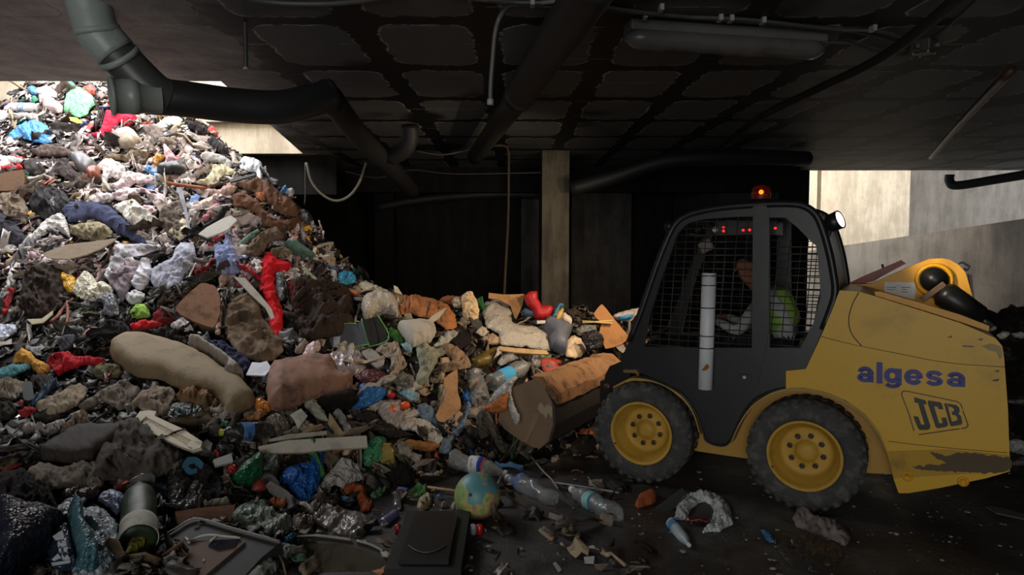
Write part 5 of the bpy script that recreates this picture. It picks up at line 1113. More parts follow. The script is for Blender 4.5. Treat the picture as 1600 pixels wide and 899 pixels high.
C('rag', 'grey white torn rag hanging below the orange brown cardboard', 'cloth', 'F', [(1278,790),(1330,788),(1380,830),(1432,850),(1424,900),(1400,940),(1390,890),(1340,852),(1290,842)], (168,156,146), .08, .6)
D_('wooden_plank', 'long cream painted plank in the centre foreground', 'plank', 'F', [(415,792),(600,752),(1090,723),(1096,797),(870,807),(700,827),(440,832)], (212,202,182), .035, .09, da=.45)
D_('wooden_plank', 'thinner cream plank just behind the long one', 'plank', 'F', [(478,747),(600,715),(840,693),(842,714),(650,737),(490,757)], (188,178,158), .02, .09)
D_('cardboard_piece', 'small upright tan cardboard wedge behind the cream plank', 'cardboard', 'F', [(835,738),(858,580),(952,718),(930,738)], (182,154,112), .012, .10, N=(-.2,-.9,.3))
C('plastic_film', 'greenish grey stiff film right of the snack wrapper', 'film', 'F', [(708,472),(780,490),(854,632),(780,612),(708,542)], (162,162,144), .08, .3, F)
D_('cardboard_piece', 'white card triangle left of the greenish film', 'cardboard', 'F', [(612,592),(680,553),(722,600),(662,682),(640,627)], (212,206,190), .01, .09)
C('crumpled_paper', 'beige crumpled paper behind the thinner plank', 'paper', 'F', [(608,692),(700,622),(764,660),(740,694)], (168,154,134), .10)
C('wrapper', 'bright orange snack wrapper right of the mattress corner', 'wrapper', 'F', [(388,512),(430,488),(498,540),(472,577),(400,562)], (232,128,26), .07, .5, F)
C('wrapper', 'dull orange and white wrapper below the bright orange one', 'wrapper', 'F', [(298,632),(360,588),(430,560),(472,582),(420,622)], (196,130,84), .06, .5, F)
C('plastic_sheet', 'brown grey plastic sheet below the stained seat cushion', 'sheet', 'F', [(470,610),(560,560),(660,530),(650,620),(600,690),(500,720),(440,690)], (106,94,78), .10, .4, F)
# warm lit middle, in front of the bucket
C('barrel_bag', 'greyish swollen plastic bag behind the cooler bag', 'bag', 'I', [(338,242),(400,200),(480,178),(580,198),(642,280),(642,372),(560,352),(480,342),(372,372),(345,292)], (196,180,160), .20, .2, F)
C('leather_sack', 'big orange brown sack on the ridge in the centre', 'sack', 'I', [(640,290),(700,190),(760,163),(880,183),(990,213),(1060,258),(1110,330),(1132,432),(1060,452),(980,402),(900,362),(760,322),(680,322)], (192,118,66), .18, .4, 'card', ang=.4, da=.8)
C('plastic_film', 'amber transparent film left of the big orange sack', 'film', 'I', [(588,192),(640,158),(720,168),(744,230),(720,292),(660,292),(610,232)], (222,168,116), .20, .4, 'clear', op=.5)
C('plastic_sheet', 'pale green white sheet at the left start of the ridge', 'sheet', 'I', [(308,72),(380,58),(470,90),(562,130),(562,172),(470,172),(420,130),(340,112)], (208,204,176), .09, .3, F)
D_('paper_sheet', 'small white paper corner sticking up from the ridge', 'paper', 'I', [(608,84),(640,98),(682,162),(615,140)], (236,220,184), .01, Y=7.1)
rod('wooden_stick', 'short reddish stick left of the swollen bag', 'stick', 'I', [(250,188),(345,240)], .02, mat('card', (196, 104, 66)), .08)
C('crumpled_paper', 'tall cream crumpled paper standing on the ridge', 'paper', 'I', [(1165,180),(1220,133),(1260,138),(1312,260),(1312,352),(1292,452),(1240,492),(1210,412),(1180,332),(1170,242)], (238,204,152), .10, .6, 'card', Y=7.05, fs=20)
C('crumpled_paper', 'small white paper left of the tall cream paper', 'paper', 'I', [(1088,212),(1130,178),(1172,210),(1152,272),(1110,272)], (238,226,196), .06, .5, Y=7.1)
C('green_leaves', 'dark green leafy bunch right of the tall cream paper', 'leaves', 'I', [(1293,210),(1342,172),(1364,280),(1342,312),(1300,262)], (46,112,58), .07, .7, fs=30, Y=7.2)
C('brown_bag', 'rust brown bag behind the big orange sack', 'bag', 'I', [(985,205),(1050,168),(1164,178),(1120,230),(1080,282)], (156,90,54), .10, .3, 'card', Y=7.3)
D_('cardboard_box', 'opened tan cardboard box on the ridge behind the white bag', 'cardboard', 'J', [(418,138),(540,153),(695,148),(682,232),(625,362),(590,242),(500,192),(415,180)], (204,146,84), .03, Y=7.35)
C('rubbish_sack', 'large off-white plastic sack lying over the ridge', 'sack', 'J', [(373,292),(380,208),(440,193),(540,188),(592,270),(602,362),(640,380),(760,398),(872,458),(892,560),(872,588),(700,562),(560,547),(498,532),(495,462),(400,402)], (200,190,176), .20, .22, F, fs=9, da=.3)
C('plastic_tub', 'blue grey plastic tub on its side right of the white sack', 'tub', 'J', [(820,395),(900,333),(1067,435),(1032,502),(1012,622),(890,572),(885,482)], (106,110,124), .17, .05, 'paint')
C('paper_bag', 'cream ribbed paper bag in front of the blue grey tub', 'bag', 'J', [(1013,622),(1030,508),(1090,468),(1152,518),(1178,580),(1132,642),(1060,644)], (234,204,166), .14, .3, 'card', ang=0, stretch=4)
C('rubber_boot', 'red rubber boot sticking up on the ridge', 'boot', 'J', [(688,172),(730,133),(790,128),(808,190),(832,240),(912,238),(924,290),(870,342),(790,347),(760,282),(718,240)], (204,28,34), .07, .12, 'paint', Y=7.25, fs=6)
C('sneaker', 'blue shoe left of the red rubber boot', 'shoe', 'J', [(668,292),(700,258),(762,290),(757,322),(700,324)], (48,82,118), .06, .15, 'paint', Y=7.1)
bt = C('sneaker', 'teal shoe with yellow sole right of the red rubber boot', 'shoe', 'J', [(903,322),(955,228),(1000,223),(1004,262),(985,262),(945,340),(910,345)], (44,104,126), .06, .15, 'paint', Y=7.2)
C('sole', 'yellow sole', None, 'J', [(935,350),(950,290),(985,255),(1004,262),(998,310),(962,358)], (204,162,76), .03, .1, 'paint', Y=7.15, parent=bt)
D_('paper_sheet', 'narrow white paper in front of the red boot', 'paper', 'J', [(795,355),(862,352),(857,374),(795,377)], (230,220,204), .01, .16)
C('foam_roll', 'white foam roll behind the blue grey tub', 'foam', 'J', [(953,347),(1000,340),(1052,370),(1054,422),(980,397)], (230,212,184), .14, .15, 'card')
D_('cardboard_box', 'pointed brown cardboard standing beside the cab front', 'cardboard', 'J', [(1238,300),(1300,228),(1380,320),(1462,420),(1514,490),(1450,542),(1330,574),(1280,452),(1300,372),(1250,332)], (200,134,72), .03, Y=7.35, rag=.5)
mg = C('printed_bag', 'red white and blue printed bag between cardboard and cab', 'bag', 'J', [(1388,322),(1430,293),(1587,258),(1562,322),(1520,362),(1420,347)], (212,196,192), .06, .3, F, Y=7.6)
C('blue_print', 'blue printed area', None, 'J', [(1418,327),(1542,308),(1522,352),(1440,352)], (66,156,210), .075, .2, F, Y=7.58, parent=mg)
for i, (a_, b_, l_) in enumerate((((1150,372),(1390,356),'upper bamboo cane left of the pointed cardboard'), ((1148,360),(1385,376),'bamboo cane crossing just below the upper one'))):
    rod('bamboo_cane', l_, 'cane', 'J', [a_, b_], .010, mat('card', (216, 184, 120)), Y=7.3)
C('black_bag', 'black plastic bag behind the brown top edge of the bucket', 'bag', 'J', [(1148,480),(1190,440),(1270,430),(1320,500),(1300,572),(1220,590),(1170,550)], (34,32,34), .10, .3, F, Y=6.9)
C('grey_film', 'grey film between the white foam roll and the black bag', 'film', 'J', [(1090,430),(1150,390),(1250,392),(1262,440),(1180,460),(1120,470)], (130,128,120), .07, .5, F, Y=7.2)
D_('wooden_strip', 'flat yellow wooden strip under the large off-white sack', 'wood', 'J', [(498,555),(620,568),(870,588),(888,620),(760,614),(600,602),(500,582)], (214,172,112), .02, .14)
C('plastic_film', 'white torn plastic hanging over the bucket edge', 'film', 'K', [(540,402),(600,310),(720,213),(748,235),(702,310),(722,400),(768,500),(757,553),(725,542),(688,422),(680,342),(562,402)], (190,190,184), .04, .4, F, Y=5.55)
C('wrapper', 'orange wrapper under the white torn plastic at the bucket', 'wrapper', 'K', [(513,432),(560,400),(650,340),(697,333),(682,380),(662,462),(560,468)], (206,114,48), .04, .3, F, Y=5.52)
C('rag', 'dark torn rags dangling in front of the bucket side', 'cloth', 'K', [(468,482),(520,438),(580,500),(640,640),(684,690),(672,742),(642,754),(600,692),(560,622),(500,654),(480,602)], (96,88,76), .05, .7, Y=5.65, fs=24)
C('plastic_bag', 'pale blue plastic strip left of the dangling rags', 'plastic', 'K', [(328,562),(380,480),(398,380),(424,430),(382,560),(342,628),(288,612)], (124,146,168), .06, .4, F)
C('plastic_bag', 'faded blue grey bag at the foot of the heap beside the swirled bag', 'bag', 'K', [(205,742),(230,640),(322,618),(300,700),(285,755)], (112,132,146), .08, .3, F)
C('plastic_bag', 'smoky blue bag above the swirled white bag', 'bag', 'K', [(40,420),(110,400),(170,440),(200,540),(150,540),(80,500)], (112,136,156), .10, .3, F)
D_('cardboard_piece', 'large torn tan cardboard in front of the water bottles', 'cardboard', 'K', [(183,482),(250,350),(240,230),(330,168),(337,330),(354,380),(352,442),(240,534),(200,522)], (206,148,94), .02, .12, rag=.8)
C('cloth', 'wet greenish grey cloth hanging in the middle', 'cloth', 'I', [(788,600),(860,568),(960,610),(1062,598),(1062,642),(980,682),(960,742),(902,830),(892,905),(778,905),(820,760),(800,662)], (158,158,134), .14, .6, ang=1.5, stretch=4)
C('cloth', 'tan folded cloth right of the greenish grey one', 'cloth', 'I', [(968,600),(1060,568),(1160,618),(1234,700),(1244,762),(1140,782),(1020,802),(1000,742),(1100,702)], (162,130,98), .14, .5)
C('foam_sheet', 'grey white foam sheet in the centre of the ridge', 'foam', 'I', [(638,432),(700,408),(820,398),(922,408),(964,470),(900,562),(760,592),(690,522)], (190,180,164), .14, .12, 'card')
D_('wooden_strip', 'short pale slat standing above the foam sheet', 'wood', 'I', [(693,320),(750,314),(777,402),(715,408)], (184,172,146), .02, .14, N=(-.1,-.9,.3))
D_('plastic_strip', 'pointed pale splinter leaning on the orange sack', 'splinter', 'I', [(878,392),(920,340),(1042,268),(984,352),(900,404)], (206,190,158), .02, .22)
C('net_bag', 'pale grey net bag left of the black cloth', 'bag', 'I', [(930,602),(960,558),(1000,508),(1070,458),(1137,463),(1134,512),(1080,552),(1000,582)], (180,178,164), .14, .5, F, fs=30)
C('black_cloth', 'black cloth ball right of the pale net bag', 'cloth', 'I', [(1058,562),(1160,478),(1222,473),(1254,540),(1160,624),(1110,602)], (34,28,32), .16, .3)
C('crumpled_paper', 'white crumpled paper below the tall cream paper', 'paper', 'I', [(1288,472),(1340,422),(1398,470),(1352,504)], (214,196,170), .12)
C('crumpled_paper', 'peach crumpled paper left of the off-white sack bottom', 'paper', 'I', [(1338,522),(1420,483),(1478,520),(1472,572),(1400,574)], (196,160,124), .10)
C('green_leaves', 'green sprig between cooler bag and foam sheet', 'leaves', 'I', [(560,470),(620,450),(660,500),(692,545),(640,552),(590,510)], (72,128,52), .09, .8, fs=34)
C('plastic_bag', 'light teal plastic scrap below the foam sheet', 'plastic', 'I', [(672,572),(740,562),(764,602),(750,642),(700,612)], (140,180,184), .10, .4, F)
C('plastic_sheet', 'grey green sheet behind the royal blue bag', 'sheet', 'F', [(1230,330),(1300,320),(1380,350),(1400,400),(1350,430),(1270,400)], (118,112,98), .10, .5, F)
C('blue_bag', 'small blue bag between the torn cardboard and the bottles', 'bag', 'K', [(362,352),(400,298),(422,330),(430,392),(400,402),(380,380)], (30,96,176), .09, .3, F)
C('carrier_bag', 'grey white bag above the bottle with blue label', 'bag', 'K', [(610,120),(650,60),(720,55),(760,90),(700,112),(640,140)], (170,168,164), .12, .3, F)
C('carrier_bag', 'crumpled clear bag right of the bottle with blue label', 'bag', 'K', [(842,90),(870,58),(920,80),(932,130),(890,152),(850,130)], (172,168,160), .12, .5, 'clear', op=.5)
# --- centre foreground
C('rubbish_sack', 'deep blue rubbish sack under the cream plank', 'sack', 'G', [(548,292),(600,213),(720,188),(790,122),(822,128),(822,250),(782,352),(742,442),(680,444),(620,372),(560,332)], (22,94,182), .18, .3, F)
C('plastic_bag', 'dark green bag left of the deep blue sack', 'bag', 'G', [(248,302),(300,228),(400,148),(432,170),(442,300),(360,344),(280,338)], (18,98,54), .14, .2, F)
C('plastic_bag', 'cloudy grey bag between the dark green and deep blue bags', 'bag', 'G', [(428,130),(540,138),(548,220),(522,292),(470,334),(430,302)], (136,140,128), .13, .25, F)
C('plastic_bag', 'sea green bag at the right end of the cream plank', 'bag', 'G', [(1048,162),(1100,60),(1160,28),(1214,50),(1202,130),(1182,192),(1100,224),(1060,202)], (66,150,100), .13, .35, F)
C('plastic_bag', 'off-white knotted bag right of the deep blue sack', 'bag', 'G', [(778,372),(830,290),(880,230),(940,163),(1020,188),(1099,250),(1092,292),(980,334),(940,358),(890,338),(810,374)], (176,170,162), .16, .3, F)
C('plastic_bag', 'rust orange bag below the off-white knotted bag', 'bag', 'G', [(943,352),(1000,322),(1080,338),(1092,400),(1134,440),(1112,492),(1060,504),(1040,442),(1010,382),(960,402)], (176,82,36), .08, .25, F)
C('plastic_film', 'ball of clear shiny plastic in the centre foreground', 'film', 'G', [(763,502),(810,463),(890,453),(950,488),(1060,508),(1099,560),(1082,642),(1010,674),(900,642),(820,602),(768,562)], (176,160,146), .18, .35, 'clear', op=.42, fs=20)
gl = C('vegetable_bag', 'grey transparent bag with green vegetables inside', 'bag', 'G', [(228,562),(280,478),(370,438),(470,438),(522,520),(614,540),(622,612),(560,644),(470,642),(400,622),(300,602)], (132,142,130), .12, .5, F)
C('green_vegetable', 'green vegetable showing in the grey transparent bag', 'vegetable', 'G', [(363,520),(420,488),(464,530),(424,594),(368,572)], (66,128,52), .17, .4)
C('wrapper', 'brown shiny wrapper left of the clear plastic ball', 'wrapper', 'G', [(622,542),(690,530),(770,560),(740,610),(690,632),(640,600)], (120,104,86), .07, .5, F)
C('net_bag', 'green net at the end of the thin stick', 'net', 'G', [(1348,382),(1400,343),(1474,350),(1462,392),(1400,408)], (64,132,50), .05, .6, F)
C('foil', 'gold and silver foil packet left of the globe', 'foil', 'G', [(1403,472),(1430,410),(1502,400),(1482,482),(1430,494)], (190,166,126), .05, .5, F)
rod('wooden_stick', 'thin pale stick pointing at the globe', 'stick', 'H', [(60,360),(150,375),(290,394)], .009, mat('card', (206, 174, 130)), .03)
D_('cigarette_box', 'small white box left of the dark green bag', 'box', 'G', [(135,177),(245,138),(257,190),(150,217)], (200,204,200), .03, .08)
C('red_wrapper', 'red wrapper just below the small white box', 'wrapper', 'G', [(213,227),(260,208),(294,240),(240,274)], (186,36,34), .05, .4, F)
C('red_wrapper', 'red scrap above the small white box', 'wrapper', 'G', [(126,130),(150,112),(176,150),(160,166)], (176,40,36), .05, .4, F)
D_('sandal', 'blue oval slipper sole, lower left', 'slipper', 'E', [(1138,210),(1170,163),(1230,163),(1270,200),(1252,250),(1190,270),(1150,242)], (58,118,150), .03, .08, k='paint', rag=.3)
C('crumpled_paper', 'grey cloth end behind the blue slipper sole', 'cloth', 'E', [(1060,210),(1130,180),(1160,200),(1130,260),(1068,305)], (110,104,94), .07, .4)
C('crumpled_paper', 'dirty white torn paper beside the brown cardboard', 'paper', 'E', [(1262,452),(1340,428),(1400,428),(1444,455),(1350,472),(1280,480)], (150,146,126), .05)
D_('cardboard_sheet', 'brown cardboard sheet behind the open suitcase', 'cardboard', 'E', [(1093,502),(1240,480),(1470,458),(1442,562),(1300,572),(1110,577)], (122,80,50), .02, .05, da=.5)
C('paper_scrap', 'orange and white packet below the cloudy grey bag', 'packet', 'G', [(470,430),(540,412),(590,440),(570,490),(520,470)], (206,110,64), .06, .5, F)
D_('paper_card', 'whitish cardboard piece left of the deep blue sack bottom', 'cardboard', 'G', [(462,332),(520,300),(600,380),(668,440),(622,462),(500,390)], (150,146,136), .012, .07, rag=.6)
C('green_can_wrapper', 'crushed green white wrapper right of the rust orange bag', 'wrapper', 'G', [(1110,400),(1160,345),(1220,350),(1190,400),(1140,430)], (88,140,92), .05, .5, F)
C('coat', 'black wet cloth at the foot of the heap, right of the gold jar', 'cloth', 'G', [(1210,260),(1300,190),(1380,220),(1400,300),(1320,340),(1230,320)], (30,27,25), .09, .4)
C('coat', 'grey black wet cloth under the maroon sack', 'cloth', 'F', [(1030,590),(1120,560),(1180,620),(1290,680),(1380,720),(1300,740),(1180,710),(1080,650)], (52,46,42), .10, .5)
C('carpet_piece', 'dark soaked carpet piece in the shade under the tarpaulin', 'carpet', 'P', [(262,720),(300,712),(345,745),(350,780),(300,800),(262,780)], (30,27,25), .09, .3)
C('carpet_piece', 'dark soaked rags between the sacks, lower left', 'cloth', 'P', [(0,740),(40,735),(80,770),(90,800),(50,806),(0,800)], (28,26,25), .10, .4)
C('plastic_sheet', 'long grey plastic in the shade right of the pale brown sack', 'sheet', 'P', [(262,740),(300,745),(330,760),(320,790),(290,800),(266,790)], (64,62,56), .10, .3, F)
# lower left corner
bagp = C('printed_carrier_bag', 'crumpled grey and teal printed bag at the bottom left', 'bag', 'E', [(268,540),(350,478),(430,418),(562,412),(512,470),(640,478),(722,560),(737,700),(752,790),(640,900),(470,930),(430,750),(410,600),(350,582)], (150,164,168), .14, .35, F)
C('teal_panel', 'teal panel', None, 'E', [(398,590),(440,478),(500,540),(522,650),(602,780),(602,880),(480,900),(430,750)], (64,112,124), .17, .2, F, parent=bagp)
pn = C('printed_panel', 'navy printed panel', None, 'E', [(318,652),(412,608),(474,862),(330,852),(298,742)], (34,46,66), .10, .1, F, parent=bagp)
for q in ([(330,655),(390,618),(400,672),(350,678)], [(360,690),(375,686),(372,720),(362,718)], [(385,684),(410,680),(414,715),(388,722)], [(366,732),(378,730),(384,752),(372,755)], [(396,726),(424,722),(420,752),(400,750)], [(325,800),(360,765),(382,790),(340,806)], [(385,765),(392,800),(420,812),(440,800),(420,770),(402,790)], [(322,822),(440,806),(440,818),(330,838)]):
    slab('white_lettering', None, None, 'E', q, mat('card', (190, 194, 200)), .006, .16, parent=pn)
C('rubbish_sack', 'big dark navy sack in the bottom left corner', 'sack', 'E', [(-80,490),(120,520),(260,545),(412,600),(402,640),(310,702),(300,752),(190,822),(60,930),(-80,960)], (22,29,48), .20, .10, F, fs=5)
C('plastic_sheet', 'yellow green sheet under the large green jug', 'sheet', 'E', [(768,792),(810,690),(962,653),(974,680),(830,772),(750,812)], (144,138,52), .04, .15, F)
C('net_bag', 'ball of patterned film beside the green jug', 'film', 'E', [(610,432),(640,378),(700,363),(762,388),(784,450),(732,524),(680,472)], (140,150,186), .10, .3, F)
C('brown_bag', 'brown plastic left of the clear bottle in the lower left', 'plastic', 'E', [(378,400),(420,368),(520,360),(620,370),(600,410),(500,420),(420,440)], (88,74,64), .08, .4, F)
# bottles and cans
PET = mat('clear', (196, 200, 200), op=.28); MILK = mat('paint', (214, 214, 220), da=.15, r=.4); BLU = mat('paint', (40, 84, 190))
bottle('white plastic bottle with blue cap near the top left', 'A', (250, 282), (36, 262), .06, MILK, BLU, mat('card', (130, 160, 200)), lab_pos=(.35, .55))
bottle('big water bottle with blue label in front of the bucket', 'J', (430, 850), (740, 690), .082, PET, None, mat('card', (76, 170, 220), da=.1), lab_pos=(.22, .48), cr=.012)
bottle('clear bottle standing left of the one with blue label', 'K', (500, 400), (440, 190), .085, PET, neck=False, cr=.012)
bottle('olive green bottle above the blue labelled water bottle', 'J', (300, 705), (520, 580), .062, mat('clear', (110, 92, 24), op=.75))
bottle('crushed water bottle with white label behind the globe', 'H', (262, 175), (606, 268), .072, PET, MILK, mat('card', (208, 210, 214), da=.1), .03, lab_pos=(.36, .58), bands=[(.50, .56, mat('card', (40, 70, 160))), (.56, .58, mat('card', (190, 40, 50)))])
bottle('crushed clear bottle right of the globe with small blue label', 'H', (905, 430), (612, 290), .072, PET, MILK, mat('card', (70, 110, 180), da=.1), .035, lab_pos=(.62, .68))
bottle('clear bottle with teal label near the front wheel', 'H', (1290, 535), (1010, 362), .068, PET, MILK, mat('card', (150, 196, 196), da=.1), .02, lab_pos=(.42, .56), bands=[(.42, .45, mat('card', (60, 130, 140)))])
bottle('dark bottle with blue label and yellow cap below the mattress', 'F', (500, 690), (175, 704), .062, mat('clear', (60, 62, 56), op=.5), mat('paint', (200, 200, 70)), mat('card', (70, 110, 160)), lab_pos=(.42, .62))
bottle('small clear bottle with red cap behind the cream plank', 'F', (895, 575), (1002, 724), .036, PET, mat('paint', (206, 24, 24)))
bottle('large green glass jug with white label, lower left', 'E', (868, 690), (866, 335), .094, mat('paint', (34, 50, 26), (22, 28, 18), r=.5), None, mat('card', (186, 182, 172)), .006, lab_pos=(.02, .26), name='glass_jug')
bottle('clear crumpled bottle lying behind the green jug', 'E', (960, 300), (700, 360), .055, PET, cr=.02)
bottle('white bottle with blue print lying before the grey white rag', 'M', (338, 585), (404, 668), .034, mat('paint', (176, 190, 196), r=.4), MILK, mat('card', (90, 140, 180)), lab_pos=(.1, .3), cr=.008)
bottle('dark red bottle under the white plastic on the floor', 'M', (470, 585), (385, 578), .03, mat('clear', (80, 24, 26), op=.8))
bottle('gold coloured jar at the right end of the cream plank', 'G', (1225, 200), (1200, 80), .048, mat('clear', (196, 170, 90), op=.6), neck=False, name='glass_jar', cat='jar')
ALU = mat('paint', (160, 158, 160), m=.8, r=.3)
can('empty can with its silver end facing out, left edge in shade', 'D', (130, 690), (88, 722), .034, ALU)
can('dark can right of the silver one in the shade', 'D', (235, 680), (198, 700), .034, mat('paint', (56, 54, 54), m=.5))
can('crushed silver can upright left of the globe', 'G', (1278, 395), (1282, 478), .030, ALU)
can('silver and purple can lowest, left of the globe', 'G', (1275, 515), (1192, 574), .030, mat('paint', (128, 122, 176), m=.6))
can('violet and silver can touching the green net', 'G', (1345, 378), (1285, 366), .026, mat('paint', (120, 110, 180), m=.6))
can('small silver can beside the white box, lower left', 'G', (255, 105), (165, 112), .028, ALU)
can('round tin right of the red wrapper, lower left', 'G', (262, 178), (294, 200), .030, ALU)
# fruit
def fruit(name, label, z, p, r, col, stem=None):
    c = surf(*zc(z, [p])[0])+(ORG-surf(*zc(z, [p])[0])).normalized()*(r+.09); bm = bmesh.new(); bmesh.ops.create_icosphere(bm, subdivisions=3, radius=r)
    for v in bm.verts: a_ = math.atan2(v.co.y, v.co.x); v.co *= 1+.03*math.cos(5*a_); v.co.z *= .86; v.co += c
    o = from_bm(name, bm, mat('paint', col, r=.3, da=.1), None, smooth=True); tag(o, label, 'fruit')
    bm = bmesh.new(); add_lathe(bm, [(.002, r*.95), (.006, r*.9), (.012, r*.84), (0, r*.82)], Matrix.Translation(c), 6); from_bm('stem', bm, mat('paint', (60, 90, 40)), o)
fruit('tomato', 'orange red tomato at the right in the clear bag', 'F', (1332, 535), .040, (232, 84, 30)); fruit('tomato', 'orange red tomato at the left in the clear bag', 'F', (1253, 560), .036, (236, 88, 28))
fruit('red_pepper', 'small crimson pepper above the left tomato', 'F', (1245, 472), .032, (176, 22, 48))
# ---------------------------------------------------------------- built-up things: grille, globe, suitcase, crate, floor litter
def grille():
    pc = surf(*zc('D', [(1050, 760)])[0]); N = Vector((-.15, -.6, .78)).normalized(); c = pc+N*.14
    def pl(p, d=0): return [on_plane(x, y, c, N)-N*d for x, y in zc('D', p)]
    m = mat('paint', (212, 200, 176), da=.3, r=.5); bm = bmesh.new()
    for q in ([(880,650),(930,645),(975,650),(966,680),(1140,760),(1262,840),(1252,874),(1205,838),(915,688),(885,692)], [(883,704),(896,698),(1172,868),(1204,878),(1192,893),(1130,872),(960,792),(880,738)], [(1195,832),(1262,842),(1252,876),(1195,892),(1165,872)]):
        prism(bm, pl(q), -N*.03)
    o = from_bm('plastic_grille', bm, m); tag(o, 'cream plastic grille with narrow slots lying in front of the mattress', 'grille')
    n = 26
    for k in range(n):
        t = (k+.5)/n; a = (905+(1200-905)*t, 684+(838-684)*t); b_ = (888+(1160-888)*t, 706+(870-706)*t); w = 3.2
        bm = bmesh.new(); prism(bm, pl([(a[0]-w, a[1]-w*.5), (a[0]+w, a[1]+w*.5), (b_[0]+w, b_[1]+w*.5), (b_[0]-w, b_[1]-w*.5)], .004), -N*.018); from_bm('slat', bm, m, o)
    bm = bmesh.new(); prism(bm, pl([(820,732),(880,652),(918,684),(852,750)], -.008), -N*.05); from_bm('foot', bm, m, o, bevel=.005)
    D_('plastic_clip', 'small white plastic clip at the lower end of the cream grille', 'clip', 'D', [(1262,850),(1290,825),(1328,852),(1314,888)], (206,202,196), .02, .08)
grille()
def globe():
    r = .155; d = ray(746, 775); c = None
    for i in range(400):   # sight line point at which a ball of this radius rests on the floor
        t = 4.0+i*.005; p = ORG+d*(t/d.y)
        if p.z <= r: c = p; break
    bm = bmesh.new(); bmesh.ops.create_uvsphere(bm, u_segments=48, v_segments=28, radius=r)
    m = bpy.data.materials.new('globe_map'); nt, b = nodes(m); P = objc(nt)
    n = texn(nt, 4.2, 5, .55, P); land = sstep(nt, n, .47, .50)
    h = texn(nt, 7, 2, .5, P); ramp = nt.nodes.new('ShaderNodeValToRGB'); nt.links.new(h, ramp.inputs[0]); e = ramp.color_ramp.elements
    e[0].position = .38; e[0].color = (*srgb((176, 120, 104)), 1); e[1].position = .62; e[1].color = (*srgb((134, 164, 100)), 1); k = e.new(.5); k.color = (*srgb((188, 182, 110)), 1)
    ver = nd(nt, 'ShaderNodeTexVoronoi', feature='DISTANCE_TO_EDGE'); ver.inputs['Scale'].default_value = 16; nt.links.new(P, ver.inputs['Vector'])
    col = mixc(nt, land, srgb((96, 150, 156)), ramp.outputs[0]); col = mixc(nt, mth(nt, 'MULTIPLY', mth(nt, 'LESS_THAN', ver.outputs[0], .02), mth(nt, 'MULTIPLY', land, .5)), col, (.12, .08, .06))
    nt.links.new(mixc(nt, mth(nt, 'MULTIPLY', sstep(nt, texn(nt, 14, 5, .7, P), .55, .7), .4), col, (.06, .05, .04)), b.inputs['Base Color']); b.inputs['Roughness'].default_value = .45
    o = from_bm('globe', bm, m, None, smooth=True); o.location = c; o.rotation_euler = (.5, .3, 1.1)
    tag(o, 'old school globe without its stand, lying on the wet floor', 'globe')
    q = (ORG+ray(737, 762)*(1/ray(737, 762).y)*c.y-c); q = Vector((q.x, -.9*r, q.z)).normalized()
    bm = bmesh.new(); add_lathe(bm, [(.012, r-.004), (.012, r+.0015), (0, r+.0015)], Matrix(o.matrix_basis.to_3x3().inverted().to_4x4()) @ q.to_track_quat('Z', 'Y').to_matrix().to_4x4(), 12); from_bm('axis_hole', bm, BLK2, o)
globe()
# open suitcase shells at the bottom edge
GR = mat('paint', (44, 44, 42), (34, 33, 31), da=.7, r=.55); BR = mat('paint', (92, 68, 54), (52, 40, 33), da=.7, r=.6)
NS = Vector((0, -.42, .9)).normalized()
def pl_at(z, pts, c, N=NS, up=0): return [on_plane(x, y, c, N)+N*up for x, y in zc(z, pts)]
def suitcase():
    c = surf(330, 860)+NS*.11; bm = bmesh.new(); prism(bm, pl_at('T', [(60,330),(160,240),(380,110),(420,82),(470,78),(600,115),(775,162),(700,222),(600,330)], c), -NS*.10)
    o = from_bm('suitcase_shell', bm, GR, None, bevel=.02); tag(o, 'dark open suitcase shell with brown lining at the bottom edge', 'suitcase')
    bm = bmesh.new(); prism(bm, pl_at('T', [(215,330),(300,250),(410,178),(440,165),(622,158),(640,168),(560,235),(470,310),(450,330)], c, up=.012), -NS*.02); from_bm('lining', bm, BR, o, bevel=.004)
    bm = bmesh.new(); prism(bm, pl_at('T', [(520,164),(618,162),(600,188),(540,200),(500,185)], c, up=.018), -NS*.006); from_bm('lining_pocket', bm, mat('cloth', (34, 36, 46)), o)
    tube('trim_bead', smooth_path(pl_at('T', [(150,262),(300,165),(380,116),(425,88),(470,82),(600,119),(770,166)], c, up=.012), 4), .007, mat('paint', (120, 118, 112), da=.6), o, 8)
    tube('brown_pole', pl_at('T', [(235,330),(330,240),(408,184)], c, up=.035), .017, mat('card', (110, 74, 52)), o, 10)
    tube('white_edge', smooth_path(pl_at('T', [(436,168),(470,152),(510,146),(560,152),(622,157)], c, up=.02), 3), .006, mat('paint', (176, 172, 160)), o, 6)
    tube('white_edge', pl_at('T', [(506,172),(534,152)], c, up=.022), .006, mat('paint', (176, 172, 160)), o, 6)
    p = pl_at('T', [(418,172),(438,190)], c, up=.045); tube('latch', p, .011, mat('paint', (130, 128, 122), m=.6), o, 10)
    for (x, y) in ((484, 238), (430, 172)): 
        bm = bmesh.new(); bmesh.ops.create_icosphere(bm, subdivisions=1, radius=.009, matrix=Matrix.Translation(pl_at('T', [(x, y)], c, up=.014)[0])); from_bm('white_speck', bm, mat('card', (170, 165, 155)), o)
suitcase()
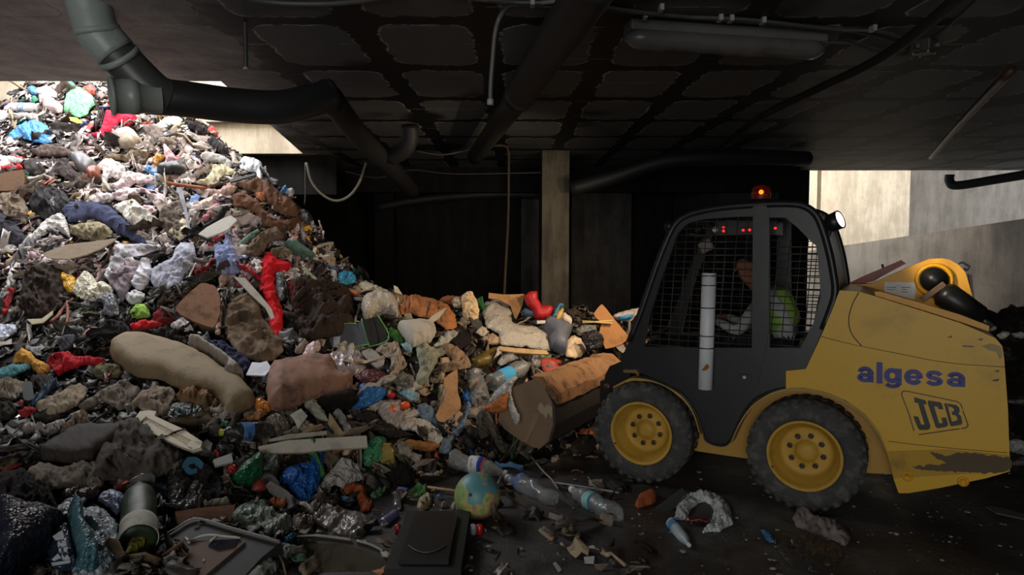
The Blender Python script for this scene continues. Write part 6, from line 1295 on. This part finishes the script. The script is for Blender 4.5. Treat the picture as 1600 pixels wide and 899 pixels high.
def shell2():
    c = surf(560, 860)+NS*.10; bm = bmesh.new(); prism(bm, pl_at('T', [(700,330),(760,225),(800,148),(900,138),(1050,152),(1165,195),(1228,245),(1242,330)], c), -NS*.09)
    o = from_bm('suitcase_half', bm, mat('paint', (52, 50, 44), (32, 30, 27), da=.8, r=.6), None, bevel=.02); tag(o, 'rounded dark suitcase lid with a worn pale rim, bottom centre', 'suitcase')
    bm = bmesh.new(); prism(bm, pl_at('T', [(740,330),(800,200),(860,172),(1000,176),(1100,205),(1170,250),(1190,330)], c, up=.012), -NS*.02); from_bm('lining', bm, mat('cloth', (70, 64, 52)), o, bevel=.003)
    for q in ([(830,146),(900,142),(960,148),(1040,158)], [(1060,162),(1110,176),(1160,200)], [(1168,204),(1215,238),(1238,270),(1240,320)]):
        tube('rim', smooth_path(pl_at('T', q, c, up=.01), 4), .007, mat('paint', (150, 146, 138), da=.8), o, 8)
    bm = bmesh.new(); prism(bm, pl_at('T', [(1150,206),(1176,212),(1180,224),(1158,222)], c, up=.02), -NS*.015); from_bm('chipped_paint', bm, mat('card', (186, 180, 170)), o)
shell2()
C('grey_rag', 'grey green cloth strip lying across both suitcase halves', 'cloth', 'T', [(610,320),(650,280),(700,220),(785,165),(832,190),(762,262),(700,320)], (142,144,136), .16, .3, fs=16)
C('blue_film', 'small bright blue film at the top of the grey green strip', 'film', 'T', [(783,152),(808,137),(838,142),(800,164)], (52,140,200), .13, .3, F)
def crate():
    z = 'H'; GB = mat('paint', (11, 11, 12), (24, 23, 22), da=.3, r=.55)
    a = on_z(637, 905, .0); b_ = on_z(737, 905, 0); f = on_z(732, 838, 0)
    x0, x1 = at(632, 800, 4.25).x, at(733, 800, 4.25).x
    o = box('plastic_crate', (x0, 3.55, .0), (x1, 4.36, .10), GB, None, bevel=.02); tag(o, 'glossy black plastic box on the floor below the globe', 'box')
    o.data.transform(Matrix.Identity(4))
    box('raised_panel', (x0+.07, 3.6, .098), (x1-.07, 4.25, .13), mat('paint', (8, 8, 9), (18, 18, 18), da=.2, r=.45), o, bevel=.012)
    p0 = Vector((x0+.10, 3.72, .135)); w = x1-x0-.2
    tube('painted_reflection', smooth_path([p0+Vector((w*t, .09*(2*t-1)**2-.05, 0)) for t in (0, .2, .4, .5, .6, .8, 1)], 3), .004, mat('paint', (96, 96, 96), da=.9, m=.5), o, 6)  # grey bar standing in for a curved reflection on the lid
    for xx, cc in ((x1+.03, (170, 172, 178)), (x1+.07, (190, 26, 26)), (x0-.03, (150, 24, 20))):
        bm = bmesh.new(); add_lathe(bm, [(0, 0), (.018, 0), (.02, .01), (.02, .055), (.014, .062), (0, .062)], Matrix.Translation((xx, 4.18, .02)), 14); from_bm('side_knob', bm, mat('paint', cc, r=.3), o, smooth=True)
crate()
# litter on the floor
def floorlump(name, label, cat, z, pts, col, T, fold=.4, k='cloth', **kw): return C(name, label, cat, z, pts, col, T, fold, k, **kw)
floorlump('plastic_film', 'white plastic strip looped over a bottle on the floor', 'plastic', 'M', [(348,572),(380,498),(440,478),(500,483),(545,520),(562,590),(535,602),(512,618),(450,618),(482,590),(492,540),(460,512),(410,532),(390,572)], (206,212,210), .04, .6, F)
floorlump('rag', 'grey rag lying in front of the rear wheel', 'cloth', 'M', [(775,572),(790,535),(830,528),(860,570),(940,588),(980,640),(960,668),(900,642),(840,622),(790,602)], (150,136,132), .07, .4)
floorlump('strap', 'small blue strap on the floor left of the clear film', 'strap', 'M', [(658,612),(690,618),(708,650),(690,658)], (50,120,180), .02, .3, F)
floorlump('plastic_film', 'dark transparent film flat on the wet floor', 'film', 'M', [(690,640),(850,628),(964,690),(930,752),(870,768),(760,742)], (90,90,90), .05, .5, 'clear', op=.12)
floorlump('sponge', 'orange sponge on the floor behind the bottle with teal label', 'sponge', 'H', [(1408,462),(1430,410),(1500,378),(1544,400),(1532,442),(1430,478)], (184,90,46), .05, .2, 'card')
D_('paper_scrap', 'square white paper scrap under the front wheel', 'paper', 'H', [(1118,305),(1202,300),(1197,352),(1120,347)], (190,176,150), .008, .012)
D_('clear_plastic', 'dark translucent plastic pane right of the orange sponge', 'pane', 'M', [(263,547),(380,463),(397,490),(342,542)], (84,96,94), .012, .05, k='clear', op=.4)
D_('paper_scrap', 'white paper square alone on the bottom floor', 'paper', 'H', [(1088,785),(1155,780),(1148,825),(1092,822)], (196,196,192), .006, .01)
D_('paper_scrap', 'brownish paper scrap right of the white paper square', 'paper', 'H', [(1150,830),(1245,826),(1200,870),(1165,858)], (132,116,100), .006, .012)
D_('paper_scrap', 'torn white scrap left of the white paper square', 'paper', 'H', [(895,825),(912,815),(950,865),(930,880)], (176,172,166), .006, .012)
D_('wooden_batten', 'dirty batten on the floor running right from the globe', 'batten', 'H', [(560,347),(600,350),(760,440),(966,535),(957,573),(870,532),(640,412)], (92,80,68), .02, .02, N=(0, -.02, 1), rag=.5, da=.8)
D_('batten_label', 'pale printed tag at the end of the dirty batten', 'tag', 'H', [(872,505),(966,538),(957,572),(868,532)], (164,156,138), .006, .035, N=(0, -.02, 1))
rod('metal_rod', 'thin rod leaning down toward the crushed bottles', 'rod', 'H', [(745,175),(830,280),(885,335),(925,395)], .007, mat('paint', (150, 140, 130)), .05)
rod('metal_rod', 'thin pale rod lying behind the bottle with teal label', 'rod', 'H', [(890,340),(1100,372),(1304,406)], .007, mat('paint', (176, 176, 172)), .03)
for k_, (q, l_) in enumerate((([(872,180),(910,160),(938,170),(900,196)], 'shiny scrap left of the front wheel'), ([(192,468),(225,458),(235,470),(200,482)], 'small pale chip left of the globe'), ([(1165,85),(1182,100),(1176,112),(1160,96)], 'tiny white chip at the front tyre'), ([(258,470),(285,440),(318,462),(310,498),(275,495)], 'beige lump touching the globe'))):
    floorlump('floor_scrap', l_, 'scrap', 'H', q, (186,172,156), .03, .4)
D_('plastic_strip', 'pale flat strip on the floor at the right edge', 'strip', 'M', [(1464,530),(1500,528),(1610,558),(1606,575),(1500,552)], (110,106,100), .008, .012, N=(0, -.02, 1))
def gravel():
    rnd = random.Random(5); bm = bmesh.new()
    for i in range(900):
        x = rnd.uniform(-1.2, 4.5); y = rnd.uniform(3.4, 8.5) if rnd.random() < .8 else rnd.uniform(3.3, 4.6)
        r = .003+.012*rnd.random()**3
        vs = bmesh.ops.create_icosphere(bm, subdivisions=1, radius=r)['verts']; s = Vector((rnd.uniform(.7, 1.8), rnd.uniform(.7, 1.8), rnd.uniform(.3, .8)))
        for v in vs: v.co = Vector((v.co.x*s.x+x, v.co.y*s.y+y, v.co.z*s.z+.002))
    o = from_bm('crumbs', bm, mat('card', (150, 140, 126)), None); tag(o, 'fine crumbs and grit scattered over the wet dark floor', 'grit', kind='stuff')
gravel()
# rubbish behind the loader at the right
def back_heap():
    bm = bmesh.new(); bmesh.ops.create_grid(bm, x_segments=70, y_segments=40, size=1)
    for v in bm.verts:
        x = 6.1+v.co.x*2.4; y = 7.0+v.co.y*1.0; d = max(0, 1-(v.co.x**2+v.co.y**2)); h = 1.25*d**.6 if d > 0 else 0
        v.co = (x, y, h*(1+.3*noise.noise((x*3, y*3, 0)))+.12*d*abs(noise.noise((x*8, y*8, 2)))-.03)
    o = from_bm('compacted_rubbish', bm, bpy.data.materials['compacted_rubbish']); tag(o, 'low dark mound of rubbish behind the loader at the right', 'rubbish heap', kind='stuff')
back_heap()
for l_, z, q, Yv, c_ in (('white crumpled paper at the top of the mound behind the loader', 'O', [(1290,712),(1330,690),(1380,700),(1350,745),(1310,748)], 6.4, (214,206,198)), ('torn white film at the right edge behind the loader', 'O', [(1400,705),(1470,695),(1510,720),(1500,745),(1430,730)], 6.3, (190,186,180)),
                     ('shiny crumpled silver bag behind the loader tail', 'Q', [(738,560),(780,545),(850,570),(840,640),(745,620)], 5.2, (176,176,178)), ('grey plastic at the right edge above the silver bag', 'Q', [(735,320),(850,310),(850,345),(740,340)], 5.6, (120,114,108)),
                     ('grey sheet low at the right edge behind the tail', 'Q', [(748,690),(850,640),(850,700),(770,705)], 4.9, (110,106,100)), ('small pale wad behind the corner of the hood', 'O', [(1225,655),(1255,645),(1275,680),(1235,690)], 6.6, (206,190,170))):
    C('crumpled_film', l_, 'film', z, q, c_, .05, .5, F, Y=Yv)
# ---------------------------------------------------------------- ducts, conduits, lamp, junction box under the ceiling
PIP = mat('paint', (158, 168, 164), (64, 66, 64), da=.6, r=.4); PIPB = mat('paint', (40, 41, 41), (22, 22, 22), da=.5, r=.45); PBLK = mat('paint', (30, 30, 30), (15, 15, 15), da=.5, r=.6); CND = mat('paint', (72, 72, 70), (36, 36, 35), da=.5, r=.5)
def duct(name, pts, r, m, parent=None): return tube(name, smooth_path([at(*p) for p in pts], 6), r, m, parent, 24)
ve = empty('ventilation_duct', at(150, 60, 4.1), 'grey and sooty plastic duct with open branch end, hanging over the heap', 'duct')
def vdp(name, pts, r, m):
    o = duct(name, pts, r, m); o.parent = ve; o.matrix_parent_inverse = Matrix.Translation(-ve.location); return o
vdp('grey_section', [(128, -30, 3.95), (140, 10, 4.0), (152, 48, 4.05), (182, 84, 4.1)], .118, PIP)
vdp('collar', [(150, 42, 4.04), (153, 52, 4.05)], .124, PIP); vdp('collar', [(184, 86, 4.1), (190, 94, 4.12)], .122, PIP)
vdp('elbow_section', [(178, 80, 4.1), (205, 108, 4.15), (240, 142, 4.2), (262, 153, 4.25)], .112, mat('paint', (72, 75, 73), (34, 34, 34), da=.6, r=.4))
vdp('long_section', [(228, 150, 4.2), (290, 155, 4.3), (360, 164, 4.45), (430, 168, 4.6), (475, 160, 4.75), (512, 150, 4.95)], .110, PIPB)
vdp('collar', [(508, 150, 4.94), (516, 149, 4.97)], .116, PIPB)
def open_end():
    A, B = at(250, 152, 4.2), at(172, 150, 4.05); L_ = (B-A).length; M = frame_to(A, B); bm = bmesh.new()
    add_lathe(bm, [(.098, 0), (.098, L_*.45), (.106, L_*.46), (.106, L_*.62), (.102, L_*.64), (.102, L_*.92), (.110, L_*.93), (.110, L_), (.098, L_), (.096, L_*.90), (0, L_*.88)], M, 32)
    o = from_bm('open_branch', bm, mat('paint', (150, 156, 150), (60, 62, 60), da=.7, r=.35), None, smooth=True); o.parent = ve; o.matrix_parent_inverse = Matrix.Translation(-ve.location)
open_end()
def single(name, label, cat, pts, r, m, **kw): return tag(duct(name, pts, r, m), label, cat, **kw)
single('drain_pipe', 'dark pipe running back from the end of the ventilation duct', 'pipe', [(515, 152, 5.1), (560, 210, 6.2), (610, 262, 7.6), (645, 300, 9.2)], .095, PBLK)
single('drain_pipe', 'short dark elbow pipe dropping from the ceiling', 'pipe', [(640, 196, 6.9), (640, 218, 6.95), (632, 234, 7.0), (612, 246, 7.1)], .085, PBLK)
p1 = single('drain_pipe', 'thick black pipe slanting down the middle of the ceiling', 'pipe', [(935, -40, 3.1), (905, 10, 3.5), (850, 90, 4.4), (812, 150, 5.4)], .118, PBLK)
duct('collar', [(818, 141, 5.25), (810, 152, 5.42)], .124, PIPB, p1)
duct('far_section', [(812, 150, 5.4), (775, 200, 6.9), (742, 245, 9.0)], .10, PBLK, p1)
single('drain_pipe', 'far black pipe curving right of the pillar under the ceiling', 'pipe', [(892, 296, 9.3), (960, 276, 9.2), (1040, 252, 9.1), (1140, 246, 9.2), (1262, 248, 9.6)], .10, PBLK)
single('drain_pipe', 'faint dark pipe across the back left of the pillar', 'pipe', [(586, 325, 12.2), (660, 312, 12.2), (760, 304, 12.2), (845, 304, 12.2)], .08, PBLK)
single('rusty_pipe', 'rust spotted pipe hanging at the upper right', 'pipe', [(1455, 246, 9.3), (1490, 205, 7.4), (1524, 168, 6.2), (1580, 110, 4.95)], .034, mat('paint', (60, 44, 38), (22, 18, 16), da=.9))
single('exterior_pipe', 'black elbow pipe outside in front of the ramp wall', 'pipe', [(1484, 273, 11.9), (1484, 284, 11.9), (1496, 290, 11.8), (1560, 280, 11.3), (1620, 270, 10.8)], .075, PBLK)
single('drain_pipe', 'long black rib band along the right part of the ceiling', 'pipe', [(1530, -30, 3.3), (1384, 86, 4.5), (1270, 143, 5.8), (1184, 186, 6.9), (1120, 236, 9.1)], .034, PBLK)  # thin tube standing in for a black rib stripe, no pipe there
def cable(name, label, cat, pts, r, m=CND):
    return tag(tube(name, smooth_path([on_z(p[0], p[1], H-r-.004) if name == 'conduit' or p[1] < 20 and p[2] < 4 else at(*p) for p in pts], 5), r, m, None, 8), label, cat)
# conduits along the near ceiling
cable('conduit', 'upper conduit running along the top of the picture to the junction box', 'conduit', [(700, -6, 3.66), (790, 3, 3.7), (900, 6, 3.72), (1010, 20, 3.78), (1090, 28, 3.82), (1200, 36, 3.9), (1290, 46, 3.95), (1380, 50, 4.0), (1430, 68, 4.05)], .012)
cable('conduit', 'lower conduit just under the upper one, ending at the junction box', 'conduit', [(760, -2, 3.68), (860, 10, 3.74), (960, 16, 3.78), (1060, 26, 3.82), (1160, 30, 3.9), (1270, 42, 3.95), (1350, 52, 4.0), (1400, 66, 4.05), (1432, 72, 4.06)], .012)
cable('conduit', 'sagging conduit along the top left of the ceiling', 'conduit', [(360, -10, 3.65), (410, 2, 3.68), (470, 6, 3.7), (540, 4, 3.7), (620, -8, 3.68)], .016)
cable('conduit', 'short conduit from the lamp to the junction box', 'conduit', [(1284, 66, 4.08), (1330, 68, 4.1), (1360, 78, 4.12), (1390, 84, 4.12), (1420, 84, 4.1), (1440, 78, 4.08)], .012)
cable('conduit', 'conduit running back from the junction box to the top right', 'conduit', [(1455, 62, 4.06), (1480, 42, 4.0), (1515, 10, 3.9), (1540, -12, 3.8)], .010)
hg = cable('hanging_hose', 'grey hose hanging down in the middle with an open end', 'hose', [(905, -2, 3.72), (850, 4, 3.74), (806, 8, 3.76), (784, 22, 3.78), (774, 50, 3.8), (770, 90, 3.82), (767, 128, 3.84), (766, 162, 3.85)], .013, mat('paint', (92, 92, 90), (48, 48, 46), da=.5))
tube('hose_ferrule', [at(766.3, 155, 3.85), at(766, 164, 3.85)], .018, mat('paint', (168, 166, 160)), hg, 12)
hg = cable('hanging_hose', 'thin dark hose hanging at the upper left', 'hose', [(382, -10, 4.3), (383, 40, 4.3), (384, 80, 4.3), (384, 108, 4.3)], .014, mat('paint', (56, 58, 58), (34, 34, 34), da=.5))
tube('hose_ferrule', [at(384, 105, 4.3), at(384, 108.5, 4.3)], .017, mat('paint', (150, 148, 144)), hg, 12)
cable('hanging_cable', 'pale cable hanging in a loop right of the chute', 'cable', [(479, 254, 8.6), (486, 282, 8.6), (502, 303, 8.6), (524, 314, 8.6), (546, 306, 8.6), (562, 284, 8.6), (572, 254, 8.6)], .016, mat('paint', (126, 122, 108)))
cable('hanging_cable', 'thin straight cable hanging left of the looped cable', 'cable', [(477, 254, 8.7), (477, 300, 8.7), (476, 320, 8.7)], .008, mat('paint', (80, 78, 72)))
cable('standpipe', 'thin pipe bending down from the ceiling to the ridge of the heap', 'pipe', [(768, 228, 8.9), (788, 228, 8.9), (794, 236, 8.9), (795, 260, 8.9), (794, 340, 8.9), (791, 400, 8.8), (788, 462, 8.6)], .016, mat('card', (78, 66, 52)))
cable('hanging_cable', 'thin cable strung under the rear ceiling beam', 'cable', [(650, 236, 8.8), (690, 242, 8.8), (735, 234, 8.8), (768, 228, 8.8)], .010, mat('paint', (84, 82, 76)))
cable('hanging_cable', 'dark sagging cable behind the pillar left side', 'cable', [(540, 268, 9.6), (590, 278, 9.6), (642, 266, 9.6), (710, 272, 9.6), (845, 270, 9.6)], .008, mat('paint', (70, 66, 60)))
# clips on the conduits
for i, (x, y, Yv) in enumerate(((1008, 24, 3.80), (1033, 12, 3.78), (1125, 28, 3.84), (1142, 29, 3.85), (1192, 32, 3.9), (1364, 44, 3.98), (832, 4, 3.72))):
    p = on_z(x, y, H-.014); box_o = box('conduit_clip', (-.012, -.03, -.02), (.012, .03, .014), mat('paint', (150, 148, 142), da=.5), None, bevel=.004); box_o.location = p
    tag(box_o, ['pale clip above the left end of the lamp', 'pale clip on the upper conduit near the thick black pipe', 'left one of the pair of clips above the lamp middle', 'right one of the pair of clips above the lamp middle', 'clip on the conduits above the right half of the lamp', 'clip on the conduits near the junction box', 'clip where the grey hose leaves the conduit'][i], 'clip')
# fluorescent batten lamp under thick soot
def lamp():
    A, B = on_z(975, 54, 3.125), on_z(1288, 74, 3.125); L_ = (B-A).length; M = frame_to(A, B); q = M.to_3x3()
    root = empty('ceiling_lamp', A, 'long soot blackened batten lamp fixed under the ceiling', 'lamp')
    def sub(bm, name, m, par=None, **kw):
        o = from_bm(name, bm, m, None, **kw); o.parent = par or root
        if par is None: o.matrix_parent_inverse = Matrix.Translation(-root.location)
        return o
    up = Vector((0, 0, 1)); ax = (B-A).normalized(); side = ax.cross(up).normalized(); up = side.cross(ax).normalized()
    def ring(t, w, h, dz, n=20):
        c = A+ax*(L_*t)+up*dz; return [c+side*(w*math.cos(2*math.pi*k/n))+up*(h*math.sin(2*math.pi*k/n)) for k in range(n)]
    bm = bmesh.new(); prev = None
    for i in range(37):
        t = i/36; e = min(t, 1-t)*L_; k = min(1, (e/.09))**.5 if e > 0 else .02; k = max(.25, k)
        sag = -.012*abs(noise.noise((t*9, 3, 0))); r_ = [bm.verts.new(p) for p in ring(t, .085*k, .062*k+(-sag), -.02+sag)]
        if prev:
            for j in range(20): bm.faces.new((prev[j], prev[(j+1) % 20], r_[(j+1) % 20], r_[j]))
        else: bm.faces.new(r_)
        prev = r_
    bm.faces.new(prev[::-1]); sub(bm, 'diffuser', mat('paint', (90, 88, 86), (38, 37, 36), da=.9, r=.33), smooth=True)
    bm = bmesh.new(); add_box(bm, (-.075, -.02, .02), (.075, .05, L_-.02), Matrix.Translation(A+up*.035) @ Matrix((side, up, ax)).transposed().to_4x4()); hs = sub(bm, 'housing', mat('paint', (96, 94, 92), (50, 48, 46), da=.7), bevel=.012)
    for t in (.07, .34, .60, .93):
        c = A+ax*(L_*t)-side*.088; bm = bmesh.new(); add_box(bm, (-.008, -.022, -.016), (.008, .022, .016), Matrix.Translation(c+up*.02) @ Matrix((side, up, ax)).transposed().to_4x4()); sub(bm, 'latch', mat('paint', (120, 116, 112), (60, 58, 56), da=.7), bevel=.003)
lamp()
def jbox():
    c = on_z(1444, 75, H-.052); root = empty('junction_box', c, 'square junction box where the conduits meet, upper right', 'junction box')
    R_ = Matrix.Rotation(.6, 4, 'Z'); bm = bmesh.new(); add_box(bm, (-.065, -.065, -.03), (.065, .065, .05), R_); from_bm('box_body', bm, mat('paint', (70, 70, 68), (34, 34, 33), da=.6), root, bevel=.01)
    bm = bmesh.new(); add_box(bm, (-.052, -.052, -.04), (.052, .052, -.028), R_); from_bm('box_cover', bm, mat('paint', (58, 60, 58), (150, 148, 144), da=.3), root, bevel=.006)
    for sx in (-1, 1):
        for sy in (-1, 1):
            bm = bmesh.new(); add_lathe(bm, [(0, -.046), (.007, -.044), (.007, -.03)], R_ @ Matrix.Translation((sx*.046, sy*.046, 0)), 8); from_bm('screw', bm, mat('paint', (150, 148, 142)), root)
    for a_ in (.6, 2.17, 3.74, 5.3):
        d_ = Vector((math.cos(a_), math.sin(a_), 0)); tube('cable_gland', [d_*.062, d_*.10], .016, mat('paint', (92, 92, 90)), root, 10)
jbox()
def scraps():
    rnd = random.Random(11); verts = []; faces = []; cols = []
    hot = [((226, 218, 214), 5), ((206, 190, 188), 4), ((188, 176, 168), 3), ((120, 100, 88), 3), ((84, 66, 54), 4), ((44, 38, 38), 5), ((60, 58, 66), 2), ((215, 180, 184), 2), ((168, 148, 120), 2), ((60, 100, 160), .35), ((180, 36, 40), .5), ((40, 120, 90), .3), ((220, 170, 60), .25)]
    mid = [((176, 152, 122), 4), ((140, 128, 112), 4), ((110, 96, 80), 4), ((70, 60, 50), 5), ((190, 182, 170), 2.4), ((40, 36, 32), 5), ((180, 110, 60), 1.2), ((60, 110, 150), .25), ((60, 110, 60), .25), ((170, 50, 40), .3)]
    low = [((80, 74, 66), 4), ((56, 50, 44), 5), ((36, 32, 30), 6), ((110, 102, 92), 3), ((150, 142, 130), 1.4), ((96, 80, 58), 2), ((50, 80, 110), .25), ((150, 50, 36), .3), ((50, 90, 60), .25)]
    def pick(p):
        t = sum(w for _, w in p)*rnd.random()
        for c, w in p:
            t -= w
            if t <= 0: return c
        return p[0][0]
    N = 15000; k = 0
    while k < N:
        px = rnd.uniform(-30, 1010); py = rnd.uniform(110, 899) if rnd.random() < .75 else rnd.uniform(110, 470)
        if px > 560 and py < 440: continue
        if py > 500 and rnd.random() < .45: continue
        k += 1
        BATCH.append((px, py))
    for _ in range(4200):
        BATCH.append((rnd.uniform(-650, -30), rnd.uniform(110, 899)))
    B_ = np.array(BATCH); cov = np.zeros(len(B_), bool)
    for q_, _ in OUTL:
        m_ = (B_[:, 0] > q_[:, 0].min()) & (B_[:, 0] < q_[:, 0].max()) & (B_[:, 1] > q_[:, 1].min()-3) & (B_[:, 1] < q_[:, 1].max()+6)
        if m_.any(): w = np.where(m_)[0]; cov[w] |= in_poly(B_[w]-np.array([0, 2.0]), q_)
    keepers = ~cov | (np.array([rnd.random() for _ in B_]) < .022); BATCH[:] = [b for b, k_ in zip(BATCH, keepers) if k_]
    H_ = cast(np.array(BATCH))
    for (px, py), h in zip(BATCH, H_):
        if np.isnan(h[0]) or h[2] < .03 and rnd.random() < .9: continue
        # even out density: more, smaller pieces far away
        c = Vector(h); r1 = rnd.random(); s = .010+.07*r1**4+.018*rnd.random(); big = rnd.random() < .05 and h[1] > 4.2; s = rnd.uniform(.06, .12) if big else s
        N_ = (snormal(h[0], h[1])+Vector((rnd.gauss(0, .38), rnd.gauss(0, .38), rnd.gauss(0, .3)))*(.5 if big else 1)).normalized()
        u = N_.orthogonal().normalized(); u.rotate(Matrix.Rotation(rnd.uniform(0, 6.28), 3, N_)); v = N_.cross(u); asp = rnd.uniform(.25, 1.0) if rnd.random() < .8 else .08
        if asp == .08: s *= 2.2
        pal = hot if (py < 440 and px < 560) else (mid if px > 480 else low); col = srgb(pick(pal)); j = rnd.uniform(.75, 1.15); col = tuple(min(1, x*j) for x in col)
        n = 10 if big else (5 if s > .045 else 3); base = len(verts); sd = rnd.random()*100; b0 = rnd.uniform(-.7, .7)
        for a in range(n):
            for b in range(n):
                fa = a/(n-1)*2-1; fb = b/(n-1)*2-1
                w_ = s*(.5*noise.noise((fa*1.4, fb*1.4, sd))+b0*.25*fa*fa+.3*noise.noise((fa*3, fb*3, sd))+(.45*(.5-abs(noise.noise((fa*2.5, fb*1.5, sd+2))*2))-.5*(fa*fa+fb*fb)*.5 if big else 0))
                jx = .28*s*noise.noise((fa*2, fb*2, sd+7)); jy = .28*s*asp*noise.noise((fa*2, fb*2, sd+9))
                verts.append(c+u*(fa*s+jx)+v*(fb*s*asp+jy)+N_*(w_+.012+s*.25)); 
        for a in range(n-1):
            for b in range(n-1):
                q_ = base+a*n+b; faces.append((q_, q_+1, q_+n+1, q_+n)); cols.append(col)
    me = bpy.data.meshes.new('loose_scraps'); me.from_pydata([tuple(v) for v in verts], [], faces); me.update()
    at_ = me.color_attributes.new('own_colour', 'FLOAT_COLOR', 'CORNER'); arr = np.repeat(np.array([(*c, 1) for c in cols]), 4, axis=0).ravel(); at_.data.foreach_set('color', arr)
    m = bpy.data.materials.new('mixed_scraps'); nt, b = nodes(m); P = geo(nt); a = nd(nt, 'ShaderNodeVertexColor'); a.layer_name = 'own_colour'
    g = texn(nt, 30, 6, .7, P); nt.links.new(mixc(nt, mth(nt, 'MULTIPLY', sstep(nt, g, .5, .7), .6), a.outputs[0], (.02, .015, .011)), b.inputs['Base Color'])
    b.inputs['Roughness'].default_value = .5; bump(nt, b, texn(nt, 60, 4, .7, P), .4, .01)
    o = link('loose_scraps', me, m, smooth=True)
    md = o.modifiers.new('thick', 'SOLIDIFY'); md.thickness = .003
    tag(o, 'loose torn paper, film, rag and splinter fragments strewn all over the heap', 'rubbish fragments', kind='stuff')
BATCH = []
scraps()
bpy.context.view_layer.update()
